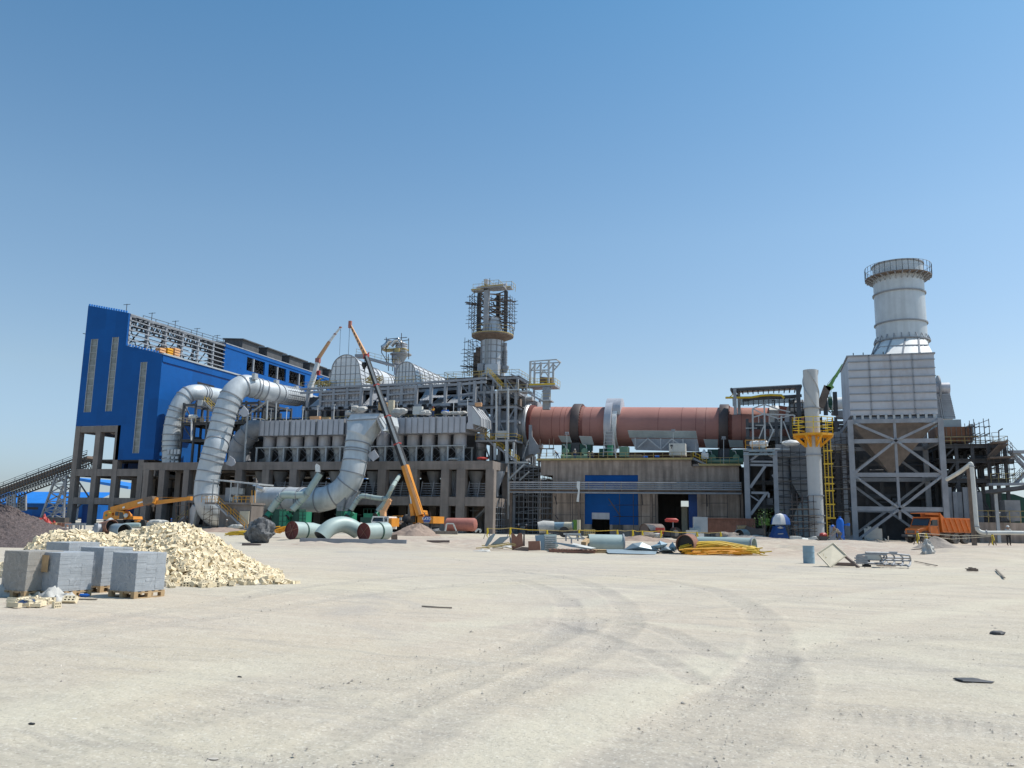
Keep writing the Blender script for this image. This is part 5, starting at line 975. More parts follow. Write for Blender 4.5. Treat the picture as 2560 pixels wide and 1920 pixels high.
def kiln_building():
 Y=110.;xl=PY('H',1100,950,Y).x;xr=PY('J',1548,1300,Y).x;zt=PY('H',1500,908,Y).z;xs=PY('J',945,1050,Y).x;zt2=PY('J',1300,1133,Y).z
 Z=lambda r,y,x=300:PY(r,x,y,Y).z;Xp=lambda r,x,y=600:PY(r,x,y,Y).x
 t=thing('kiln_building','long stained concrete kiln pier building with blue sheet bays below the kiln','building',((xl+xr)/2,Y,0))
 xo1,xb0,xb1,xo2,xo3=Xp('H',1240,1400),Xp('I',1355,300),Xp('I',1998,300),Xp('K',550,600),Xp('K',1070,600);zu=PY('H',1400,1082,Y).z;zop=Z('K',385,800);zbt=PY('I',1600,36,Y).z;zbb=PY('I',1500,630,Y).z
 g=G();g.box((xl,Y,zu),(xb0,Y+.5,zt));g.box((xb0,Y,zbt),(xs,Y+.5,zt));g.box((xs,Y,zop+1.3),(xr,Y+.5,zt2));g.box((xb1,Y,zop),(xs,Y+.5,zbt));g.box((xo1,Y,0),(xb0,Y+.5,zu));g.box((xb1,Y,0),(xo2,Y+.5,zop));g.box((xo3,Y,0),(xr,Y+.5,zop+1.3));g.box((xs,Y+.02,zop),(xo3,Y+.5,zop+1.3))
 g.box((xr-.5,Y+.5,0),(xr,Y+14,zt2));g.box((xl,Y+.5,zu),(xl+.5,Y+14,zt));g.out('wall','concretebrown',t,smooth=False)
 g=G();g.box((xl-.6,Y-.25,zt-.02),(xs+.2,Y+15,zt+.25));g.box((xs+.21,Y-.25,zt2-.02),(xr+.2,Y+15,zt2+.25));g.out('deck_slab','concrete',t)
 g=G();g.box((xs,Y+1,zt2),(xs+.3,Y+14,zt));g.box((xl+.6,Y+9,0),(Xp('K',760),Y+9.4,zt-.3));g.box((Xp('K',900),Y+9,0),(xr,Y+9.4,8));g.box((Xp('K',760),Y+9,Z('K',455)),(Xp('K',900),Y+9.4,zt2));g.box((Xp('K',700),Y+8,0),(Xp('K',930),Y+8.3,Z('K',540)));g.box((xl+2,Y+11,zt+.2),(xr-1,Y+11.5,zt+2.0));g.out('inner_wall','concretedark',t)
 xd0,xd1=Xp('I',1440,700),Xp('I',1652,700);zd=PY('I',1550,568,Y).z;zl_=PY('I',1550,490,Y).z
 g=G();f=Y+.1;g.box((xb0,f,zbb),(xd0,f+.2,zbt));g.box((xd1,f,zbb),(xb1,f+.2,zbt));g.box((xd0,f,zl_),(xd1,f+.2,zbt));g.out('blue_cladding','blue',t,smooth=False)
 g=G();g.box((xd0,f-.06,zd),(xd1,f+.2,zl_));g.out('door_lintel','silverplain',t);g=G();g.box((xb0,Y,0),(xd0-.05,Y+.4,zbb));g.box((xd1+.05,Y,0),(xb1,Y+.4,zbb));g.out('lower_wall','concretebrown',t)
 g=G();g.box((Xp('K',945),Y+1.2,.3),(Xp('K',1062),Y+1.4,zop-.05));g.out('blue_door','bluedark',t)
 g=G();g.box((Xp('K',820),Y+4,0),(Xp('K',900),Y+4.2,Z('K',545)));g.box((Xp('K',900),Y+5,0),(Xp('K',945),Y+5.2,Z('K',545)));g.out('inner_door','cream',t)
 g=G();w0=PY('I',1690,690,Y-.05);w1=PY('I',1820,635,Y-.05);g.box((w0.x,Y-.04,w0.z),(w1.x,Y-.01,w1.z));g.out('window','glass',t)
 t2=thing('facade_scaffold','thin dark scaffold poles standing against the kiln building front','scaffold',(xo1,Y-1,0));g=G()
 for r,xx in(('I',1010),('I',1180),('I',1210),('I',1300),('I',1775),('I',1940),('K',330),('K',480),('K',520),('K',1190),('K',1235),('K',1465)):p=PY(r,xx,500,Y-.8);g.bar((p.x,Y-.8,0),(p.x,Y-.8,zop-.2),.07)
 for r,x0,x1,yy in(('I',975,1350,372),('I',975,1350,515),('I',1640,2010,398),('I',1700,2010,535),('K',0,520,540),('K',0,520,690),('K',1130,1480,515),('K',1130,1480,690)):p,q=PY(r,x0,yy,Y-.85),PY(r,x1,yy,Y-.85);g.bar(p,q,.06)
 for r,x0,y0,x1,y1 in(('I',1640,320,1790,540),('I',995,290,1020,390),('I',1285,290,1305,390),('I',1000,520,1035,570),('K',340,400,350,540),('K',1190,400,1200,560)):g.bar(PY(r,x0,y0,Y-.75),PY(r,x1,y1,Y-.75),.13)
 g.out('tube','rustpole',t2)
 g=G();g.box((xr+.02,Y+2,0),(xr+3.2,Y+2.4,zt2));g.out('gap_fill','concretedark',t)  # dark panel added to fill the bright gap right of the building
 Yp=107.6;t2=thing('pipe_rack','horizontal rack of parallel grey pipes running along the kiln building','pipe rack',PY('I',1300,250,Yp));xa,xb=PY('I',455,180,Yp).x,PY('K',1650,300,Yp).x
 for yy,r_ in((128,.09),(152,.08),(177,.09),(203,.1),(247,.11)):g=G();z=PY('I',1300,yy,Yp).z;g.cyl((xa,Yp,z),(xb,Yp,z),r_,n=8);g.out('pipe','steel',t2)
 g=G();z0,z1=PY('I',1300,240,Yp).z,PY('I',1300,112,Yp).z;g.box((xa,Yp+.4,z0),(xb,Yp+.5,z0+.25));g.box((xa,Yp+.4,z1-.1),(xb,Yp+.5,z1));n=14
 for k in range(n+1):x=xa+(xb-xa)*k/n;g.box((x-.06,Yp+.2,z0),(x+.06,Yp+.4,z1))
 g.box((xa,Yp+.6,PY('I',1300,235,Yp).z),(xb,Yp+1.3,PY('I',1300,212,Yp).z));g.out('rack_frame','steelbrown',t2)
 for x in(xa,xa+9.5,xa+19,xb):g=G();g.box((x-.15,Yp+.6,0),(x+.15,Yp+.9,z0));g.out('rack_post','steelbrown',t2)
 g=G();g.prism([PY('I',x,y,Yp-.3)for x,y in((1262,112),(1298,115),(1296,210),(1285,360),(1255,355),(1275,220),(1258,180))],(0,.1,0));solo(g,'foil_strip','chrome','crumpled silver foil strip hanging from the pipe rack','foil')
 t2=thing('deck_railing','yellow-brown pipe railing along the upper kiln deck edge','railing',(xl,Y,zt));g=G();rail(g,[(xl-.5,Y,zt+.25),(xs,Y,zt+.25)],sp=1.2,h=.8);g.box((xl-.5,Y-.31,zt+.05),(xs+.2,Y-.26,zt+.3));g.out('rail','dullyellow',t2)
 t2=thing('deck_railing','green-yellow pipe railing on the lower right kiln deck','railing',(xr,Y,zt2));g=G();rail(g,[(xs+1.4,Y,zt2+.25),(xr,Y,zt2+.25)],sp=1.2,h=.85);g.box((xs+1,Y-.31,zt2+.05),(xr+.2,Y-.26,zt2+.3));g.out('rail','dullyellow',t2)
 t2=thing('deck_stair','short yellow-railed stair between the two kiln deck levels','stairs',(xs,Y,zt2));stair(t2,V((xs+1.9,Y+.2,zt2+.25)),V((xs+.2,Y+.2,zt+.25)),1.)
 for(r,x,y0,y1),lab in zip((('H',1408,885,595),('J',718,1030,700),('J',1353,1110,790),('J',1003,1000,845)),('at the left riding ring','at the white cabinet','at the right riding ring','at the deck step')):
  p,q=PY(r,x,y0,Y+.1),PY(r,x,y1,Y+.1);t3=thing('light_post','thin grey floodlight post on the kiln deck '+lab,'light post',p,'floodlight posts on the kiln deck');g=G();g.bar(p,q,.07);g.out('pole','steellight',t3);g=G();g.cbox(q,(.6,.15,.12));g.cbox(q+UP*.22,(.5,.2,.2));g.out('lamp','steel',t3)
 t3=thing('control_cabinet','big white control cabinet standing on the kiln deck','cabinet',PY('J',780,1005,110.6));p,q=PY('J',667,1000,110.4),PY('J',870,845,110.4);g=G();g.box((p.x,110.4,p.z),(q.x,112,q.z));g.out('body','offwhite',t3);g=G();a=PY('J',683,888,110.35);b=PY('J',718,862,110.35);g.box(a,b+V((0,.03,0)));g.cbox(PY('J',698,903,110.35),(.15,.05,.15));g.out('vent_grille','steeldark',t3)
 for nm,r,x0,y0,x1,y1,mt,lab in(('blue_barrel','J',345,1005,398,1028,'bluepaint','blue plastic drum lying behind the deck railing, left one'),('blue_barrel','J',490,998,542,1022,'bluepaint','blue plastic drum lying behind the deck railing, nearer the cabinet'),('white_pickup','J',1075,920,1130,1040,'white','white vehicle nose parked on the deck left of the right roller station'),('plywood_stack','J',160,985,340,1028,'woodgrey','low grey-brown board stack on the kiln deck')):
  p,q=PY(r,x0,y1,111.2),PY(r,x1,y0,111.2);g=G()
  if 'blue' in nm:g.cyl((p.x,111.2,(p.z+q.z)/2),(q.x,111.2,(p.z+q.z)/2),(q.z-p.z)/2,n=14);ring(g,(p.x*.5+q.x*.5,111.2,(p.z+q.z)/2),(1,0,0),(q.z-p.z)/2,.03,.06,14)
  elif 'pick' in nm:g.box((p.x,111,p.z),(q.x+.3,113,p.z+(q.z-p.z)*.6));g.prism([(p.x+.05,111.2,p.z+(q.z-p.z)*.6),(q.x-.05,111.2,p.z+(q.z-p.z)*.6),(q.x-.2,111.4,q.z),(p.x+.2,111.4,q.z)],(0,1.4,0))
  else:[g.box((p.x,111.2,p.z+k*.12),(q.x-.1*k,112,p.z+k*.12+.09))for k in range(4)]
  solo(g,nm if 'pick' not in nm else 'parked_van',mt,lab,{'blue_barrel':'drum','white_pickup':'vehicle','plywood_stack':'boards'}[nm])
 p=PY('H',1170,800,112.3);g=G();
 for x0,y0,x1,y1 in((1095,770,1250,762),(1100,765,1100,860),(1245,762,1245,850),(1170,765,1170,860),(1090,655,1090,770),(1200,650,1200,770),(1250,645,1250,770)):g.bar(PY('H',x0,y0,112.3),PY('H',x1,y1,112.3),.09)
 g.bar(PY('H',1090,765,112.3),PY('H',1250,770,113.5),.9,.08);solo(g,'work_shelter','steelbrown','improvised brown work shelter of poles and boards on the deck by the kiln inlet','shelter')
kiln_building()
def cooler_side():
 Y=100.;P=lambda x,y,d=0.:PY('M',x,y,Y+d)
 t=thing('discharge_steelwork','pale grey steel frame with diagonal braces and work platform at the kiln discharge','steel frame',(P(40,1600).x,Y,0))
 z0=P(200,765).z
 for x,y,w_ in((28,0,.6),(400,5,.5)):
  for d in(0,6):g=G();p=P(x,765,d);g.box((p.x-w_/2,Y+d-w_/2,0),(p.x+w_/2,Y+d+w_/2,z0));g.out('column','steel',t)
 g=G()
 for x0,y0,x1,y1,w_ in((0,900,420,905,.3),(80,945,430,950,.35),(95,1305,320,1310,.35),(60,905,245,770,.3),(250,770,420,870,.3),(80,1240,275,960,.42),(85,1590,290,1310,.42),(370,1070,430,1160,.35),(320,1310,320,1370,.3),(80,1340,200,1420,.2)):g.bar(P(x0,y0),P(x1,y1),w_*.75)
 g.out('brace','steel',t)
 g=G();a,b=P(-10,740),P(400,740);g.box((a.x,Y-.3,z0-.1),(b.x,Y+6.2,z0+.1));g.box((a.x,Y-.4,z0-.5),(b.x,Y-.1,z0-.3));g.out('platform','plate_grey',t)
 g=G();rail(g,[V((P(20,700).x,Y-.3,z0+.1)),V((P(285,700).x,Y-.3,z0+.1))],h=1.15,sp=.9,r=.06);g.out('platform_railing','platorange',t)
 g=G()
 for x0,y0,x1,y1,w_ in((118,700,112,215,.2),(275,700,262,160,.2),(112,215,262,160,.14),(262,160,430,220,.14),(112,330,262,285,.14),(262,285,655,300,.14),(262,285,430,340,.12),(112,215,262,290,.12),(430,220,600,260,.12),(655,300,650,420,.18),(485,310,480,660,.2),(195,600,262,430,.12),(300,680,390,480,.14),(330,400,390,520,.12),(190,310,190,400,.08),(325,300,325,410,.08),(150,430,265,430,.08),(20,468,170,468,.08),(430,350,620,300,.12),(510,380,600,620,.12)):g.bar(P(x0,y0,1),P(x1,y1,1),w_)
 g.out('upper_truss','steellight',t)
 for k in range(6):
  g=G();g.blob(P(120+k*28,675,1),.5,8,6,.2,(1,.8,.8));o=solo(g,'white_sack','white','white sack on the orange-railed work platform, in the row of sacks','sack','white sacks on the discharge platform')
 g=G();g.blob(P(610,660,1),.6,8,6,.15,(1.6,.8,.6));solo(g,'white_bundle','white','white wrapped bundle on top of the ribbed box left of the chimney','bundle')
 Yc=109.;Q=lambda x,y,d=0.:PY('J',x,y,Yc+d);t=thing('canopy_roof','grey steel canopy roof with a yellow monorail beam above the kiln discharge','canopy',(Q(1500,390).x,Yc,Q(1500,390).z))
 a,b=Q(1440,152),PY('M',735,-160+120,Yc);zt=Q(1440,152).z
 xr=PY('L',228,1215,Yc).x;zr=PY('L',228,1215,Yc).z;zbm=Q(1600,300).z
 g=G();g.prism([(a.x,Yc,zt),(xr,Yc,zr),(xr,Yc+7,zr+.5),(a.x,Yc+7,zt+.5)],(0,0,-.12));g.out('roof_sheet','steel',t)
 g=G();g.bar((a.x+.2,Yc+.2,zt-.25),(xr,Yc+.2,zr-.25),.2,.3);g.bar((a.x+1.4,Yc+1,zbm+.15),(xr,Yc+1,zbm+.5),.3,.35)
 for k in range(14):x=a.x+(xr-a.x)*k/13;g.bar((x,Yc+.1,zt-.2+(zr-zt)*k/13),(x,Yc+7,zt+.3),.12,.2);g.bar((x,Yc+6.5,zt-.2),(x,Yc+6.5,zbm+.1),.1)
 for k in range(8):z=zbm+.3+(zt-zbm-.5)*k/8;g.bar((a.x+.8,Yc+6.6,z),(xr,Yc+6.6,z+.2),.1)
 g.bar((a.x,Yc,zt),(a.x+.9,Yc+.2,zt-1.2),.2);g.out('roof_beam','steeldark',t)
 for x,d in((1492,0),(1540,5)):g=G();p,q=Q(x,160,d),Q(x,390,d);g.box((p.x-.2,p.y-.15,q.z-1),(p.x+.2,p.y+.15,p.z));g.out('column','steel',t)
 g=G();p=PY('M',705,60,Yc);g.box((p.x-.25,Yc,p.z-8),(p.x+.25,Yc+.4,zr-.3));g.out('column','steeldark',t)
 g=G();g.path([Q(1375,273),Q(1700,268),Q(1830,245),Q(1950,238),Q(2080,242),PY('M',500,55,Yc),PY('M',520,80,Yc)],.14,8);g.bar(Q(1430,262),Q(1480,225),.1);g.out('monorail','yellow',t)
 g=G()
 for x in(365,400,455,520):g.bar(PY('M',x,100,Yc),PY('M',x,200,Yc),.1)
 for k in range(6):g.bar(PY('M',365,115+k*15,Yc),PY('M',405,115+k*15,Yc),.06)
 g.out('caged_ladder','steeldark',t)
 Yd=113.;D=lambda x,y,d=0.:PY('M',x,y,Yd+d)
 t=thing('discharge_hood','red and silver hood pieces joining the kiln end to the ribbed silver duct','kiln hood',D(480,400));g=G();g.prism([D(450,350),D(460,175),D(560,190),D(530,320)],(0,3,0));g.out('red_panel','redoxide',t);g=G();g.prism([D(530,320),D(560,190),D(590,180),D(600,420),D(520,440)],(0,5,0));g.out('cone','silverplain',t)
 t=thing('silver_duct','silver ribbed duct running behind the white chimney to the big bunker','duct',D(700,320));a,b=D(585,215),D(1010,165);R1=(D(585,118).z-D(585,318).z)/2
 g=G();g.path([a,D(790,200),D(985,185)],R1,32);g.out('shell','silver',t);g=G()
 for x in(590,650,710,760):ring(g,D(x,213),(1,0,0),R1,.14,.14,32)
 for k in range(10):aa=k*math.pi/5;g.bar(a+V((0,math.cos(aa)*(R1+.02),math.sin(aa)*(R1+.02))),D(800,210)+V((0,math.cos(aa)*(R1+.02),math.sin(aa)*(R1+.02))),.12)
 g.out('rib','steeldark',t)
 g=G();c=D(1180,160);R2=(D(1180,82).z-D(1180,240).z)/2;g.path([D(985,168),D(1370,140)],R2,32);g.out('white_shell','white',t)
 g=G();[ring(g,D(x,155),(1,0,0),R2,.05,.08,32)for x in(1130,1205,1330)];g.out('ring','rib',t)
 for x in(1062,1190):g=G();p,q=D(x,300,-3),D(x,0 if x>1100 else 40,-3);g.box((p.x-.25,p.y-.2,p.z),(p.x+.25,p.y+.2,q.z));g.out('support_post','steeldark',t)
 g=G();g.prism([D(x,y,-2.5)for x,y in((1140,260),(1160,238),(1365,235),(1365,330),(1230,330),(1200,285),(1150,280))],(0,2,0));g.out('access_box','steel',t)
 Yv=103.;W=lambda x,y,d=0.:PY('M',x,y,Yv+d)
 t=thing('vertical_duct','tall dark grey vertical duct with scaffold standing beside the kiln building','duct',(W(510,1600).x,Yv,0));r=(W(605,1200).x-W(430,1200).x)/2;cx=W(520,1200).x
 g=G();g.box((cx-r*1.1,Yv-r,W(500,850).z),(cx+r*1.05,Yv+r,W(500,685).z));g.out('box_head','steel',t);g=G();g.cyl((cx,Yv,0),(cx,Yv,W(500,850).z),r,n=28);g.out('shell','steel',t)
 g=G();[g.lathe((cx,Yv,W(500,y).z),[(r,0),(r+.1,0),(r+.1,.12),(r,.12)],28)for y in(920,1170,1225,1400)];g.out('ring','rib',t)
 t=thing('ribbed_box_duct','grey ribbed box duct with funnel and slanted chute left of the white chimney','duct',(W(720,1600).x,Yv,0));a,b=W(615,1180),W(860,690);g=G();g.box((a.x,Yv-.8,a.z),(b.x,Yv+1.5,b.z));g.out('casing','steel',t,smooth=False)
 g=G();g.loft([(a.x,Yv-.8,a.z),(b.x,Yv-.8,a.z),(b.x,Yv+1.5,a.z),(a.x,Yv+1.5,a.z)],[tuple(W(750,1400)+V((0,-.4,0))),tuple(W(860,1400)+V((0,-.4,0))),tuple(W(860,1400)+V((0,.8,0))),tuple(W(750,1400)+V((0,.8,0)))]);g.out('funnel','steel',t)
 g=G();g.prism([W(x,y,-1)for x,y in((745,1405),(850,1405),(850,1450),(850,1900),(700,1900),(640,1800),(660,1560))],(0,1.2,0));g.out('chute','plate_grey',t)
 g=G()
 for k in range(9):z=b.z-(b.z-a.z)*(k+.5)/9;g.box((a.x-.03,Yv-.9,z-.05),(b.x+.03,Yv-.8,z+.05))
 for k in range(5):x=a.x+(b.x-a.x)*k/4;g.box((x-.04,Yv-.89,a.z),(x+.04,Yv-.81,b.z))
 g.out('rib','rib',t)
 for lab,xa,xb,ya,yb,nx,nz,yy in(('dark pole scaffold around the vertical duct and box duct',420,830,1850,730,4,14,100.8),('dark pole scaffold between the yellow ladder and the bunker leg',1150,1400,1620,560,4,16,97.),('small pole scaffold at the chimney foot',640,900,1850,1380,4,6,82.5)):
  a,b=PY('M',xa,ya,yy),PY('M',xb,yb,yy);t2=thing('scaffold',lab,'scaffold',(a.x,yy,0),'scaffolds right of the kiln');g=G();scaffold(g,a.x,b.x,yy,yy+1.4,max(0,a.z)if xa>1000 else.2,b.z,nx,nz,.06,.5);g.out('tube','rustpole' if xa>600 else 'steeldark',t2)
  g=G();[g.bar((a.x-.2,yy,z_),(b.x+.2,yy+.2,z_+.03),.5,.07)for z_ in np.linspace(max(a.z,.5)+.6,b.z-1,4)];g.out('plank','woodgrey',t2)
 Yb=108.;zs=[PY('M',1000,y,Yb).z for y in(1500,1180,850,600,400)]
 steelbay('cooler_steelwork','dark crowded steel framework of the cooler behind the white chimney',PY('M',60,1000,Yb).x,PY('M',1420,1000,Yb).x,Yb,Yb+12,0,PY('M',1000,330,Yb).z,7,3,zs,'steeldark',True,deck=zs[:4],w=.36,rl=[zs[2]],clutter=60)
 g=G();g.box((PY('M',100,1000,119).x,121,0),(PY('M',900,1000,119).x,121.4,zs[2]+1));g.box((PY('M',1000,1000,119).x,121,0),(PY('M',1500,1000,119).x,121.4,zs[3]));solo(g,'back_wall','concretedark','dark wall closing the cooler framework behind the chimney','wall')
 g=G();g.cyl(PY('M',1130,700,98),PY('M',1350,715,98),.25,n=12);g.cyl(PY('M',600,745,101),PY('M',-10,745,101),.12,n=10);solo(g,'pipe','steellight','pale grey horizontal pipe below the yellow platform','pipe')
 g=G();p=PY('M',1290,620,98);g.cbox(p,(1.3,1,1.4));g.cbox(PY('M',1190,640,98.5),(1.4,1,2));solo(g,'duct_box','steel','grey duct boxes behind the ladder of the yellow platform','box')
cooler_side()
def chimney():
 Y=84.;P=lambda x,y,d=0.:PY('M',x,y,Y+d);ztop=PY('L',310,1090,Y).z;z=lambda y:P(900,y).z
 xm=lambda y,xa,xb:(P(xa,y).x+P(xb,y).x)/2;cx=xm(700,803,995);r=(P(997,900).x-P(803,900).x)/2
 t=thing('white_chimney','pale grey steel chimney with spiral fins on its top and a yellow railed platform','chimney',(cx,Y,0))
 g=G();g.lathe((cx,Y,0),[(r,.1),(r,ztop),(r*.94,ztop),(r*.94,ztop-1)],40);g.out('shaft','chimneypaint',t)
 g=G();[g.lathe((cx,Y,z(y)),[(r,0),(r+.11,0),(r+.11,.09),(r,.09)],40)for y in(215,825,1350,1605)];g.lathe((cx,Y,.35),[(r,0),(r+.14,0),(r+.14,.1),(r,.1)],40);g.lathe((cx,Y,PY('O',480,230,Y).z),[(r,0),(r+.12,0),(r+.12,.08),(r,.08)],40);g.out('flange','steel',t)
 for s0 in(0,2.1,4.2):
  g=G();n=40;zt,zb=ztop-.05,z(205)
  for k in range(n):
   a,b=[s0+3.2*u/n for u in(k,k+1)];za,zb_=[zt+(zb-zt)*u/n for u in(k,k+1)]
   q=[V((cx+math.cos(w_)*(rr),Y+math.sin(w_)*rr,zz))for w_,rr,zz in((a,r,za),(b,r,zb_),(b,r+.09,zb_),(a,r+.09,za))];g.prism(q,(0,0,.05))
  g.out('spiral_fin','chimneypaint',t)
 zp=z(575);R2=(P(1165,560).x-P(630,560).x)/2;oc=[V((cx+R2*1.05*math.cos(k*math.pi/4+math.pi/8),Y+R2*math.sin(k*math.pi/4+math.pi/8),zp))for k in range(8)]
 g=G();g.prism(oc,(0,0,.2));g.out('platform','platorange',t)
 g=G();rail(g,[p+UP*.2 for p in oc+[oc[0]]],h=1.5,sp=.9,r=.06,mid=3);g.out('platform_railing','brightyellow',t)
 g=G()
 for k in range(8):a=k*math.pi/4+math.pi/8;d=V((math.cos(a),math.sin(a),0));c=V((cx,Y,zp));g.bar(c+d*r-UP*1.,c+d*(R2*.97)-UP*.02,.16);g.bar(c+d*r,c+d*R2-UP*.08,.2);g.bar(c+d*(r+.04)-UP*1.05,c+d*(r+.04),.22)
 g.out('bracket','platorange',t)
 xl,xr=P(1040,900).x,P(1130,900).x;yl=Y-.3;zb=z(1630)
 t2=g=G()
 for x in(xl,(xl+xr)/2,xr):g.bar((x,yl,zb),(x,yl,zp),.07)
 g.bar((xl,yl+.3,.3),(xl,yl+.3,zb+.3),.08)
 for y in(765,935,1107,1190,1280,1455,1630):g.bar((xl-.08,yl-.02,z(y)),(xr+.15,yl-.02,z(y)),.12)
 for k in range(40):zz=.4+(zp-.4)*k/40;g.bar((xl,yl+.32,zz),(xl+.3,yl+.32,zz),.02)
 g.out('caged_ladder','yellow',t)
chimney()
def bunker():
 Y=95.;P=lambda x,y,d=0.:PY('L',x,y,Y+d);Q=lambda x,y,d=0.:PY('N',x,y,Y+d);M_=lambda x,y,d=0.:PY('M',x,y,Y+d)
 xl,xr=M_(1378,500).x,Q(598,300).x;zt=Q(590,182).z;zb=PY('L',660,1495,Y).z;z1=PY('L',640,965,Y).z;bx0,bx1=P(655,1300).x,P(1432,1300).x;dp=9.5
 t=thing('storage_bunker','huge grey ribbed steel bunker on braced legs under the round silver stack','bunker',((xl+xr)/2,Y,0))
 g=G();g.box((bx0,Y,zb),(bx1,Y+dp,z1));g.out('casing','bunkersheet',t,smooth=False)
 g=G();zs=[PY('L',1040,y,Y).z for y in(1005,1080,1150,1225,1295,1365,1440)]
 for z in zs:g.box((bx0-.02,Y-.12,z-.05),(bx1+.05,Y-.01,z+.05))
 for k in range(1,4):x=bx0+(bx1-bx0)*k/4;g.box((x-.06,Y-.12,zb),(x+.06,Y-.005,z1))
 g.box((bx0-.12,Y-.12,z1-.1),(bx1+.12,Y+dp,z1+.06));g.out('rib','steel',t)
 g=G();[g.bar((bx0+.6+k*1.0,Y+.1,z1),(bx0+.6+k*1.0,Y+.1,z1+.35),.09)for k in range(4)];g.out('lifting_lug','steeldark',t)
 zh=Q(140,225).z;zp=Q(140,690).z;xc=(xl+xr)/2;yc=Y+dp/2
 g=G();g.loft([(xl+.3,Y+.4,zh),(xr-.3,Y+.4,zh),(xr-.3,Y+dp-.4,zh),(xl+.3,Y+dp-.4,zh)],[(xc-.25,yc-.3,zp),(xc+.25,yc-.3,zp),(xc+.25,yc+.3,zp),(xc-.25,yc+.3,zp)]);g.out('hopper','concrete',t,smooth=False)
 g=G();g.cyl((xl+.3,Y+.5,(zh+zb)/2),(xr-.3,Y+.5,(zh+zb)/2),(zb-zh)*.45,n=16);g.out('ring_pipe','steel',t)
 g=G();n=11
 for k in range(n):x=xl+.5+(xr-xl-1.)*k/(n-1);g.box((x-.12,Y-.15,zh+.1),(x+.12,Y+.2,zb))
 g.out('support_stub','steellight',t)
 for x in(xl,xr):
  for y in(Y-.1,Y+dp):g=G();g.box((x-.27,y-.25,0),(x+.27,y+.25,zt));g.box((x-.6,y-.5,0),(x+.6,y+.5,.5));g.out('leg','steel',t)
 g=G();g.box((xc-.13,Y-.15,zp-8.5 if 0 else 2.6),(xc+.13,Y+.15,zt-.3));g.out('centre_post','steel',t)
 zl=[Q(0,y).z for y in(208,405,738,1072)];g=G()
 for i,z in enumerate(zl):
  for y in(Y-.05,Y+dp):g.box((xl+.2,y-.15,z-.24),(xr-.2,y+.15,z+.2))
  for x in(xl,xr):g.box((x-.14,Y,z-.22),(x+.14,Y+dp,z+.18))
 g.out('beam','steel',t)
 zz=zl;g=G()
 for y in(Y-.2,Y+dp):
  for xa,za,xb,zb_ in((xl,zz[0],xc,zz[1]),(xr,zz[0],xc,zz[1]),(xl,zz[2],xc,zz[1]),(xr,zz[2],xc,zz[1]),(xl,zz[2],xc,zz[3]),(xr,zz[2],xc,zz[3]),(xc,zz[3],xl+.3,.5),(xc,zz[3],xr-.3,.5)):g.bar((xa,y,za),(xb,y,zb_),.26)
 g.out('brace','steel',t)
 g=G()
 for xa,za,xb,zb_ in((xl,zz[0],xc,zz[1]),(xr,zz[0],xc,zz[1]),(xl,zz[2],xc,zz[1]),(xr,zz[2],xc,zz[1]),(xl,zz[2],xc,zz[3]),(xr,zz[2],xc,zz[3]),(xc,zz[3],xl+.3,.5)):
  for f in(.12,.88):g=G();p=V((xa,Y-.33,za)).lerp(V((xb,Y-.33,zb_)),f);q=V((xa,Y-.33,za)).lerp(V((xb,Y-.33,zb_)),f+.05);g.bar(p,q,.42,.1);g.out('gusset','steellight',t)
 r=(PY('L',1327,400,Y+5).x-PY('L',868,430,Y+5).x)/2*.985;cx=(PY('L',870,430,Y+5).x+PY('L',1328,400,Y+5).x)/2;cy=Y+5;zf=lambda x,y:PY('L',x,y,cy-r).z
 t2=thing('round_stack','wide round silver-grey stack with ring platform standing on the ribbed bunker','stack',(cx,cy,z1))
 zc=zf(1115,800);ztop=zf(1085,97)
 g=G();g.lathe((cx,cy,0),[(r,zc),(r,ztop),(r*.97,ztop),(r*.97,ztop-2)],64);g.out('shaft','duct',t2)
 g=G()
 for y,h in((365,.16),(638,.16),(100,.12),(800,.3)):z=zf(1100,y);g.lathe((cx,cy,z-.08),[(r,0),(r+h,0),(r+h,.14),(r,.14)],64)
 g.out('flange','rib',t2)
 zp=zf(1090,212);R2=r*1.32;g=G();g.lathe((cx,cy,0),[(r,zp-.12),(R2,zp-.12),(R2,zp),(r,zp)],64);g.out('ring_platform','steelbrown',t2)
 g=G()
 for k in range(28):a=2*math.pi*k/28;d=V((math.cos(a),math.sin(a),0));c=V((cx,cy,zp-.14));g.bar(c+d*r*.99-UP*.55,c+d*R2*.97,.09);g.bar(c+d*r-UP*.04,c+d*R2-UP*.04,.1)
 g.out('bracket','steel',t2)
 g=G();rp=[V((cx+R2*math.cos(a),cy+R2*math.sin(a),zp))for a in np.linspace(0,2*math.pi,37)];rail(g,rp,h=1.25,sp=1.1,r=.04);g.out('railing','steellight',t2)
 g=G();nn=48;xa,xb=bx0+(bx1-bx0)*.31,bx1-.1;ya,yb=Y+.1,Y+dp-.1;mx,my=(xa+xb)/2,(ya+yb)/2;ci=[];sq=[]
 for j in range(nn):
  a=2*math.pi*j/nn;c_,s_=math.cos(a),math.sin(a);m=max(abs(c_),abs(s_));ci.append((cx+c_*(r+.05),cy+s_*(r+.05),zc));sq.append((mx+c_/m*(xb-xa)/2,my+s_/m*(yb-ya)/2,z1+.05))
 g.loft(sq,ci,caps=False);g.out('transition','white',t2,ang=20)
 g=G();zm=(zc+z1)/2
 for j in range(0,nn,4):g.bar(V(sq[j]),V(ci[j]),.16)
 for j in range(nn):a,b=V(sq[j]).lerp(V(ci[j]),.5),V(sq[(j+1)%nn]).lerp(V(ci[(j+1)%nn]),.5);g.bar(a,b,.14)
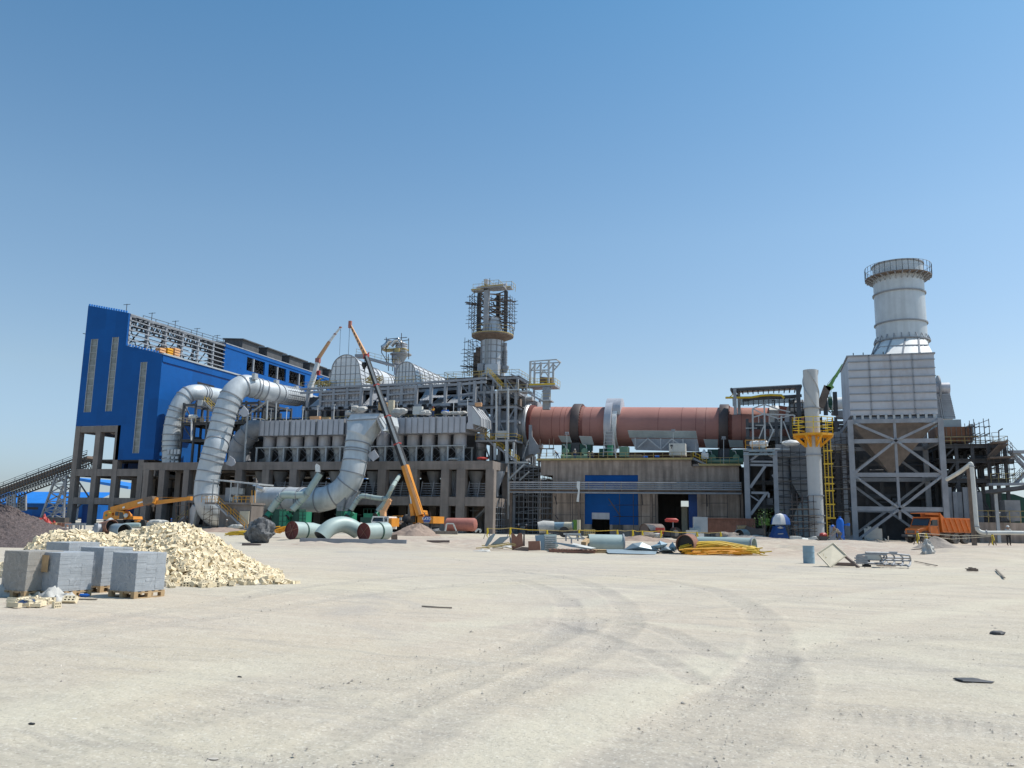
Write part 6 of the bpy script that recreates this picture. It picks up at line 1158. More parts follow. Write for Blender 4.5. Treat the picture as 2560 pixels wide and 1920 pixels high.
 for k in range(22):a=2*math.pi*k/22;d=V((math.cos(a),math.sin(a),0));g.bar(V((cx,cy,zc+.1))+d*(r+.25),V((cx,cy,zc+.6))+d*(r+.05),.08)
 g.out('transition_rib','steel',t2)
 Yg=108.;C_=lambda x,y:PY('L',x,y,Yg);t3=thing('lattice_crane','bright green crane boom with hook block sticking out behind the bunker','crane',C_(395,1420))
 g=G();g.bar(C_(395,1420),C_(460,1235),.7,.9);g.out('boom_base','steelbrown',t3);g=G();g.bar(C_(455,1260),C_(500,1225),.7,.7);g.bar(C_(470,1240),C_(600,1040),.26,.34);g.bar(C_(600,1040),C_(638,970),.16,.22);g.bar(C_(485,1250),C_(540,1130),.6,.18);g.out('jib','greencrane',t3)
 g=G();[g.bar(C_(480+k*24,1215-k*38),C_(500+k*24,1225-k*38),.12)for k in range(6)];g.out('jib_lacing','black',t3);g=G();g.bar(C_(455,1220),C_(605,1035),.05);g.bar(C_(475,1270),C_(480,1345),.05);g.bar(C_(492,1270),C_(484,1345),.05);g.out('cable','cable',t3)
 g=G();p=C_(481,1365);g.cyl(p+V((-.2,0,0)),p+V((.25,0,0)),.55,n=14);g.cbox(p-UP*.5,(.35,.4,.6));g.path([p-UP*.7,p-UP*1.0+V((.1,0,0)),p-UP*1.25+V((.25,0,0)),p-UP*1.4,p-UP*1.2-V((.25,0,0))],.09,8);g.out('hook_block','greendark',t3)
 Yo=106.;t4=thing('outlet_duct','white duct outlet with ribbed slanting silver chute right of the bunker','duct',PY('L',1500,1515,Yo));g=G();p,q=PY('L',1380,1255,Yo),PY('L',1545,1252,Yo);g.path([p,q],(PY('L',1500,1203,Yo).z-PY('L',1500,1308,Yo).z)/2,28);g.out('shell','silverplain',t4);g=G();ring(g,PY('L',1448,1255,Yo),(1,0,0),1.45,.12,.15);g.out('ring','rib',t4)
 g=G();g.prism([PY('L',x,y,Yo-.5)for x,y in((1435,1310),(1553,1308),(1600,1515),(1440,1515))],(0,3,0));g.out('chute','silver',t4,smooth=False);g=G()
 for k in range(11):f=k/10;g.bar(PY('L',1437,1312+200*f,Yo-.6),PY('L',1553+47*f,1310+203*f,Yo-.6),.14,.3)
 g.bar(PY('L',1450,1310,Yo-.75),PY('L',1485,1515,Yo-.75),.12);g.bar(PY('L',1465,1310,Yo-.75),PY('L',1502,1515,Yo-.75),.12);g.out('rib','steel',t4)
bunker()
def far_right():
 Y=100.;P=lambda x,y,d=0.:PY('N',x,y,Y+d)
 zs=[P(1000,y).z for y in(1180,790,590,440)]
 steelbay('annular_cooler_steelwork','multi-level grey steel platforms right of the bunker',P(600,600,2).x,P(1240,600,2).x,Y+2,Y+13,0,P(900,430,2).z,4,3,zs,'steeldark',True,deck=zs[1:],w=.34,rl=[zs[3]],clutter=40)
 t=thing('cooler_hood','rust-brown panelled box on the platform right of the bunker','machine housing',P(760,420,3));g=G();a,b=P(560,420,3),P(900,262,3);g.box((a.x,Y+3,a.z),(b.x,Y+8,b.z));g.out('casing','brownsheet',t,smooth=False)
 g=G();[g.box((a.x+(b.x-a.x)*k/7-.05,Y+2.9,a.z),(a.x+(b.x-a.x)*k/7+.05,Y+3,b.z))for k in range(8)];g.box((a.x,Y+2.8,P(0,375,3).z-.1),(b.x+.6,Y+3,P(0,375,3).z+.1));g.out('rib','steelbrown',t);g=G();g.box((a.x,Y+3.5,b.z),(P(810,200,3).x,Y+7,P(600,190,3).z));g.box((b.x,Y+3,a.z+.3),(P(925,300,3).x,Y+6,b.z+.3));g.out('top_duct','plate_grey',t)
 for lab,xa,xb,ya,yb,nx,nz in(('pole scaffold rising above the deck right of the brown box',895,1075,440,230,4,3),('pole scaffold under the stairs at the far right',1080,1310,830,470,4,6)):
  a,b=P(xa,ya,1),P(xb,yb,1);t2=thing('scaffold',lab,'scaffold',a,'scaffolds far right');g=G();scaffold(g,a.x,b.x,Y+1,Y+3,a.z,b.z,nx,nz,.06,.6);g.out('tube','rustpole',t2)
 t2=thing('street_lamp','thin lamp post with slanted head on the right platform','lamp post',P(1172,410,1));g=G();g.bar(P(1175,410,1),P(1172,300,1),.1);g.out('pole','steeldark',t2);g=G();g.bar(P(1172,305,1),P(1210,283,1),.25,.12);g.out('lamp','steeldark',t2)
 t2=thing('work_platform','cantilevered steel walkway with underside bracing at the right','platform',P(1240,440,0));g=G();g.bar(P(1100,425),P(1250,415),1.2,.2);g.bar(P(1070,575),P(1310,560),1.5,.15)
 for k in range(6):g.bar(P(1060+k*12,560,1),P(1180+k*16,440,1),.12)
 g.out('deck','steelbrown',t2);g=G();rail(g,[P(1110,415,-.4),P(1180,410,-.4)],h=1,sp=.6);rail(g,[P(1260,480,-.4),P(1310,520,-.4)],h=1,sp=.6);g.out('railing','steelbrown',t2)
 for lab,p,q in(('steel stair at the right picture edge, upper flight',(1480,700),(1290,500)),('steel stair at the right picture edge, lower flight',(1340,830),(1480,690))):t3=thing('stair',lab,'stairs',P(*p),'stairs at the right edge');a,b=P(*p),P(*q);(a,b)=(a,b)if a.z<b.z else(b,a);stair(t3,a,b,1.,'steel')
 t3=thing('catwalk','long catwalk with railing at the right picture edge','catwalk',P(1200,830));g=G();g.bar(P(1060,835),P(1480,828),1.2,.25);g.bar(P(1300,515),P(1480,512),1,.3);g.bar(P(1330,510),P(1480,620),.25);g.bar(P(1310,570),P(1480,690),.12);g.out('deck','steel',t3);g=G();rail(g,[P(1100,830),P(1480,822)],h=1.1,sp=.8);g.out('railing','dullyellow',t3)
 t3=thing('inclined_conveyor','dark inclined conveyor crossing at the right picture edge','conveyor',P(1130,910,-3));g=G();g.bar(P(1020,910,-3),P(1500,850,-3),1.6,.35);g.bar(P(1080,925,-3.2),P(1500,868,-3.2),.2,.2);g.out('frame','steeldark',t3);g=G();p=P(1140,920,-3);g.bar((p.x,p.y,0),p,.3);g.out('support_post','steellight',t3)
 t3=thing('green_shed','dark green sheet building in the shade at the far right','shed',(P(1200,1100,8).x,Y+8,0));a,b=P(1000,1400,8),P(1500,900,8);g=G();g.prism([(a.x,Y+8,0),(b.x+3,Y+8,0),(b.x+3,Y+8,b.z-2.2),(P(1320,930,8).x,Y+8,P(1320,930,8).z),(a.x,Y+8,b.z)],(0,8,0));g.out('wall','greendark',t3,smooth=False)
 t3=thing('panel_wall','grey ribbed panel wall behind the dump truck','wall',(P(800,1100,1).x,Y+1,0));a,b=P(650,1350,1),P(1015,862,1);n=8
 for k in range(n):x0=a.x+(b.x-a.x)*k/n;x1=a.x+(b.x-a.x)*(k+1)/n;g=G();g.box((x0,Y+1+(k%2)*.25,0),(x1-.06,Y+1.5,b.z-(.5 if k in(2,3,7)else 0)));g.out('panel','steel',t3)
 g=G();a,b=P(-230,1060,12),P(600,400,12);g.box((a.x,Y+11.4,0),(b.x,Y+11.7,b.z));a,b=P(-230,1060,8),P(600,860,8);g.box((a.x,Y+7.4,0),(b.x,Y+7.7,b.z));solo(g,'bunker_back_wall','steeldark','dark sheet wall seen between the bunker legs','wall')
 t3=thing('bunker_back_steelwork','dark beams and pipes behind the bunker hopper','steel frame',(P(150,1000,6).x,Y+6.5,0));g=G()
 for y in(600,640,760,800,940):g.bar(P(-200,y,6.5),P(590,y,6.5),.3)
 for x in(-150,0,250,400,520):p=P(x,560,6.6);g.bar((p.x,p.y,0),p,.4)
 for k in range(14):x=random.uniform(-150,500);y=random.uniform(640,1150);p=P(x,y,6);g.cyl(p,p+V((random.uniform(1,3),0,0)),random.uniform(.1,.3),n=10)
 g.out('beam','steeldark',t3)
 t3=thing('foundation_block','brown stained concrete base with yellow railing at the right edge','concrete base',(P(1250,1300,-2).x,Y-2,0));a,b=P(985,1400,-2),P(1500,1215,-2);g=G();g.box((a.x,Y-2,0),(b.x+2,Y+6,b.z));g.out('base','concretebrown',t3);g=G();rail(g,[(a.x,Y-2,b.z),(b.x,Y-2,b.z)],h=1.2,sp=1,r=.06);g.out('railing','dullyellow',t3)
 g=G();a,b=P(1245,1195,-1),P(1382,990,-1);g.box((a.x,Y-1,a.z),(b.x,Y+1,b.z));g.cyl(P(1310,1150,-1.1),P(1310,1150,-1.5),.55,n=18);solo(g,'grey_housing','steel','grey machine housing with a round flange on the railed base','machine housing')
 Yp=78.;Q=lambda x,y,d=0.:PY('N',x,y,Yp+d);r=.18
 t3=thing('bent_pipe','pale grey pipe bent over a brown post and running low to the right edge','pipe',Q(960,1320));g=G();g.path(smoothp([Q(660,785,3),Q(780,715,1.5),Q(870,650,.2),Q(895,628),Q(905,660),Q(915,760),Q(935,1000),Q(955,1240),Q(975,1290),Q(1010,1308),Q(1080,1312),Q(1250,1312),Q(1600,1316)],4),[r*.75]*9+[r]*100 if 0 else r*.95,20);g.out('pipe','offwhite',t3)
 g=G();p=Q(948,1180);[ring(g,Q(x,y),(dx,0,dz),r,.05,.08,16)for x,y,dx,dz in((958,1250,.1,1),(1050,1310,1,0),(905,655,.1,1))];g.out('pipe_flange','steel',t3)
 g=G();p=Q(877,660,.6);q=Q(915,1400,.6);g.bar((p.x,p.y,.2),p,.34);g.out('post','steelbrown',t3)
far_right()
def brick_mesh():
 L,W,H,dp=.255,.13,.095,.03;vs=[];fs=[];mi=[]
 xs=[-.5,-.36,-.22,-.07,.07,.22,.36,.5];ys=[-.5,-.32,-.1,.1,.32,.5]
 def q(p,m=0):n=len(vs);vs.extend(p);fs.append((n,n+1,n+2,n+3));mi.append(m)
 for s in(1,-1):
  z=H/2*s
  for i in range(7):
   for j in range(5):
    x0,x1,y0,y1=xs[i]*L,xs[i+1]*L,ys[j]*W,ys[j+1]*W;c=[(x0,y0),(x1,y0),(x1,y1),(x0,y1)]
    if s<0:c=c[::-1]
    if i%2 and j%2:
     zz=z-dp*s;q([(a,b,zz)for a,b in c],1)
     for k in range(4):a,b=c[k],c[(k+1)%4];q([(a[0],a[1],z),(b[0],b[1],z),(b[0],b[1],zz),(a[0],a[1],zz)],1)
    else:q([(a,b,z)for a,b in c])
 a,b,h=L/2,W/2,H/2
 for p in([(-a,-b,-h),(a,-b,-h),(a,-b,h),(-a,-b,h)],[(a,-b,-h),(a,b,-h),(a,b,h),(a,-b,h)],[(a,b,-h),(-a,b,-h),(-a,b,h),(a,b,h)],[(-a,b,-h),(-a,-b,-h),(-a,-b,h),(-a,b,h)]):q(p)
 return np.array(vs),np.array(fs),np.array(mi)
BV,BF,BM=brick_mesh()
bme=bpy.data.meshes.new('brick');bme.from_pydata(BV.tolist(),[],BF.tolist());bme.materials.append(MATS['brick']);bme.materials.append(MATS['brickhole']);bme.polygons.foreach_set('material_index',BM);bme.update()
mk('brickmass',(.74,.625,.43),.85,var=.30,scale=5.5,bump=.2,bs=40)
def pile_h(l,d):
 l=l/d*23.6
 rl=np.array([-14.3,-13.6,-13.2,-12.8,-12.2,-11.6,-11.1,-10.7,-10.3,-9.9,-9.4,-8.9,-8.3,-7.9,-7.2,-6.7,-6.3]);rh=np.array([.0,.45,.95,1.1,1.12,1.05,1.0,1.12,1.22,1.30,1.38,1.27,1.02,.78,.42,.15,.0])
 H=np.interp(l,rl,rh);dc=23.6;s=np.abs(d-dc);hw=np.where(d<dc,2.85*(.35+.65*H/1.4),2.6)
 return H*np.clip(1-(s/np.maximum(hw,.3))**1.15,0,1)
def bricks():
 n=5200;d=rs.uniform(20.2,26.2,n);l=rs.uniform(-14.3,-6.0,n)*d/23.6;h=pile_h(l,d);keep=(h>.03)&((d<24.6)|(rs.rand(n)<.35));l,d,h=l[keep],d[keep],h[keep]
 k=int(110);l=np.append(l,rs.uniform(-11.5,-5.6,k));d=np.append(d,20.75-np.abs(rs.normal(0,.22,k))+np.maximum(0,(l[-k:]+7.2))*1.1);h=np.append(h,np.zeros(k))
 m=l<-5.2;l,d,h=l[m],d[m],h[m];n=len(l);rots=[]
 for i in range(n):
  if h[i]<.05:R=Matrix.Rotation(rs.uniform(0,6.3),3,'Z')@Matrix.Rotation(rs.choice([0,math.pi/2,.5]),3,'X')@Matrix.Rotation(rs.normal(0,.2),3,'Y')
  else:R=Matrix.Rotation(rs.uniform(0,6.3),3,'Z')@Matrix.Rotation(rs.normal(.35,.55),3,'X')@Matrix.Rotation(rs.normal(0,.4),3,'Y')@Matrix.Rotation(rs.choice([0,0,math.pi/2]),3,'X')
  rots.append(R)
 R=np.array([[list(r_)for r_ in q]for q in rots]);X=l*RT.x+d*FW.x;Y=l*RT.y+d*FW.y;Z=gbase(X,Y)+h+.03+rs.uniform(-.03,.05,n)
 score=d-.9*h;order=np.argsort(score);big=order[:296];rest=order[296:]
 for c,i in enumerate(big):
  o=bpy.data.objects.new('brick',bme);S.collection.objects.link(o);o.matrix_world=Matrix.Translation((X[i],Y[i],Z[i]))@rots[i].to_4x4();tagp(o,'cream perforated brick lying loose on the near slope of the tipped brick heap','brick','cream bricks on the near slope of the heap')
 nb=len(rest);vs=np.einsum('nij,vj->nvi',R[rest],BV)+np.stack([X[rest],Y[rest],Z[rest]],-1)[:,None,:];fs=BF[None]+(np.arange(nb)*len(BV))[:,None,None]
 me=bpy.data.meshes.new('brick_heap');vs=vs.reshape(-1,3);fs=fs.reshape(-1,4);nv=len(vs)
 gl,gd=np.meshgrid(np.linspace(-14.3,-6.1,90),np.linspace(20.3,26.2,50));gh=pile_h(gl,gd)-.06;gx=gl*RT.x+gd*FW.x;gy=gl*RT.y+gd*FW.y;gv=np.stack([gx,gy,gbase(gx,gy)+gh],-1).reshape(-1,3)
 i=np.arange(49)[:,None]*90+np.arange(89)[None];gf=np.stack([i,i+1,i+91,i+90],-1).reshape(-1,4)+nv;vs=np.concatenate([vs,gv]);fs=np.concatenate([fs,gf]);mi=np.concatenate([np.tile(BM,nb),np.zeros(len(gf),int)])
 me.vertices.add(len(vs));me.vertices.foreach_set('co',vs.ravel());me.loops.add(fs.size);me.loops.foreach_set('vertex_index',fs.ravel().astype(np.int32));me.polygons.add(len(fs));me.polygons.foreach_set('loop_start',np.arange(0,fs.size,4));me.materials.append(MATS['brickmass']);me.materials.append(MATS['brickhole']);me.polygons.foreach_set('material_index',mi.astype(np.int32));me.update();me.validate()
 o=bpy.data.objects.new('brick_heap',me);S.collection.objects.link(o);tagp(o,'large tipped heap of cream perforated bricks','brick heap',None,'stuff')
bricks()
def crumple(c,w,h,mat,name,label,cat,rot=0,hh=.25,seed=0,up=.0,n=14):
 g=G();vs=[]
 for i in range(n+1):
  for j in range(n+1):
   u,v=i/n-.5,j/n-.5;x,y=u*w,v*h;e=max(0,1-4*max(u*u,v*v));z=(vnoise(np.array([u*5+seed*9.1]),np.array([v*5+3.]),seed)[0])*hh*e**.4+abs(vnoise(np.array([u*11.]),np.array([v*11+seed]),seed+3)[0]-.5)*hh*.6*e**.3
   vs.append(V(c)+V((x*math.cos(rot)-y*math.sin(rot)+random.uniform(-.02,.02)*w,x*math.sin(rot)+y*math.cos(rot),z+.01+up*(v+.5))))
 g.add(vs,[(i*(n+1)+j,(i+1)*(n+1)+j,(i+1)*(n+1)+j+1,i*(n+1)+j+1)for i in range(n)for j in range(n)]);return solo(g,name,mat,label,cat,ang=60)
def pallets():
 al=math.radians(64)
 specs=[(('B',1238,1480),17.5,.78,.78,.93,'grey paver stack on a wooden pallet, nearest the brick heap','paver'),(('B',520,1490),17.1,.80,.80,.92,'grey paver stack with a tan label, second from the left','paver'),(('B',222,1490),17.0,.80,.80,.93,'grey paver stack cut by the left picture edge','paverwarm'),(('B',922,1450),18.6,.8,.8,.97,'grey paver stack set back behind the two front pallets','paver'),(('B',600,1400),19.8,.85,.85,1.02,'rear paver stack mostly hidden, only its top showing','paver')]
 for k,((r,x,y),D,sx,sy,h,lab,mt)in enumerate(specs):
  p=PD(r,x,y,D);p.z=gz(p.x,p.y);rt=TH+al;t=thing('paver_pallet',lab,'paver stack',p,'wrapped paver stacks on pallets',rot=rt)
  g=G()
  for j in range(5):g.box((.0,j*sy/4.6,.10),(sx,j*sy/4.6+.13,.122))
  for j in range(5):g.box((j*(sx-.09)/4,0,.124),(j*(sx-.09)/4+.09,sy,.142))
  g.out('deck_boards','wood',t)
  for i in range(3):g=G();g.box((.001,i*(sy-.1)/2,0),(sx-.001,i*(sy-.1)/2+.1,.02));[g.box((j*(sx-.1)/2,i*(sy-.1)/2,.02),(j*(sx-.1)/2+.1,i*(sy-.1)/2+.1,.1))for j in range(3)];g.out('bearer','wood',t)
  g=G();nl=20;th=(h-.145)/nl;nx=3
  for q in range(nl):
   for i in range(nx):
    for j in range(3):
     jx,jy=random.uniform(-.004,.004),random.uniform(-.004,.004);x0=.015+i*(sx-.03)/nx;y0=.015+j*(sy-.03)/3
     g.box((x0+jx+.002,y0+jy+.002,.145+q*th),(x0+(sx-.03)/nx+jx-.002,y0+(sy-.03)/3+jy-.002,.145+(q+1)*th-.0045))
  g.box((.02,.02,.15),(sx-.02,sy-.02,h-.01));g.out('paver_stack',mt,t,smooth=False)
  g=G();n=26;m=14;cx,cy=sx/2,sy/2;vs=[]
  for q in range(m+1):
   for i in range(n*4):
    s,f=divmod(i,n);f/=n;e=.012+random.random()**4*.018;a,b=[((-1+2*f),-1),(1,(-1+2*f)),(1-2*f,1),(-1,1-2*f)][s];vs.append((cx+a*(sx/2+e),cy+b*(sy/2+e),.13+(h-.12)*q/m))
  N_=n*4;g.add(vs,[(q*N_+i,q*N_+(i+1)%N_,(q+1)*N_+(i+1)%N_,(q+1)*N_+i)for q in range(m)for i in range(N_)]);g.out('film_wrap','wrap',t,ang=20)
  if k==1:g=G();g.box((-.035,.30,h-.40),(-.03,.62,h-.06));g.out('tan_label','wood',t)
pallets()
def broken_bricks():
 for i in range(34):
  x=random.choice([random.gauss(230,110),random.gauss(380,120)]);y=random.gauss(1585,25)
  if not(0<x<650 and 1545<y<1625):continue
  p=PG('B',x,y,.05);o=bpy.data.objects.new('broken_brick',bme);S.collection.objects.link(o);o.matrix_world=Matrix.Translation(p)@Matrix.Rotation(random.uniform(0,6),4,'Z')@Matrix.Rotation(random.choice([.1,1.5,-.6,.4]),4,'X')@Matrix.Diagonal((random.uniform(.45,1),random.uniform(.8,1),random.uniform(.6,1),1));tagp(o,'broken cream brick piece in the litter before the pallets','broken brick','broken brick pieces in the litter')
 p=PG('B',645,1580,.07);o=bpy.data.objects.new('brick',bme);S.collection.objects.link(o);o.matrix_world=Matrix.Translation(p)@Matrix.Rotation(.3,4,'Z')@Matrix.Rotation(.9,4,'X');tagp(o,'single tilted cream brick at the right end of the litter','brick')
 crumple(PG('B',175,1515),.75,.5,'bag','plastic_sheet','tall crumpled clear plastic sheet at the front pallet corner','plastic sheet',.4,.35,1)
 crumple(PG('B',510,1560),.8,.45,'bag','plastic_sheet','crumpled plastic sheet in the middle of the litter','plastic sheet',-.2,.3,2);crumple(PG('B',340,1535),.6,.3,'cream','paper_scrap','cream paper scrap between the two plastic sheets','paper',.1,.12,4)
 crumple(PG('B',285,1600),.45,.3,'clothblue','cloth_rag','dark rag lying in the broken bricks','rag',.2,.12,5);g=G();p=PG('B',735,1522,.04);g.cyl(p,p+RT*.16,.032,n=12);g.cyl(p+RT*.16,p+RT*.2,.02,n=10);solo(g,'plastic_bottle','bluepaint','small blue-capped plastic bottle lying beyond the litter','bottle')
 g=G();p=PG('B',700,1548,.02);g.bar(p,p+RT*.42,.05,.02);solo(g,'wood_lath','woodgrey','short grey wooden lath right of the litter','lath')
broken_bricks()
c=LD(-27.7,45.,0);mound('gravel_heap','dark purple-grey gravel heap at the left picture edge','gravel heap',c,6.3,4.4,2.25,'gravel',TH,3,80,220,.10,1.05,'stuff',.05)
p=PG('F',1290,1240);mound('dirt_heap','brown dirt heap in front of the tall mobile crane','dirt heap',p+FW*4,2.9,2.2,1.5,'soil',TH,5,30,90,.16,1.0,None,.04)
p=PG('I',640,735);mound('dirt_heap','low brown dirt heap behind the scrap sheets','dirt heap',p+FW*3,2.3,1.8,.75,'soil',TH,8,24,70,.2,1.,None,.04)
p=PDG('O',1570,50.5);mound('dirt_heap','grey dirt heap in front of the orange dump truck','dirt heap',p+FW*1.4,1.4,1.3,.75,'soilgrey',TH,4,30,90,.16,1.1,None,.03)
p=PG('K',480,1030);mound('dirt_heap','low pinkish dirt ridge behind the loose grey sheets','dirt heap',p+FW*5,3.6,2,.55,'soil',TH,6,24,70,.3,1.,None,.04)
p=PG('D',640,1190);mound('dirt_heap','low pinkish dirt ridge behind the brick heap, by the hut','dirt heap',p+FW*3,4.5,2.5,.6,'soil',TH,9,24,70,.25,1.,None,.04)
p=PG('K',1900,1010);mound('dirt_heap','long low pale dirt ridge before the blue tent','dirt heap',p+FW*3,5.5,2.4,.5,'soilgrey',TH,12,24,80,.25,1.,None,.03)
def boulder():
 c=PG('D',1190,1315);me=G();n,m=34,22;vs=[]
 def hgt(z):return max(.3,1-.25*z)
 for i in range(m+1):
  for j in range(n):
   t=math.pi*i/m;a=2*math.pi*j/n;x,y,z=math.sin(t)*math.cos(a),math.sin(t)*math.sin(a),math.cos(t)
   q=1+.24*(vnoise(np.array([x*2+5]),np.array([y*2+z*2.3]),31)[0]-.5)*2+.12*(vnoise(np.array([x*5+z*3]),np.array([y*5+1.]),32)[0]-.5)*2+.05*(vnoise(np.array([x*13.]),np.array([y*13+z*9]),33)[0]-.5)
   sx=1.0*(1.12 if z<0 else.92);vs.append(c+RT*(x*.86*q*sx+.08*z)+FW*(y*.75*q)+UP*(max(z*.86*q,-.72)+.72))
 me.add(vs,[(i*n+j,(i+1)*n+j,(i+1)*n+(j+1)%n,i*n+(j+1)%n)for i in range(m)for j in range(n)]);solo(me,'boulder','rock','big dark grey craggy boulder at the right of the brick heap','boulder',ang=22)
boulder()
def plate(r,pts,D,mat,name,label,cat,th=.04,tilt=0.,**k):
 q=[PD(r,x,y,D+tilt*i)for i,(x,y)in enumerate(pts)]if not hasattr(D,'__len__')else[PD(r,x,y,d)for(x,y),d in zip(pts,D)]
 g=G();g.prism(q,FW*th);return solo(g,name,mat,label,cat,smooth=False,**k)
def pipe(r,a,b,D,rad,mat,name,label,cat,D2=None,hollow=True,inner='steeldark',rings=(),group=None):
 p,q=PD(r,*a,D),PD(r,*b,D2 or D);t=thing(name,label,cat,(p+q)/2-UP*rad,group);g=G();d=(q-p).normalized();L=(q-p).length
 if hollow:g.lathe(p,[(rad*.93,L*.5),(rad*.93,0),(rad,0),(rad,L),(rad*.93,L),(rad*.93,L*.5)],28,d)
 else:g.cyl(p,q,rad,n=28)
 g.out('shell',mat,t);
 if hollow:g=G();g.lathe(p,[(0,L*.3),(rad*.93,L*.3)],20,d);g.lathe(p,[(0,L*.7),(rad*.93,L*.7)],20,d);g.out('inner_disc',inner,t)
 for f in rings:g=G();g.lathe(p+d*L*f-d*.04,[(rad,0),(rad+.06,0),(rad+.06,.08),(rad,.08)],28,d);g.out('flange','rib',t)
 return t
def ground_ducts():
 D=62.5;t=thing('loose_duct','pale green straight duct with dark red capped end, left one beside the boulder','duct section',PD('D',1560,1270,D),'loose pale green ducts on the ground')
 r=.66;c0=PD('D',1557,1166,D);c1=PD('F',245,1185,D+3);d=(c1-c0).normalized();L=(c1-c0).length;g=G();g.lathe(c0,[(r,0),(r,L*.62),(r*.9,L*.75),(r*.72,L)],36,d);g.out('shell','duct_green',t);g=G();g.lathe(c0,[(0,.06),(r*.97,.06),(r*.97,.0),(r+.02,0),(r+.02,.05)],36,d);g.out('end_cap','darkred',t)
 u=d.cross(UP).normalized();v=u.cross(d);g=G();[g.bar(c0+d*.03-(u*math.cos(a)+v*math.sin(a))*r,c0+d*.03+(u*math.cos(a)+v*math.sin(a))*r,.035)for a in(.3,1.1,2.0)];g.out('cap_rib','rustsheet',t);g=G();ring(g,c0+d*L*.33,d,r,.05,.08,36);g.out('flange','greendark',t)
 t=thing('loose_elbow','pale green elbow duct lying open end down between the two capped ducts','duct elbow',PD('F',240,1280,D));P=smoothp([PD('F',200,1245,D-.8),PD('F',260,1175,D-.5),PD('F',340,1120,D-.1),PD('F',440,1095,D+.4),PD('F',540,1115,D+.8),PD('F',640,1175,D+1.2)],5);g=G();g.path(P,[.60]*len(P),32);g.out('shell','duct_green',t);g=G();d=(P[0]-P[1]).normalized();g.cyl(P[0]+d*.005,P[0]+d*.012,.56,n=28);g.out('opening','black',t)
 t=thing('loose_duct','pale green straight duct with dark red capped end, right one near the white truck','duct section',PD('F',800,1280,D),'loose pale green ducts on the ground');c0=PD('F',705,1187,D-.6);c1=PD('F',975,1172,D+1.4);d=(c1-c0).normalized();L=(c1-c0).length;r=.65
 g=G();g.lathe(c0,[(r,0),(r,L),(0,L)],36,d);g.out('shell','duct_green',t);g=G();g.lathe(c0,[(0,.05),(r*.97,.05),(r*.97,0),(r+.02,0),(r+.02,.05)],36,d);g.out('end_cap','darkred',t);g=G();u=d.cross(UP).normalized();v=u.cross(d);[g.bar(c0+d*.02-(u*math.cos(a)+v*math.sin(a))*r,c0+d*.02+(u*math.cos(a)+v*math.sin(a))*r,.03)for a in(.8,2.3)];g.out('cap_rib','rustsheet',t);g=G();ring(g,c0+d*L*.62,d,r,.05,.1,36);g.out('flange','greendark',t)
 g=G();a,b=PD('D',1660,1297,56),PD('F',1215,1306,56.);a.z=b.z=PD('F',600,1298,56).z;g.bar(a,b,.3,.34);solo(g,'steel_beam','steel','long grey steel beam lying in front of the loose pale green ducts','beam');g=G();a,b=PD('D',980,1337,50),PD('D',1190,1345,50);g.bar(a,b,.3,.2);solo(g,'timber_beam','platebrown','short dark timber in front of the boulder','beam')
 plate('F',[(1030,1225),(1105,1210),(1108,1285),(1060,1285),(1035,1285)],64,'steelbrown','brown_plate','small brown plate leaning at the right capped duct','plate');g=G();a,b=PD('F',1455,1296,60),PD('F',1725,1296,60);g.bar(a,b,.2,.16);solo(g,'timber_beam','platebrown','short dark timber lying right of the dirt heap','beam')
 g=G();a,b=PD('F',1560,1190,82),PD('F',1820,1195,82);g.bar(a,b,.5,.3);solo(g,'timber_beam','woodgrey','grey timber bundle before the red tank','beam')
 g=G();[g.bar(PD('D',1380+k*20,1340+k*3,52),PD('D',1680+k*8,1330+k*6,53),.05)for k in range(4)];solo(g,'rusty_rods','rustsheet','thin rusty rods lying between boulder and steel beam','rods')
ground_ducts()
def yheap(r,pts,D,label,n=26,mat='yellow',r0=.045,dz=.35):
 g=G();P=[PD(r,x,y,D)for x,y in pts]
 for k in range(n):
  j=V((random.uniform(-.15,.15),random.uniform(-.6,.8),random.uniform(-dz*.3,dz*.7)));g.path(smoothp([p+j+V((0,0,random.uniform(-.04,.04)))for p in P],3),r0,6)
 for k in range(n*2):a=random.choice(range(len(P)-1));p=P[a].lerp(P[a+1],random.random())+V((random.uniform(-.3,.3),random.uniform(-.5,.5),random.uniform(-dz*.3,dz*.6)));g.bar(p,p+RT*random.uniform(.3,.8)+UP*random.uniform(-.15,.15),r0*1.5)
 return solo(g,'railing_heap',mat,label,'railing heap')
yheap('K',[(870,1150),(1050,1110),(1300,1085),(1500,1110),(1700,1145),(1860,1165)],47.4,'yellow heap of loose railing parts in front of the long flanged pipe',16,'yellow',.04,.45);yheap('K',[(880,1170),(1100,1165),(1400,1150),(1690,1165)],46.8,'orange-yellow railing pieces at the foot of the yellow heap',12,'platorange')
yheap('D',[(820,1215),(920,1205),(1030,1210)],74,'yellow heap of bars left of the boulder',12);yheap('D',[(1350,1190),(1400,1160),(1465,1150)],70,'orange bars between boulder and left capped duct',8,'platorange');yheap('I',[(100,910),(250,895),(430,870)],48,'thin yellow hose and rods at the left scrap sheets',4,'dullyellow',.03,.15)
pipe('I',(1400,862),(1822,868),50,.56,'duct_green','grey_pipe','short thick pale grey pipe lying behind the loose sheets','pipe',rings=(.99,));pipe('K',(1085,1062),(1822,1082),51,.48,'duct_green','grey_pipe','long pale grey pipe with flanged end behind the yellow heap','pipe',D2=49,rings=(.985,))
pipe('K',(905,1060),(970,1045),47,.55,'rustsheet','pipe_hoop','short upright grey pipe hoop left of the long pipe','pipe ring',D2=47.6,inner='black')
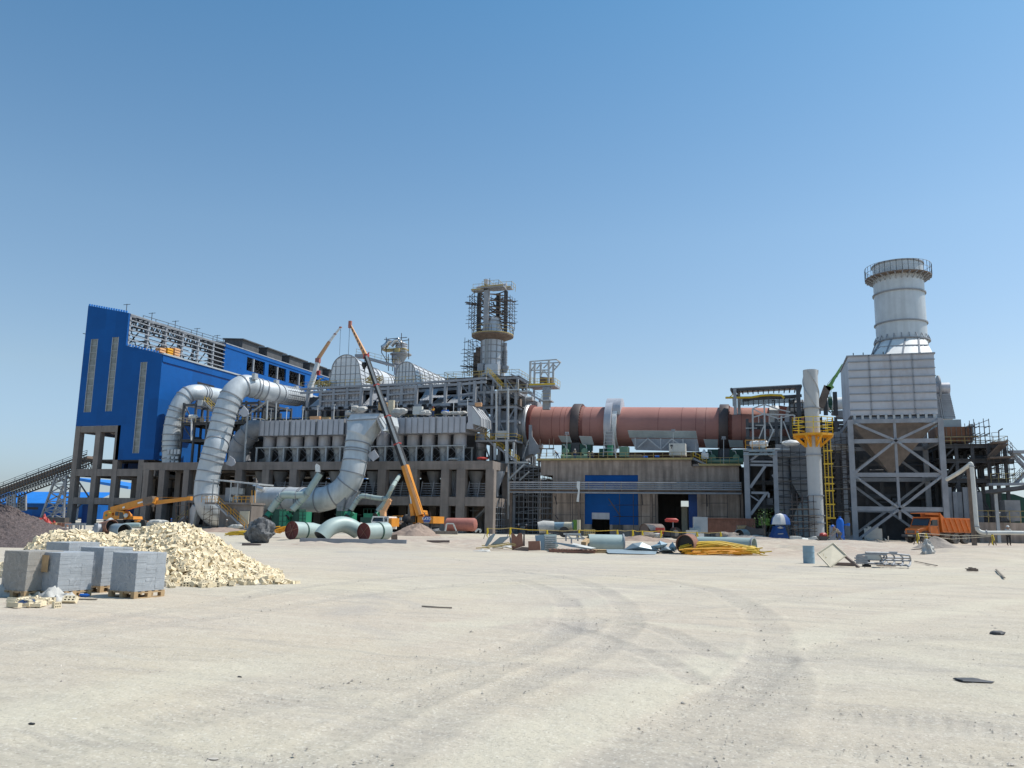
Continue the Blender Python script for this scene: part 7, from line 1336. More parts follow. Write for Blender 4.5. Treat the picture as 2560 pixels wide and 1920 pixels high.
for lab,nm,r,pts,mt in[('green-grey folded sheet standing at the left of the scrap group','scrap_sheet','I',[(150,890),(198,785),(262,737),(282,748),(235,830),(185,892)],'plate_grey'),('large blue-grey sheet with white edges leaning in the scrap group','scrap_sheet','I',[(205,888),(335,782),(458,772),(365,858)],'plate_grey'),('narrow dark sheet beside the notched brown plate','scrap_sheet','I',[(450,780),(470,790),(480,880),(455,862)],'steel'),('brown steel plate with a V notch in its top edge','scrap_plate','I',[(470,740),(500,740),(533,777),(562,735),(602,733),(616,890),(480,942)],'rustsheet'),('narrow dark upright plate behind the notched brown plate','scrap_plate','I',[(617,735),(634,735),(636,890),(612,892)],'platebrown'),('small square reddish-brown plate before the ribbed silver box','scrap_plate','I',[(675,832),(815,828),(826,940),(678,944)],'rustsheet'),('dark low plate at the foot of the notched brown plate','scrap_plate','I',[(480,942),(600,900),(680,905),(680,955),(500,950)],'platebrown')]:
 plate(r,pts,48.2-.25*('square' in lab or 'dark low' in lab)+.3*('large' in lab)+.5*('narrow' in lab),mt,nm,lab,'scrap sheet')
def scrap():
 D=48.4;t=thing('ribbed_box','open silver ribbed sheet box standing among the scrap sheets','sheet box',PD('I',880,942,D));g=G();g.prism([PD('I',x,y,D)for x,y in((757,762),(868,752),(880,942),(828,942),(822,830),(765,828))],FW*.04);g.out('side','bluegrey',t);g=G();q=[PD('I',868,750,D),PD('I',1015,750,D+.5),PD('I',1022,855,D+.5),PD('I',1042,885,D+.5),PD('I',990,940,D+.5),PD('I',880,942,D)];g.prism(q,FW*.04);g.out('ribbed_side','duct_green',t);g=G();[g.bar(PD('I',872,775+k*24,D-.05),PD('I',1016,774+k*24,D+.45),.05)for k in range(7)];g.out('rib','steel',t)
 for lab,pts,Ds,mt,th in(('long grey sheets lying slanted across the pallet',[(958,848),(985,842),(1430,905),(1420,925),(1200,905)],(48,48,46.8,46.8,47.4),'plate_grey',.5),('white sheet slanting over the long grey sheets',[(1192,880),(1225,855),(1495,915),(1430,920)],(47.5,47.7,46.6,46.4),'offwhite',.3),('flat blue-grey sheets lying right of the pallet',[(1600,935),(1810,935),(2220,955),(2210,990),(1640,975)],(47.5,47.5,47,46.2,46.2),'plate_grey',.8)):
  q=[PD('I',x,y,d)for(x,y),d in zip(pts,Ds)];g=G();g.prism(q,FW*th);solo(g,'scrap_sheet',mt,lab,'scrap sheet')
 for lab,pts,mt in(('cone-shaped blue-grey offcut, largest of the group',[(95,1132),(215,1045),(325,1030),(345,1032),(600,1145),(180,1142)],'plate_grey'),('blue-grey offcut with a dark raised corner',[(450,1085),(560,1045),(572,1008),(682,1050),(665,1075),(560,1110)],'bluegrey'),('curved blue-grey offcut before the raised corner one',[(585,1142),(600,1095),(640,1075),(700,1100),(800,1152),(700,1150)],'plate_grey'),('small upright triangular offcut beside the pipe hoop',[(705,1092),(745,1022),(803,1112),(795,1142)],'bluegrey')):
  q=[PD('K',x,y,47.6)for x,y in pts];m=sum(q,V((0,0,0)))/len(q)-FW*.35;g=G();n=len(q);g.add(q+[m],[(i,(i+1)%n,n)for i in range(n)]);g.add([p+FW*.5-UP*.1 for p in q]+[m+FW*.1],[((i+1)%n,i,n)for i in range(n)]);solo(g,'sheet_offcut',mt,lab,'sheet offcut',smooth=False)
 for lab,x0,y0,x1,y1,D,mt in(('brown wooden pallet under the slanted grey sheets',925,925,1480,955,47.5,'rustsheet'),('pale wooden pallet at the right end of the scrap sheets',1482,935,1615,955,47,'wood')):
  a,b=PD('I',x0,y0,D),PD('I',x1,y1,D-.8 if x0<1000 else D);a.z=gz(a.x,a.y);b.z=gz(b.x,b.y);t=thing('wooden_pallet',lab,'pallet',(a+b)/2);d=(b-a);L=d.length;d.normalize();n_=UP.cross(d)
  g=G();[g.bar(a+d*(L*k/9)+UP*.16,a+d*(L*k/9)+n_*1.1+UP*.16,.1 if L>5 else.09,.03)for k in range(10)];g.out('boards',mt,t)
  for k in range(3):g=G();g.bar(a+n_*k*.5+UP*.06,b+n_*k*.5+UP*.06,.08,.12);g.out('bearer',mt,t)
 t=thing('pipe_trestle','low trestle of white pipes standing behind the silver box','trestle',PD('I',1200,850,52));g=G()
 for x0,y0,x1,y1 in((1100,745,1310,745),(1165,798,1370,798),(1130,745,1195,798),(1280,748,1345,798)):g.bar(PD('I',x0,y0,52),PD('I',x1,y1,52),.09)
 g.out('top_frame','offwhite',t)
 for x,y0,y1 in((1130,745,830),(1195,798,860),(1272,748,830),(1345,798,860)):g=G();g.bar(PD('I',x,y0,52),PD('I',x,y1,52),.08);g.out('leg','steel',t)
 g=G();g.bar(PD('I',1340,862,48),PD('I',1450,762,52),.28,.2);solo(g,'timber_beam','wood','slanting timber leaning by the thick grey pipe','beam')
 for k,(x,y,w_)in enumerate(((120,925,.9),(325,918,.7),(390,915,.8),(450,905,.6))):crumple(PG('I',x,y),w_,.5,'bag','white_sheet','crumpled white plastic on the ground before the scrap sheets, '+('far left' if k==0 else['','second from the left','third from the left','at the brown plate'][k]),'plastic sheet',.2*k,.16,20+k)
 t=thing('red_tank','red oxide cylindrical tank lying before the concrete frame corner','tank',PD('F',1860,1175,97));r=(PD('F',1860,1017,97).z-PD('F',1860,1172,97).z)/2;p,q=PD('F',1700,1095,97.5),PD('F',2015,1097,96.5);g=G();d=(q-p).normalized();L=(q-p).length;g.lathe(p,[(0,-.25),(r*.6,-.2),(r,0),(r,L),(r*.85,L+.18),(r*.4,L+.32),(0,L+.35)],32,d);g.out('shell','redoxide',t)
 g=G();q=[PD('F',*c,92)for c in((1672,1175),(1690,1085),(1768,1085),(1805,1172))];[g.bar(q[i],q[(i+1)%4],.14)for i in range(3)];solo(g,'white_stand','offwhite','white trapezoid frame standing against the red tank','frame')
 g=G();[g.bar(PD('F',x0,y0,90),PD('F',x1,y1,90),.18)for x0,y0,x1,y1 in((1490,1155,1660,1190),(1500,1165,1600,1150),(2030,1185,2060,1150),(2060,1150,2098,1160),(2098,1160,2085,1190))];solo(g,'white_offcuts','offwhite','white offcuts lying on both sides of the red tank','offcuts')
 t=thing('tanker_trailer','pale rusty tanker trailer with olive box parked before the kiln building','trailer',PD('I',1110,740,88));r=.92;a,b=PD('I',990,648,89),PD('I',1225,648,88);r=(PD('I',1100,600,88).z-PD('I',1100,692,88).z)/2;d=(b-a).normalized();L=(b-a).length;g=G();g.lathe(a,[(0,-.15),(r*.7,-.12),(r,0),(r,L),(r*.7,L+.12),(0,L+.15)],28,d);g.out('tank','bluegrey',t);g=G();g.lathe(a,[(r+.015,L*.55),(r+.015,L*.98)],28,d);g.out('rust_patch','cream',t)
 g=G();p,q=PD('I',1222,700,87.5),PD('I',1278,577,87.5);g.prism([p,V((q.x,q.y,p.z)),q,V((p.x,p.y,q.z))],FW*1.5);g.out('end_box','limegreen',t);g=G();g.bar(PD('I',1283,575,87.3),PD('I',1283,705,87.3),.3);g.out('box_edge','cream',t);g=G();p=PD('I',1108,722,87);g.cyl(p,p+FW*.35,.55,n=20);g.out('wheel','rubber',t);g=G();g.bar(PD('I',900,715,87.6),PD('I',1260,735,87.6),.3);g.out('chassis','steeldark',t)
 t=thing('insulated_roll','whitish foil-wrapped roll lying left of the tanker trailer','roll',PD('I',870,705,89));g=G();g.path([PD('I',800,672,89),PD('I',860,660,89),PD('I',985,662,89)],[.62,.68,.62],20);g.out('wrap','bag',t)
 t=thing('yellow_cage','small yellow wire cage beside the tanker trailer','cage',PD('I',1410,770,86));g=G();a,b=PD('I',1348,768,86),PD('I',1476,692,86)
 for k in range(6):x=a.lerp(V((b.x,b.y,a.z)),k/5);g.bar(x,V((x.x,x.y,b.z)),.06);
 for k in range(4):z=a.z+(b.z-a.z)*k/3;g.bar((a.x,a.y,z),(b.x,b.y,z),.06)
 g.out('mesh','dullyellow',t)
 t=thing('brown_drum','big brown open drum with crumpled white sheet at the doorway','drum',PD('K',370,960,90));g=G();c=PD('K',365,872,90);r=(PD('K',0,785,90).z-PD('K',0,960,90).z)/2;g.lathe(c,[(0,.1),(r*.95,.1),(r*.95,0),(r,0),(r,2.6)],28,(RT*.8+FW*.6));g.out('shell','platebrown',t);g=G();g.prism([PD('K',x,y,89.4)for x,y in((400,790),(500,805),(560,850),(520,870),(460,880))],FW*.8);g.out('white_sheet','bag',t)
 t=thing('red_tractor','red tractor with a red canopy standing in front of the kiln building doorway','tractor',PD('K',750,970,88));Dt=88;g=G();q=PD('K',735,745,Dt);g.path([PD('K',645,745,Dt),PD('K',670,738,Dt),PD('K',790,742,Dt),PD('K',818,752,Dt)],[.12,.2,.22,.12],12);g.out('canopy','red',t);g=G();g.bar(PD('K',750,750,Dt),PD('K',750,850,Dt),.07);g.bar(PD('K',752,750,Dt+1),PD('K',752,850,Dt+1),.07);g.out('canopy_post','steel',t)
 g=G();g.box(PD('K',520,925,Dt),PD('K',660,840,Dt)+FW*.9);g.box(PD('K',500,950,Dt+.2),PD('K',560,880,Dt+.2)+FW*.6);g.box(PD('K',735,870,Dt),PD('K',830,838,Dt)+FW*1.2);g.out('bonnet','red',t);g=G();g.box(PD('K',600,945,Dt+.2),PD('K',800,890,Dt+.2)+FW*.5);g.out('chassis','steeldark',t)
 for x,y,r_ in((785,910,.62),(510,930,.36)):
  for o in(-.1,1.2):g=G();c=PD('K',x,y,Dt+o);g.cyl(c,c+FW*.3,r_,n=20);w_=g.out('wheel','rubber',t);g=G();g.cyl(c-FW*.03,c-FW*.01,r_*.55,n=16);g.out('rim','dust',w_)
 g=G();a,b=PD('K',1160,905,94),PD('K',1835,727,94);n=34
 for k in range(n):x=a.lerp(V((b.x,b.y,a.z)),k/n);x2=a.lerp(V((b.x,b.y,a.z)),(k+.6)/n);g.prism([x,x2,V((x2.x,x2.y,b.z-.12)),V((x.x,x.y,b.z-.12))],FW*.1)
 g.prism([a+FW*.05,V((b.x,b.y,a.z))+FW*.05,V((b.x,b.y,b.z))+FW*.05,V((a.x,a.y,b.z))+FW*.05],FW*2.2);g.bar(V((a.x,a.y,b.z)),b,.14);solo(g,'freight_container','rustsheet','rusty corrugated container standing right of the doorway','container')
 plate('K',[(1590,900),(1600,805),(1700,805),(1840,850),(1950,850),(1960,930),(1700,925)],90,'platebrown','rusty_sheet','dark rusty sheet heap in front of the container end','sheet heap',.5);plate('K',[(1600,860),(1600,812),(1720,808),(1690,850)],89.8,'wood','plywood_board','tan plywood board lying on the rusty sheet heap','board')
 for k,(x0,y0,x1,y1,mt,lab)in enumerate([(935,965,1080,872,'offwhite','white box at the railing, left of the small white pipe'),(1085,968,1162,915,'white','small white box beside the container'),(980,905,1120,840,'plate_grey','grey bundle stacked on the white boxes'),(1025,900,1210,695,'steellight','tall pale grey panel leaning behind the white boxes')]):a,b=PD('K',x0,y1,91+.6*k),PD('K',x1,y0,91+.6*k);g=G();g.prism([a,V((b.x,b.y,a.z)),b,V((a.x,a.y,b.z))],FW*.6);solo(g,'stacked_box' if k<3 else 'leaning_panel',mt,lab,'box' if k<3 else 'panel')
 pipe('K',(1620,935),(1700,935),86,.58,'plate_grey','grey_pipe','short dark-mouthed pipe piece before the rusty sheets','pipe',D2=87,inner='black')
 for k,(x,y,s)in enumerate(((1400,930,.5),(1440,960,.5),(1510,950,.6),(1560,975,.5),(1780,985,.6),(1850,980,.6),(1540,930,.4),(540,940,.4),(420,935,.5))):g=G();g.blob(PD('K',x,y,84)+UP*0,s,8,6,.25,(1.5,1,.6));solo(g,'sack','bag' if k%2 else 'soilgrey','pale sack or stone lying along the front of the kiln building','sack','pale sacks and stones before the kiln building')
scrap()
def text(par,s,size,M,mat,name='lettering'):
 cu=bpy.data.curves.new('tmp','FONT');cu.body=s;cu.size=size;cu.extrude=.01;cu.align_x='CENTER';cu.align_y='CENTER';cu.offset=size*.02
 ob=bpy.data.objects.new('tmp',cu);S.collection.objects.link(ob);me=bpy.data.meshes.new_from_object(ob.evaluated_get(bpy.context.evaluated_depsgraph_get()));bpy.data.objects.remove(ob);bpy.data.curves.remove(cu)
 me.name=name;base=V((0,0,0));p=par
 while p is not None:
  if p.name in BASE:base=BASE[p.name]
  p=p.parent
 me.transform(Matrix.Translation(-base)@M);me.materials.clear();me.materials.append(MATS[mat]);o=bpy.data.objects.new(name,me);S.collection.objects.link(o);o.parent=par;return o
def face(p,yaw=TH,roll=0):return Matrix.Translation(p)@Matrix.Rotation(yaw,4,'Z')@Matrix.Rotation(math.pi/2,4,'X')@Matrix.Rotation(roll,4,'Z')
def person(label,loc,rot,scale=1.,pose='stand',shirt='clothgrey',trousers='clothblue',helmet='white'):
 J=dict(pel=(0,0,.95),che=(0,0,1.30),nek=(0,0,1.48),hed=(0,.01,1.58),top=(0,.01,1.68),sl=(-.19,0,1.42),el=(-.27,.02,1.14),wl=(-.27,.10,.90),sr=(.19,0,1.42),er=(.27,.02,1.14),wr=(.27,.10,.90),hl=(-.1,0,.90),kl=(-.11,.03,.5),al=(-.11,0,.08),tl=(-.11,.17,.03),hr=(.1,0,.90),kr=(.11,.03,.5),ar=(.11,0,.08),tr=(.11,.17,.03))
 if pose=='push':J.update(pel=(0,-.12,.92),che=(0,.16,1.22),nek=(0,.32,1.34),hed=(0,.40,1.42),top=(0,.47,1.49),sl=(-.19,.24,1.28),el=(-.24,.36,1.0),wl=(-.24,.6,.80),sr=(.19,.24,1.28),er=(.24,.36,1.0),wr=(.24,.6,.80),hl=(-.1,-.12,.88),kl=(-.11,.12,.5),al=(-.11,.02,.08),tl=(-.11,.18,.03),hr=(.1,-.12,.88),kr=(.11,-.22,.5),ar=(.11,-.52,.12),tr=(.11,-.38,.03))
 if pose=='work':J.update(er=(.25,.18,1.2),wr=(.18,.4,1.15),el=(-.25,.18,1.15),wl=(-.15,.38,1.1))
 if pose=='crouch':J.update({k:(v[0],v[1]+(.12 if v[2]>1.2 else 0),v[2]-.42)for k,v in J.items()if v[2]>.6});J.update(kl=(-.13,.32,.52),kr=(.13,.32,.52))
 t=thing('person',label,'person',loc,rot=rot)
 def skin(nm,mat,E,Rd,root):
  ks=[];[ks.append(k)for e in E for k in e if k not in ks];me=bpy.data.meshes.new(nm);me.from_pydata([V(J[k])*scale for k in ks],[(ks.index(a),ks.index(b))for a,b in E],[]);o=bpy.data.objects.new(nm,me);S.collection.objects.link(o);o.parent=t
  bm_=o.modifiers.new('skin','SKIN');
  for k,v in zip(ks,me.skin_vertices[0].data):v.radius=(Rd[k]*scale,Rd[k]*scale);v.use_root=(k==root)
  s=o.modifiers.new('sub','SUBSURF');s.levels=s.render_levels=1;me.materials.append(MATS[mat]);return o
 for sd,w_,e_ in(('l','wl','el'),('r','wr','er')):
  a,b=V(J[w_]),V(J[e_]);d=(a-b).normalized();J['p'+sd]=tuple(a+d*.07);sx=d.orthogonal().normalized()
  for f in range(4):J['f%d%s'%(f,sd)]=tuple(a+d*(.15+.01*(f in(1,2)))+sx*(f-1.5)*.022+V((0,.01,0)))
  J['th'+sd]=tuple(a+d*.09+sx*.06)
 E=[('pel','che'),('che','nek'),('nek','hed'),('hed','top'),('pel','hl'),('hl','kl'),('kl','al'),('al','tl'),('pel','hr'),('hr','kr'),('kr','ar'),('ar','tr')]
 for sd,s_,e_,w_ in(('l','sl','el','wl'),('r','sr','er','wr')):E+=[('che',s_),(s_,e_),(e_,w_),(w_,'p'+sd),('p'+sd,'th'+sd)]+[('p'+sd,'f%d%s'%(f,sd))for f in range(4)]
 Rd=dict(pel=.13,che=.14,nek=.055,hed=.095,top=.08,hl=.085,kl=.06,al=.042,tl=.035,hr=.085,kr=.06,ar=.042,tr=.035,sl=.055,el=.042,wl=.028,sr=.055,er=.042,wr=.028,pl=.03,pr=.03,thl=.011,thr=.011,**{'f%d%s'%(f,s_):.009 for f in range(4)for s_ in 'lr'})
 skin('body','skin',E,Rd,'pel');R2={k:v+.022 for k,v in Rd.items()}
 skin('shirt',shirt,[('pel','che'),('che','sl'),('sl','el'),('el','wl'),('che','sr'),('sr','er'),('er','wr')],R2,'pel');R3=dict(R2);R3['pel']=.14;skin('trousers',trousers,[('pel','hl'),('hl','kl'),('kl','al'),('pel','hr'),('hr','kr'),('kr','ar')],R3,'pel')
 c=V(J['top'])*scale;n=(V(J['top'])-V(J['nek'])).normalized();g=G();g.lathe(c-n*.02*scale,[(.155*scale,-.01),(.13*scale,0),(.125*scale,.05*scale),(.09*scale,.11*scale),(0,.13*scale)],14,n);g.out('hard_hat',helmet,t);return t
k_=.78
def PYg(r,x,y,Y):p=PY(r,x,y,Y);return p
person('worker with blue hard hat standing between the largest duct and the brick heap',V((*PY('D',130,1090,90).xy,0)),2.6,k_*.95,'stand','clothblue','clothblue','bluepaint')
person('worker with white hard hat standing at the foot of the hut stair',V((*PY('D',792,1060,90.5).xy,0)),.5,k_*.95,'stand','clothgrey','clothgrey','white')
for lab,r,x,y,sh,hm,ps in(('dark-clothed worker bending at the railing near the kiln inlet','H',1290,885,'black','white','push'),('worker with white hat in front of the left roller station','H',1503,880,'clothtan','white','work'),('worker crouching behind the railing right of the left roller station','H',1672,880,'clothgrey','white','crouch'),('second crouching worker with white hat beside the green pinion box','H',1712,880,'clothgrey','white','crouch')):
 p=PY(r,x,y,111.2);person(lab,V((p.x,111.2,10.32)),3.1 if ps!='push' else 1.2,k_,ps,sh,'clothblue',hm)
p=PY('E',1530,1210,105.4);person('worker in an orange vest standing on the header right of the white bundle',p-UP*.35,3.,k_,'work','platorange','clothblue','red')
for lab,x in(('left of two workers in the shade between frame and kiln building',560),('right of two workers in the shade between frame and kiln building',655)):p=PY('I',x,700,107);person(lab,V((p.x,p.y,0)),3,k_,'stand','black','black','white')
def barrow():
 p=PDG('P',835,64);t=person('worker with blue cap leaning forward and pushing a wheelbarrow before the blue tank',p,TH+math.radians(97),.93,'push','clothtan','clothgrey','bluepaint')
 q=p-RT*1.05;t=thing('wheelbarrow','wheelbarrow with a red load pushed by the worker in front of the chimney','wheelbarrow',q,rot=TH+math.pi)
 g=G();A=[(-.3,-.3,.6),(.55,-.3,.62),(.55,.3,.62),(-.3,.3,.6)];B=[(-.1,-.18,.3),(.35,-.18,.28),(.35,.18,.28),(-.1,.18,.3)];g.loft(A,B);g.out('tray','steeldark',t);g=G();g.cyl((.6,-.05,.19),(.6,.05,.19),.19,n=18);g.out('wheel','rubber',t)
 for s in(-.25,.25):g=G();g.bar((.6,s*.3,.19),(-.75,s,.72),.045);g.out('handle','steel',t);g=G();g.bar((-.1,s,.4),(-.15,s,0),.04);g.out('leg','steel',t)
 g=G();g.blob((.1,0,.68),.25,10,7,.15,(1.3,1,.8));solo_=g.out('load','red',t)
barrow()
p=PY('N',1272,1400,80);person('worker in pale shirt crouching under the low pipe at the right',V((p.x,p.y,gz(p.x,p.y))),3.2,.95,'work','bag','black','white')
def tele(t,nm,p,q,w0,w1,mat,h0=None,side=None):
 d=(q-p).normalized();a=V((0,1,0));a=(a-d*a.dot(d)).normalized();b=d.cross(a);h0=h0 or w0
 def sq(c,w_):return[c+b*w_/2*sx+a*w_/2*sy for sx,sy in((-1,-1),(1,-1),(1,1),(-1,1))]
 g=G();g.loft(sq(p,w0),sq(q,w1));o=g.out(nm,mat,t,smooth=False)
 if side:
  g=G();s=1 if b.x>0 else-1;A=[p+b*s*(w0/2+.01)+a*k*w0/2 for k in(-1,1)];A2=[p+b*s*(w0*.05)-a*(w0/2+.012),p+b*s*(w0/2+.01)-a*(w0/2+.012)];B2=[q+b*s*(w1*.05)-a*(w1/2+.012),q+b*s*(w1/2+.01)-a*(w1/2+.012)]
  g.prism([A2[0],A2[1],B2[1],B2[0]],-a*.02);g.out('lit_side',side,t)  # paler strip paints the boom's sunlit right side onto its front
 return o
def tall_crane():
 Y=90.;P=lambda x,y,d=0.:PY('F',x,y,Y+d);E_=lambda x,y,d=0.:PY('E',x,y,Y+d);g0=P(1400,1120);t=thing('mobile_crane','tall mobile crane with orange base boom, black and grey sections and folded-back orange tip','crane',(g0.x,Y,0))
 b0,b1=P(1378,985),P(1196,398);top=E_(738,528);
 tele(t,'base_boom',b0,b1,.72,.74,'craneorange',side='boomtan');J=[b1.lerp(top,f)for f in(0,.34,.62,1)]
 for k in range(3):tele(t,'boom_section',J[k],J[k+1],.7-.09*k,.68-.09*k,'black',side='steellight')
 for k,f in enumerate((.19,.44,.73)):c=b1.lerp(top,f);g=G();d=(top-b1).normalized();g.bar(c-d*.07,c+d*.07,.76-.09*k,.76-.09*k);g.out('boom_collar','red',t)
 g=G();g.cbox(top,(.55,.5,.6));g.bar(top,top+V((.35,0,.5)),.12);g.out('boom_head','red',t)
 tip=E_(546,148);tele(t,'jib',top,tip,.46,.22,'boomtan');g=G();d=tip-top
 for k in range(9):p=top+d*(k+.3)/9;g.cbox(p+V((.02,-.28+k*.015,0)),(.1,.04,.35))
 g.out('jib_opening','steeldark',t)
 g=G();g.cbox(tip,(.35,.3,.9));g.out('jib_head','redoxide',t)
 g=G();g.bar(E_(540,180),E_(526,500),.035);g.bar(E_(570,185),E_(735,500),.04);g.bar(E_(722,545),E_(715,600),.04);g.bar(P(1410,955),P(1240,480,-.6),.035);g.out('cable','cable',t)
 g=G();p=E_(714,625);g.cyl(p-V((.2,0,0)),p+V((.2,0,0)),.32,n=14);g.cbox(p-UP*.35,(.3,.2,.35));g.path([p-UP*.5,p-UP*.65+V((.12,0,0)),p-UP*.85,p-UP*.75-V((.15,0,0))],.06,8);g.out('hook_block','black',t)
 g=G();g.cyl(P(1292,1000),P(1275,850),.3,n=14);g.out('lift_cylinder_sleeve','craneorange',t);g=G();g.cyl(P(1276,855),P(1262,740),.13,n=12);g.out('lift_cylinder_rod','chrome',t)
 a,b=P(1325,1080),P(1532,1000);g=G();g.box(a,b+V((0,3.4,0)));g.box(P(1290,1090),P(1345,985)+V((0,2.5,0)));g.prism([P(1330,985,.3),P(1420,985,.3),P(1405,930,.3),P(1370,925,.3)],(0,1.4,0));g.out('upper_body','craneorange',t)
 a,b=P(1414,1063,-.06),P(1496,1003,-.06);g=G();g.box(a,b+V((0,.04,0)));sg=g.out('name_plate','signblue',t,smooth=False);c=(a+b)/2+V((0,-.05,0));text(sg,'KATO',.42,face(c+UP*.03,0),'white')
 a,b=P(1418,1085-5,-.05),P(1484,1058+9,-.05);g=G();g.box(a,b+V((0,.02,0)));g.out('number_plate','steel',t)
 g=G();a,b=P(1230,1125),P(1500,1085);g.box(a,b+V((0,3,0)));g.box(P(1485,1150),P(1502,1085)+V((0,.4,0)));g.out('chassis','steeldark',t)
 for x,d in((1290,0),(1400,.6),(1455,.6),(1350,.6)):
  g=G();c=P(x,1032 if x==1290 else 1105,d-.1);g.cyl(c-V((.15,0,0)),c+V((.3,0,0)),.42,n=20)if x==1290 else g.cyl(c,c+V((0,.5,0)),.4,n=18);g.out('wheel','rubber',t)
 g=G();rail(g,[P(1400,1000,1),P(1500,1000,1)],h=.5,sp=.4,r=.05);g.bar(P(1420,950),P(1440,1000),.1);g.out('railing','steeldark',t)
 a,b=P(1045,1065,1),P(1160,993,1);t2=thing('orange_truck','orange truck with dark windows parked beside the tall crane','truck',(a.x,Y,0));g=G();g.box(P(1045,1075,1),P(1160,1045,1)+V((0,2,0)));g.box(P(1048,1000,1),P(1158,990,1)+V((0,1.8,0)));[g.box(P(x,1050,1),P(x+12,995,1)+V((0,.2,0)))for x in(1045,1105,1148)];g.box(P(1090,1100,.6),P(1212,1052,.6)+V((0,2,0)));g.out('cab','craneorange',t2);g=G();g.box(P(1052,1045,1.1),P(1150,1000,1.1)+V((0,1.4,0)));g.out('windscreen','glass',t2);text(t2,'H21',.45,face(P(1145,1078,.45),0),'white');g=G();g.box(P(1127,1048,.3),P(1152,1012,.3)+V((0,.2,0)));g.out('mirror','steellight',t2);g=G();g.blob(P(1225,1040,1.2),.7,10,7,.2,(1.2,1,.9));g.out('hose_reel','black',t2)
 for x in(1075,1180):g=G();c=P(x,1108,.4);g.cyl(c,c+V((0,.4,0)),.35,n=16);g.out('wheel','rubber',t2)
 D=86.;Q=lambda x,y,d=0.:PY('F',x,y,D+d);t3=thing('white_truck','white truck cab with a tan knuckle loader behind the right capped duct','truck',(Q(900,1100).x,D,0));g=G();g.box(Q(795,1150),Q(950,1062)+V((0,2.2,0)));g.box(Q(950,1150),Q(1005,1010)+V((0,2.2,0)));g.prism([Q(800,1064),Q(950,1064),Q(950,1012),Q(815,1012)],(0,.3,0))if 0 else None;g.box(Q(812,1012),Q(1003,1000)+V((0,2.1,0)));g.bar(Q(800,1062),Q(820,1008),.1);g.bar(Q(945,1062),Q(943,1008),.1);g.out('cab','white',t3);g=G();g.prism([Q(803,1062,.06),Q(944,1062,.06),Q(940,1012,.2),Q(818,1012,.2)],(0,.1,0));g.out('windscreen','glass',t3);g=G();g.box(Q(958,1062,-.02),Q(985,1022,-.02)+V((0,.03,0)));g.out('side_window','glass',t3);g=G();g.blob(Q(862,1085,-.1),.25,10,6,0,(1,.1,.5));g.out('bonnet_badge','black',t3)
 g=G();g.bar(Q(940,1000,1),Q(938,925,1),.55);g.bar(Q(945,940,1),Q(1020,800,1),.42);g.bar(Q(1018,790,1),Q(1015,860,1),.2);g.out('loader_arm','boomtan',t3);g=G();g.box(Q(1000,1120),Q(1040,1020)+V((0,2,0)));[g.bar(Q(1005,1030+k*18,-.1),Q(1040,1040+k*18,-.1),.12)for k in range(5)];g.out('outrigger','craneorange',t3)
 for x in(830,985):g=G();c=Q(x,1175,.1);c.z=.42;g.cyl(c,c+V((0,.4,0)),.42,n=16);g.out('wheel','rubber',t3)
 crumple(Q(640,1100)-V((0,0,.9)),1.8,1.2,'bag','white_tarp','crumpled white tarpaulin left of the white truck','tarpaulin',0,1.2,41)
 g=G();Z_=Q(740,1060,.5);g.box(Q(665,1100,.5),Q(795,1012,.5)+V((0,.5,0)));solo(g,'green_screen','greendark','dark green panel left of the white truck cab','panel')
tall_crane()
def far_crane():
 Y=126.;P=lambda x,y:PY('E',x,y,Y);t=thing('far_crane','white and orange telescopic crane boom rising behind the blue hall','crane',P(75,900));J=[P(75,905),P(165,600),P(165,560),P(298,355),P(368,262),P(433,182)]
 for k,(a,b,w0,w1,m)in enumerate(((0,1,.75,.65,'white'),(2,3,.5,.42,'boomtan'),(3,4,.36,.33,'white'),(4,5,.3,.22,'white'))):tele(t,'boom_section',J[a],J[b],w0,w1,m)
 g=G();g.cbox(P(165,575),(.8,.6,.8));[g.cbox(p,(.38,.38,.22))for p in(J[3],J[4],J[5])];g.out('joint','redoxide',t);g=G();g.bar(P(433,200),P(421,515),.04);g.bar(P(428,215),P(440,215),.05);g.bar(P(185,560),P(178,700),.03);g.out('cable','cable',t);g=G();g.cbox(P(173,722),(.5,.4,.8));g.out('hook_block','red',t);g=G();a=P(75,905);g.bar((a.x-.8,Y,10),a,.8);g.out('lower_boom','white',t)
far_crane()
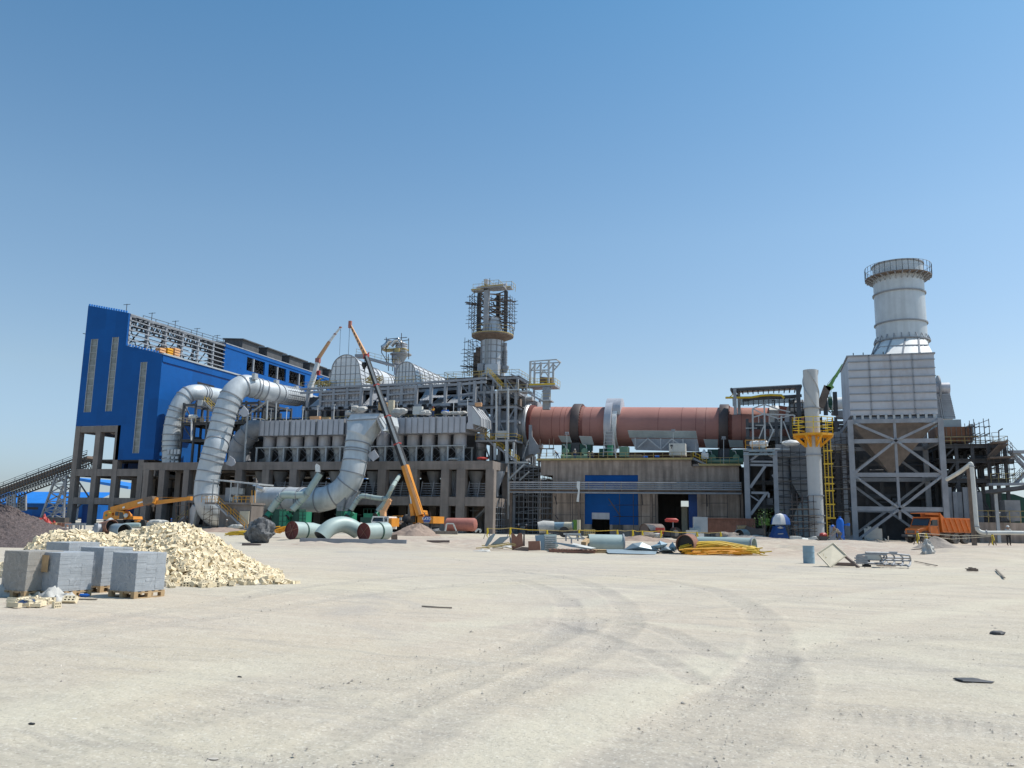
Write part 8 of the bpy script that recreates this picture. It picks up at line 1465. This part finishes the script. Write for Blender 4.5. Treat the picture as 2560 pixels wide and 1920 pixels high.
def low_crane():
 Y=90.;P=lambda x,y,d=0.:PY('B',x,y,Y+d);t=thing('rough_terrain_crane','low orange mobile crane with its boom laid out to the right by the blue hall','crane',(P(1100,860).x,Y,0))
 g=G();g.prism([P(945,805),P(955,740),P(985,722),P(1030,730),P(1035,805)],(0,2,0));g.prism([P(1035,805),P(1035,770),P(1210,778),P(1215,805)],(0,2,0));g.box(P(1210,860,.2),P(1345,822,.2)+V((0,1.8,0)));g.box(P(1110,830),P(1260,815)+V((0,1.5,0)));g.out('upper_body','craneorange',t)
 g=G();g.prism([P(1050,805,-.3),P(1052,740,-.3),P(1068,722,-.3),P(1135,730,-.3),P(1165,765,-.3),P(1160,805,-.3)],(0,1.1,0));cb=g.out('cab','craneorange',t);g=G();g.prism([P(1058,770,-.34),P(1062,735,-.34),P(1092,735,-.34),P(1090,772,-.34)],(0,.04,0));g.prism([P(1098,800,-.34),P(1098,738,-.34),P(1130,742,-.34),P(1142,800,-.34)],(0,.04,0));g.out('window','glass',cb)
 g=G();g.blob(P(1160,770,-.3),.35,8,6,.1,(1,.6,.8));g.out('lamp_cover','offwhite',t)
 tele(t,'boom',P(1040,722,.4),P(1340,640,.4),.85,.8,'craneorange');tele(t,'boom_head',P(1340,642,.3),P(1425,620,.3),1.0,.8,'steelbrown');tele(t,'inner_boom',P(1425,652,.4),P(1755,612,.4),.5,.42,'craneorange');g=G();g.bar(P(1425,625),P(1440,640,.3),.3,.9);g.cbox(P(1750,612,.4),(.5,.5,.5));g.bar(P(1412,602),P(1700,604,.4),.04);g.out('jib_fitting','craneorange',t);text(t,'kobelco',.42,face(P(1285,652,-.1),0,math.radians(16)),'white')if 0 else None
 g=G();p=P(1282,650,-.06);g.prism([P(1268,648,-.1),P(1316,636,-.1),P(1316,650,-.1),P(1268,662,-.1)],(0,.03,0));g.out('name_plate','white',t);g=G();g.prism([P(1128,690,-.06),P(1148,684,-.06),P(1148,700,-.06),P(1128,706,-.06)],(0,.03,0));g.out('small_plate','white',t);g=G();g.prism([P(1000,730,-.03),P(1025,738,-.03),P(1022,752,-.03),P(998,742,-.03)],(0,.03,0));g.out('warning_plate','brightyellow',t)
 g=G();g.blob(P(978,768,-.05),.16,8,5,0,(1,.2,1));g.out('round_mark','green',t);g=G();g.bar(P(1415,650),P(1415,730),.14);g.bar(P(1405,680),P(1425,680),.3);g.out('hook_chain','steelbrown',t)
 g=G();a,b=P(950,850),P(1240,812);g.box(a,b+V((0,1.8,0)));g.out('chassis','steeldark',t)
 for x in(985,1050,1115,1180,1310):g=G();c=P(x,845,-.1);g.cyl(c,c+V((0,.5,0)),.48,n=18);g.out('wheel','rubber',t)
low_crane()
def hut():
 Y=92.;P=lambda x,y,d=0.:PY('D',x,y,Y+d);t=thing('control_hut','two-level control platform with flat canopy, cabinets and stairs right of the largest duct','platform hut',(P(850,1140).x,Y,0))
 g=G();a,b=P(690,1135,.3),P(1085,865,.3);g.box((a.x,Y+.3,0),(b.x,Y+3,b.z));g.out('base_wall','concrete',t);g=G();a,b=P(925,1125),P(1050,938);g.box((a.x,Y+.1,0),(b.x,Y+.25,b.z));g.out('door_panel','cream',t)
 zs=P(800,862).z;g=G();g.box((P(600,0).x,Y-.1,P(800,835).z-.25),(P(1135,0).x,Y+3.2,P(800,835).z));g.out('deck','concrete',t);zd=P(800,835).z
 g=G();g.prism([P(600,555),P(1168,612),P(1168,630),P(600,570)],(0,3.4,0));[g.bar(P(620+k*60,565+k*6.0,-.05),P(620+k*60,565+k*6,3.3),.08)for k in range(10)];g.out('canopy','steellight',t)
 for x,y in((632,575),(700,640),(845,590),(925,600),(1140,630)):g=G();p=P(x,y,.1);g.box((p.x-.06,Y+.05,zd),(p.x+.06,Y+.17,p.z));g.out('post','steellight',t)
 g=G();g.bar(P(560,840),P(560,760),.06);[g.bar(P(x,840),P(x,690 if x>1080 else 760),.07)for x in(1090,1125)];rail(g,[V((P(562,0).x,Y-.1,zd)),V((P(760,0).x,Y-.1,zd))],h=.8,sp=.7,r=.05);rail(g,[V((P(930,0).x,Y-.1,zd)),V((P(1130,0).x,Y-.1,zd))],h=.8,sp=.7,r=.05);g.out('railing','platorange',t)
 for x0,x1,y0,y1,m,d in((765,845,660,820,'steel',.8),(840,918,655,740,'steellight',.7),(918,982,668,738,'steellight',.9),(828,855,770,820,'offwhite',.3),(880,930,745,825,'offwhite',1.),(945,1000,755,825,'steelbrown',1.),(1010,1110,640,750,'steeldark',1.6)):g=G();a,b=P(x0,y1,d),P(x1,y0,d);g.box(a,b+V((0,.5,0)));g.out('cabinet',m,t)
 stair(t,P(800,990,-.6),P(655,850,-.6),.7,'platorange');stair(t,V((*P(1000,1140,-.6).xy,.1)),P(830,985,-.6),.7,'platorange');g=G();g.box(P(785,1000,-.6),P(840,990,-.6)+V((0,.7,0)));g.out('landing','steel',t)
 t2=thing('scaffold','thin scaffold standing left under the hut platform','scaffold',(P(600,1080).x,Y,0));g=G();a,b=P(548,1080),P(662,880);scaffold(g,a.x,b.x,Y-.6,Y+.6,0,b.z,1,4,.05,.3);g.out('tube','steelbrown',t2)
 for k in range(6):g=G();g.blob(P(840+k*20,1128-(k%2)*14,-1.2),.35,8,6,.15,(1.3,.8,.6));solo(g,'cement_sack','bag','pale sack in the small stack at the hut stair','sack','sacks stacked at the hut stair')
 t2=thing('small_stair_tower','dark small stair tower left of the largest duct foot','stairs',(P(250,1100).x,97,0));Q=lambda x,y:PY('D',x,y,97);g=G();[g.bar(Q(x,1110),Q(x,830),.1)for x in(190,235,300,345)];[g.bar(Q(190,y),Q(345,y),.08)for y in(870,990,1040)];g.out('frame','steelbrown',t2);stair(t2,V((*Q(160,1110).xy,.1)),Q(290,1000),.6,'dullyellow')
hut()
def truck():
 p=PG('N',690,1420);rt=TH+math.radians(20);base=p+Matrix.Rotation(rt,3,'Z')@V((0,1.12,0));t=thing('dump_truck','orange bonneted dump truck with ribbed tipping body parked under the bunker','dump truck',base,rot=rt);t.scale=(.92,.92,.92)
 o='orange';W=1.12
 g=G();g.box((-3.3,-.42,.55),(3.0,.42,.95));g.out('chassis','steelbrown',t)
 g=G();sec=lambda x,z0,z1,w_:[(x,-w_,z0),(x,w_,z0),(x,w_,z1-.12),(x,w_-.15,z1),(x,-w_+.15,z1),(x,-w_,z1-.12)]
 g.loft(sec(-3.55,.75,1.42,.80),sec(-2.45,.8,1.72,.95));g.loft(sec(-3.62,.85,1.3,.6),sec(-3.55,.8,1.4,.78));g.out('bonnet',o,t)
 g=G();g.box((-3.72,-1.1,.62),(-3.5,1.1,.86));g.out('bumper','steeldark',t);g=G();g.box((-3.64,-.5,.95),(-3.61,.5,1.25));g.out('grille','steelbrown',t)
 for y in(-.72,.72):g=G();g.cyl((-3.6,y,1.08),(-3.5,y,1.08),.12,n=16);g.out('headlight','glasspale',t)
 g=G()
 P_=[(-2.5,.8),(-1.1,.8),(-1.1,2.45),(-2.1,2.45),(-2.45,1.75),(-2.5,1.6)]
 g.prism([(x,-W,z)for x,z in P_],(0,.06,0));g.prism([(x,W-.06,z)for x,z in P_],(0,.06,0));g.box((-2.18,-W,2.45),(-1.05,W,2.56));g.box((-1.16,-W,.8),(-1.1,W,2.45));g.box((-2.5,-W,.8),(-2.44,W,1.7));cab=g.out('cab',o,t,smooth=False)
 g=G();g.prism([(-2.475,-W+.12,1.74),(-2.475,W-.12,1.74),(-2.13,W-.14,2.42),(-2.13,-W+.14,2.42)],(.03,0,-.01));g.out('windscreen','glass',cab)
 g=G();g.prism([(-2.3,-W-.012,1.72),(-1.3,-W-.012,1.72),(-1.3,-W-.012,2.3),(-2.02,-W-.012,2.3)],(0,.01,0));g.out('side_window','glass',cab)
 g=G();g.box((-2.33,-W-.02,1.0),(-2.29,-W-.002,2.3));g.box((-1.25,-W-.02,1.0),(-1.21,-W-.002,2.3));g.out('door_seam','steelbrown',cab);g=G();g.box((-1.42,-W-.04,1.5),(-1.3,-W-.01,1.54));g.out('door_handle','black',cab)
 g=G();g.bar((-2.3,-W-.02,2.2),(-2.45,-W-.35,2.2),.03);g.cbox((-2.45,-W-.35,2.0),(.05,.18,.4));g.out('mirror','black',t)
 for s in(-1,1):
  g=G();n=10
  for k in range(n):a0,a1=math.pi*k/n,math.pi*(k+1)/n;g.prism([(-2.75+.68*math.cos(a),s*(W+.02)-(.0),.52+.68*math.sin(a))for a in(a0,a1)]+[(-2.75+.62*math.cos(a),s*(W+.02),.52+.62*math.sin(a))for a in(a1,a0)],(0,-s*.42,0))
  g.out('mudguard','black',t)
  for x in(-2.75,1.0,2.32):
   g=G();w_=.3 if x<0 else.52;y0=s*W;g.lathe((x,y0,.52),[(.3,0),(.5,0),(.52,.06),(.52,w_-.06),(.5,w_),(.3,w_)],28,(0,-s,0));wh=g.out('wheel','tyre_dusty',t)
   g=G();g.lathe((x,y0-s*.02,.52),[(0,.05),(.12,.02),(.12,.1),(.3,.12),(.3,.0)],20,(0,-s,0));g.out('rim','dust',wh)
 A=[(-.95,-1.18,1.15),(3.35,-1.18,1.15),(3.35,-1.18,2.5),(-.4,-1.18,2.5),(-1.0,-1.18,2.95)];zb=1.12
 g=G();pts=[(-.75,1.12),(3.3,1.12),(3.35,2.45),(-.35,2.45),(-1.0,3.0),(-1.05,2.9)]
 for s in(-1,1):g.prism([(x,s*1.18,z)for x,z in pts],(0,-s*.06,0))
 g.box((-.8,-1.12,1.1),(3.3,1.12,1.2));g.box((3.28,-1.16,1.15),(3.36,1.16,2.4));g.prism([(-.8,-1.12,1.15),(-1.06,-1.12,2.95),(-1.0,-1.12,2.95),(-.74,-1.12,1.15)],(0,2.24,0));g.out('tipping_body',o,t,smooth=False)
 g=G();g.prism([(-1.0,-1.15,2.93),(-2.6,-.9,2.88),(-2.6,.9,2.88),(-1.0,1.15,2.93)],(0,0,.07));g.prism([(-2.6,-.9,2.8),(-1.05,-1.15,2.75),(-1.05,-1.15,3.0),(-2.6,-.9,2.95)],(0,.04,0));g.out('cab_guard',o,t,smooth=False)
 g=G();g.box((-.4,-1.25,2.38),(3.4,-1.18,2.52));g.box((-.75,-1.24,1.1),(3.35,-1.18,1.2));[g.bar((.0+k*.68,-1.22,1.15),(-.5+k*.68,-1.22,2.42),.1,.1)for k in range(6)];g.bar((-.8,-1.22,1.15),(-1.02,-1.22,2.95),.1);g.out('body_rib',o,t)
 g=G();g.box((-.9,-.9,.95),(3.1,.9,1.08));g.cyl((-.6,-1.0,.75),(.1,-1.0,.75),.22,n=14);g.out('subframe','steelbrown',t);g=G();g.box((-3.74,-.3,.66),(-3.725,.3,.8));g.out('number_plate','cream',t)
truck()
def odds():
 p=PG('P',385,912);r=.285*1.0;h=.9;g=G();prof=[(0,.01),(r,0)]
 for z in np.linspace(.03,h-.03,24):prof.append((r*(1+.035*(abs(z-.3)<.025)+.035*(abs(z-.6)<.025)),z))
 prof+=[(r*1.03,h),(r*.95,h),(r*.95,h-.03),(0,h-.03)];D=(p.dot(FW));s=(165*.16275)/2060*D/2/r;g.lathe(p,[(a*s,b*s*1.0)for a,b in prof],32);solo(g,'oil_drum','bluegrey','dented blue-grey oil drum standing alone on the yard','oil drum')
 D=36.2;q=[PD('P',512,762,D),PD('P',750,602,D+.35),PD('P',952,787,D),PD('P',706,972,D-.5)];t=thing('tilted_board','square pale board with worn olive lettering standing on one corner','sign board',q[3]);g=G();g.prism(q,FW*.05);g.out('panel','cream',t);g=G();[g.bar(q[i]-FW*.02,q[(i+1)%4]-FW*.02,.05)for i in range(4)];g.out('frame','cream',t)
 g=G();ux=(q[2]-q[3])/1.;uy=(q[0]-q[3])
 for k in range(46):
  a=random.uniform(.12,.85);b=random.choice([.55,.68,.8])+random.uniform(-.04,.04);c=q[3]+ux*a+uy*b*1.-FW*.012;g.path([c,c+ux*random.uniform(.02,.07)+uy*random.uniform(-.05,.05),c+ux*random.uniform(.03,.1)+uy*random.uniform(-.06,.06)],.010,5)
 g.out('worn_lettering','signpaint',t)
 g=G();g.bar(PD('P',930,795,D+.1),PD('P',1150,975,D-.4),.12,.1);g.out('prop','platebrown',t);g=G();a=PG('P',900,950);g.box(a+V((-.52,-.2,0)),a+V((.52,.3,.14)));solo(g,'steel_box','platebrown','flat dark steel box under the tilted board','box')
 D=36.;P=lambda x,y,d=0.:PD('P',x,y,D+d);t=thing('ladder_cage','grey safety-cage ladder section lying on the yard beside the tilted board','ladder cage',P(1550,980));g=G()
 for x,y0,y1 in((1470,770,920),(1560,760,930),(1680,770,935),(1810,790,945),(1925,780,960),(1520,745,900)):
  pts=[P(x-20+40*math.sin(a),(y0+y1)/2-(y1-y0)/2*math.cos(a),.8*math.sin(a))for a in np.linspace(0,math.pi,9)];g.path(pts,.04,6)
 for y0,y1,d in((745,790,0),(850,870,.7),(905,945,.5),(820,830,.8)):g.path([P(1250,y0,d),P(1600,y0+(y1-y0)*.5-(15 if y0==745 else 0),d),P(1925,y1,d)],.042,6)
 g.path([P(1290,745),P(1290,770),P(1560,778),P(1620,740),P(1740,742)],.035,6);g.out('hoops','steel',t);g=G();a,b=P(1085,905),P(1270,780);[g.bar(P(1110+k*18,785+k*2),P(1115+k*18,920),.04)for k in range(10)];g.bar(P(1085,830),P(1290,850),.06);g.bar(P(1085,870),P(1290,885),.06);g.bar(P(1130,785),P(1290,770),.07);g.out('ladder_rungs','steel',t)
 g=G();c=P(1370,815,.6);g.box(c+V((-.3,0,-.12)),c+V((.3,.4,.14)));solo(g,'white_crate','offwhite','white crate with dark openings behind the ladder cage','crate');g=G();c=PG('P',1270,965);g.box(c+V((-.17,-.1,0)),c+V((.17,.15,.1)));g.box(c+V((-.14,-.08,.15)),c+V((.14,.12,.28)));g.box(c+V((-.09,-.05,.1)),c+V((.09,.1,.15)));solo(g,'black_bucket','black','dark bucket-like block lying in front of the ladder cage','bucket')
 for k in range(9):g=G();a=PG('P',random.uniform(1330,1500),random.uniform(915,972),.03+.03*(k%3));g.bar(a,a+RT*random.uniform(.6,1.6)+FW*random.uniform(-.3,.3),random.choice([.04,.06]),.03);solo(g,'loose_board',['wood','rustsheet','woodgrey'][k%3],'loose board or bar on the ground under the ladder cage','board','loose boards under the ladder cage')
 g=G();c=PDG('N',458,47.5);vs=[];
 for i in range(15):
  for j in range(18):t_=i/14;a=2*math.pi*j/18;w_=.40*(1-t_)**.5*(1+.75*(vnoise(np.array([math.cos(a)*3+5.+t_*2]),np.array([math.sin(a)*3+t_*5]),51)[0]-.5)*2);vs.append(c+RT*math.cos(a)*w_*.95+FW*math.sin(a)*w_*.6+UP*.88*t_)
 g.add(vs,[(i*18+j,i*18+(j+1)%18,(i+1)*18+(j+1)%18,(i+1)*18+j)for i in range(14)for j in range(18)]);solo(g,'wrapped_bundle','bag','crumpled grey-white tarpaulin bundle standing before the dirt heap','bundle',ang=25)
 for k,(x0,x1,y)in enumerate(((340,500,1568),(450,560,1578),(840,960,1608),(860,900,1600),(1140,1215,1600))):g=G();a,b=PG('N',x0,y,.06),PG('N',x1,y+(6 if k<4 else-22),.06);g.bar(a,b,.06,.03);solo(g,'plank','woodgrey',['grey plank lying left below the tarpaulin bundle','grey plank lying right below the tarpaulin bundle','long plank of the board litter on the right','short plank of the board litter on the right','single plank on the slope at the right edge'][k],'plank')
 for k in range(5):g=G();a=PG('N',870+k*18,1600-(k%2)*14,.08);g.cbox(a,(.14,.14,.1));solo(g,'wood_block','steelbrown','small dark block in the board litter on the right','block','small blocks in the board litter')
 for k,(x,y,s)in enumerate(((175,590,.95),(262,592,.75),(325,590,.6),(400,588,.9),(510,590,1.),(600,592,.7))):p=PDG('P',x,66+(k%2)*.4);g=G();g.m=Matrix.Translation(p+UP*.22*s)@Matrix.Rotation(random.uniform(0,1.5),4,'Z')@Matrix.Rotation(random.uniform(-.4,.4),4,'X');g.box((-.36*s,-.3*s,-.28*s),(.36*s,.3*s,.28*s));solo(g,'concrete_block','offwhite','pale broken concrete block in the row at the chimney foot, '+['leftmost','second from left','third from left','fourth from left, tilted','fifth from left','nearest the wheelbarrow'][k],'concrete block','pale blocks before the chimney')
 p=PY('P',872,530,78);r=(PY('P',930,400,78).x-PY('P',812,400,78).x)/2;z0=gz(p.x,p.y)+.3;z1=PY('P',870,215,78).z;t=thing('blue_tank','bright blue upright pressure tank behind the bending worker','tank',(p.x,78,z0-.3));g=G();g.lathe((p.x,78,0),[(0,z0-.05),(r*.7,z0),(r,z0+.25),(r,z1-.35),(r*.75,z1-.1),(r*.25,z1),(0,z1)],28);g.out('vessel','bluepaint',t);g=G();g.cyl((p.x,78,z1),(p.x,78,z1+.12),.1,n=10);g.bar((p.x+r,78,z0+1.2),(p.x+r+.35,77.8,z0+1.2),.12);g.cyl((p.x+r+.35,77.8,z0+1.1),(p.x+r+.35,77.8,z0+1.35),.12,n=10);g.out('valve','bluepaint',t)
 for a in(0,2.1,4.2):g=G();g.bar((p.x+r*.8*math.cos(a),78+r*.8*math.sin(a),z0-.3),(p.x+r*.8*math.cos(a),78+r*.8*math.sin(a),z0+.3),.12);g.out('leg','bluepaint',t)
 g=G();a,b=PY('P',705,440,79),PY('P',790,330,79);g.box((a.x,79,z0-.3),(b.x,79.6,b.z));solo(g,'grey_cabinet','steel','grey cabinet left of the blue tank','cabinet')
 D=82.;P=lambda x,y,d=0.:PD('O',x,y,D+d);t=thing('blue_booth','blue tapered canvas booth with a pale emblem left of the chimney','booth',P(172,358));g=G();f=[P(105,355),P(245,355),P(205,250),P(140,250)];g.loft(f,[p+FW*1.2 for p in f]);g.out('canvas','bluedark',t,smooth=False);g=G();c=P(172,270,-.03);[g.path([c,c+RT*.28*math.cos(a)+UP*.18*math.sin(a)],.035,6)for a in(.3,1.0,1.57,2.1,2.8)];g.out('emblem','offwhite',t);g=G();a,b=P(150,318,-.03),P(195,316,-.03);g.bar(a,b,.03,.08);g.out('lettering','steellight',t)
 t=thing('parasol','blue and white parasol over the blue booth','parasol',P(172,358,.8));c=P(170,145,.8);R_=.95;n=12
 for k in range(n):a0,a1=2*math.pi*k/n,2*math.pi*(k+1)/n;g=G();ring_=lambda r_,z:[c+V((r_*math.cos(a),r_*math.sin(a),z))for a in(a0,a1)];q=[[c],ring_(R_*.55,-.12),ring_(R_*.88,-.5),ring_(R_,-1.1)];g.add([q[0][0]]+q[1]+q[2]+q[3],[(0,1,2),(1,3,4,2),(3,5,6,4)]);g.out('canopy_panel','white' if k in(7,8,9,3)else 'bluedark',t)
 g=G();g.bar(c,V((c.x,c.y,gz(c.x,c.y))),.06);g.out('pole','steel',t)
 for lab,x,y,s in(('lime green covered crate with weeds left of the parasol',30,220,1.),):g=G();a,b=P(-10,245,3),P(78,185,3);g.box(a,b+V((0,1,0)));solo(g,'green_crate','limegreen',lab,'crate')
 t=thing('shrub','small scrawny green shrub beside the parasol','shrub',V((*P(45,340,2).xy,.2)));c=P(45,180,2);g=G()
 for k in range(160):p=c+V((random.gauss(0,.6),random.gauss(0,.5),random.gauss(0,.45)));a=random.uniform(0,6);u=V((math.cos(a),math.sin(a),random.uniform(-.5,.5)))*.1;v=V((-math.sin(a),math.cos(a),.8))*.07;g.add([p-u,p+v,p+u,p-v],[(0,1,2,3)])
 g.out('foliage','leaf',t);g=G();[g.bar(V((*P(45,340,2).xy,.2)),c+V((random.uniform(-.5,.5),0,random.uniform(-.2,.5))),.04)for k in range(6)];g.out('stem','woodgrey',t)
 g=G();[g.bar(P(x0,y0,1),P(x1,y1,1),.06)for x0,y0,x1,y1 in((40,360,40,230),(285,250,300,350),(250,190,330,250),(265,250,320,260),(270,280,330,290),(240,250,240,350))];solo(g,'pipe_stand','steelbrown','small pipe stand between parasol and chimney','stand')
 g=G();pts=[PG('P',x,y,.15)for x,y in((1210,520),(1290,560),(1400,572),(1540,545),(1570,580))];g.path(pts,.05,6);g.bar(PG('P',1605,580),PG('P',1605,580,.55),.08);solo(g,'loose_cable','offwhite','pale bent cable lying before the bunker foot','cable')
 for k in range(22):x=random.uniform(1150,1700);p=PDG('P',x,random.uniform(64,68));g=G();g.blob(p+UP*.05,random.uniform(.12,.24),7,5,.3,(1.4,1,.6));solo(g,'rubble_stone','soilgrey','pale rubble stone in the row before the bunker legs','stone','rubble stones before the bunker')
 for k in range(5):p=PY('P',1240+k*55,540,97);g=G();g.box((p.x,97,.3),(p.x+.35,97.3,1.6+.2*(k%2)));solo(g,'white_post','offwhite','short pale post in the shade under the bunker','post','pale posts under the bunker')
 def stand(lab,r,x,y,D,n=3,h=1.0):
  c=PD(r,x,y,D);c.z=gz(c.x,c.y);t=thing('barrier_stand',lab,'barrier stand',c,'tripod barrier stands with yellow tape')
  for k in range(n):a=2*math.pi*k/n+.5;g=G();g.bar(c+V((.35*math.cos(a),.35*math.sin(a),0)),c+UP*h,.05);g.out('leg','steelbrown',t)
  g=G();g.path([c+UP*h*.95,c+V((.05,0,h*.6)),c+V((-.04,0,h*.3)),c+V((.06,0,h*.1))],[.07,.1,.05,.02],8);g.out('tape_knot','brightyellow',t);return c+UP*h*.93
 A=stand('barrier stand in front of the dump truck cab','N',375,1430,64);A2=stand('tangled barrier stand by the truck front wheel','N',455,1410,66);B=stand('barrier stand right of the dump truck','N',1118,1460,64);
 g=G();g.path([A,A2+UP*.0,A2.lerp(B,.5)-UP*.1,B],.03,6);g.path([A-UP*.15,A2.lerp(B,.4)-UP*.38,B-UP*.1],.02,6);solo(g,'barrier_tape','cream','pale barrier tape stretched along the dump truck','barrier tape')
 pts=[('I',185,668),('I',460,662),('I',900,692),('I',1285,690),('I',1745,690),('I',1930,690),('I',2045,700),('K',590,870),('K',1065,890),('K',1375,890)];prev=None;labs=['leftmost, near the red tank','by the low dirt heap','by the foil roll','by the tanker trailer','before the blue door bay','second before the blue bay','by the brown drum','at the tractor','at the white boxes','at the container'];P_=[]
 for(r,x,y),lb in zip(pts,labs):q=PD(r,x,y,80);P_.append(stand('thin fence stand with yellow tape, '+lb,r,x,y,80,2,max(.5,q.z-gz(q.x,q.y))))
 for k,(a,b)in enumerate(zip(P_,P_[1:])):g=G();m=(a+b)/2-UP*.08;g.path([a,m,b],.03,6);solo(g,'barrier_tape','yellow' if k not in(0,2,4,8)else 'dullyellow','yellow barrier tape span before the kiln building, span '+['one','two','three','four','five','six','seven','eight','nine'][k]+' from the left','barrier tape','yellow tape spans')
 D=72.;P=lambda x,y,d=0.:PD('B',x,y,D+d)
 t=thing('bullet_tank','pale grey bullet-shaped tank lying before the low orange crane','tank',P(1180,885));r=(P(0,837).z-P(0,882).z)/2;a,b=P(1070,862),P(1292,857);d=(b-a).normalized();L=(b-a).length;g=G();g.lathe(a,[(0,0),(r*.5,.25),(r,.9),(r,L-.2),(r*.8,L),(0,L)],24,d);g.out('shell','duct_green',t)
 pipe('B',(1150,912),(1040,905),70,.62*.95,'plate_grey','grey_pipe','grey pipe with a dark open end behind the brick heap','pipe',D2=73,inner='black');pipe('B',(935,895),(1035,870),73,.6,'rustsheet','rusty_pipe','short rusty brown pipe behind the brick heap','pipe',D2=72,inner='black');g=G();g.cyl(P(990,830,1),P(1025,860,1),.5,n=14);solo(g,'grey_cone','plate_grey','small grey cone standing above the rusty pipe','cone');g=G();[g.bar(P(x0,y0),P(x1,y1),.12)for x0,y0,x1,y1 in((855,880,920,860),(830,915,930,900),(880,850,960,880),(900,850,905,920),(860,900,950,855))];g.blob(P(900,895),.45,8,6,.3);solo(g,'scrap_metal','steel','tangle of grey scrap metal left of the rusty pipe','scrap metal')
 t=thing('steel_trestle','row of low grey steel frames behind the brick heap','trestle',P(690,930));
 for x in(605,640,660,700,720,745,780):g=G();g.bar(P(x,935),P(x,850),.1);g.out('leg','steel',t)
 g=G();g.bar(P(600,850),P(785,852),.14);g.bar(P(600,850,1),P(785,852,1),.14);g.out('top_rail','steel',t)
 for k in range(14):g=G();g.blob(P(1395+random.uniform(0,110),880-random.uniform(0,50),random.uniform(0,1)),.42,8,6,.12,(1.3,.9,.55));solo(g,'cement_sack','bag','pale cement sack in the heap behind the brick pile','sack','pale cement sacks heaped behind the bricks')
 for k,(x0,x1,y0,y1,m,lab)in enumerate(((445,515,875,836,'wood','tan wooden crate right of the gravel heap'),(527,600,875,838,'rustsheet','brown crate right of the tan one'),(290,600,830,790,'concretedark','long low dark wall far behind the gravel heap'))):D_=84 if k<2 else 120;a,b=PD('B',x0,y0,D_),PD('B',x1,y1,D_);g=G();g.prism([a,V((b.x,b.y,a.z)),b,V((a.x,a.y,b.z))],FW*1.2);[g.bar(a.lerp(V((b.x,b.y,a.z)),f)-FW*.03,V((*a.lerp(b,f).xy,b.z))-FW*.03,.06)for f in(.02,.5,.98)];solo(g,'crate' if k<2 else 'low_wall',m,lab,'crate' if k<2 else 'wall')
 crumple(PD('B',415,865,84),1.8,1,'red','red_cloth','red and white cloth lying right of the gravel heap','cloth',0,1.1,61)
 for lab,nm,x,y,w_,mt,ct in(('flat dark grey plate lying alone at the right of the yard','scrap_plate',2430,1703,.34,'steeldark','plate'),('small dark lump on the yard at the lower left','dark_lump',80,1811,.05,'black','lump'),('small dark lump on the yard left of centre','dark_lump',599,1693,.045,'black','lump'),('pale flat stone at the bottom centre-left','flat_stone',533,1898,.07,'stone','stone'),('pale flat stone lower left','flat_stone',184,1797,.05,'offwhite','stone'),('dark scrap piece at the far right of the yard','scrap_piece',2495,1585,.2,'steeldark','scrap')):
  p=PG('S',x,y);g=G();g.blob(p+UP*w_*.04,w_*.5,9,6,.25,(1.2,.7,.1 if 'flat' in lab or 'plate' in lab else.45));solo(g,nm,mt,lab,ct)
 g=G();g.path([PG('S',1055,1518,.02),PG('S',1100,1521,.02),PG('S',1130,1522,.02)],.015,6);solo(g,'thin_stick','woodgrey','thin dark stick lying in the middle of the yard','stick')
odds()
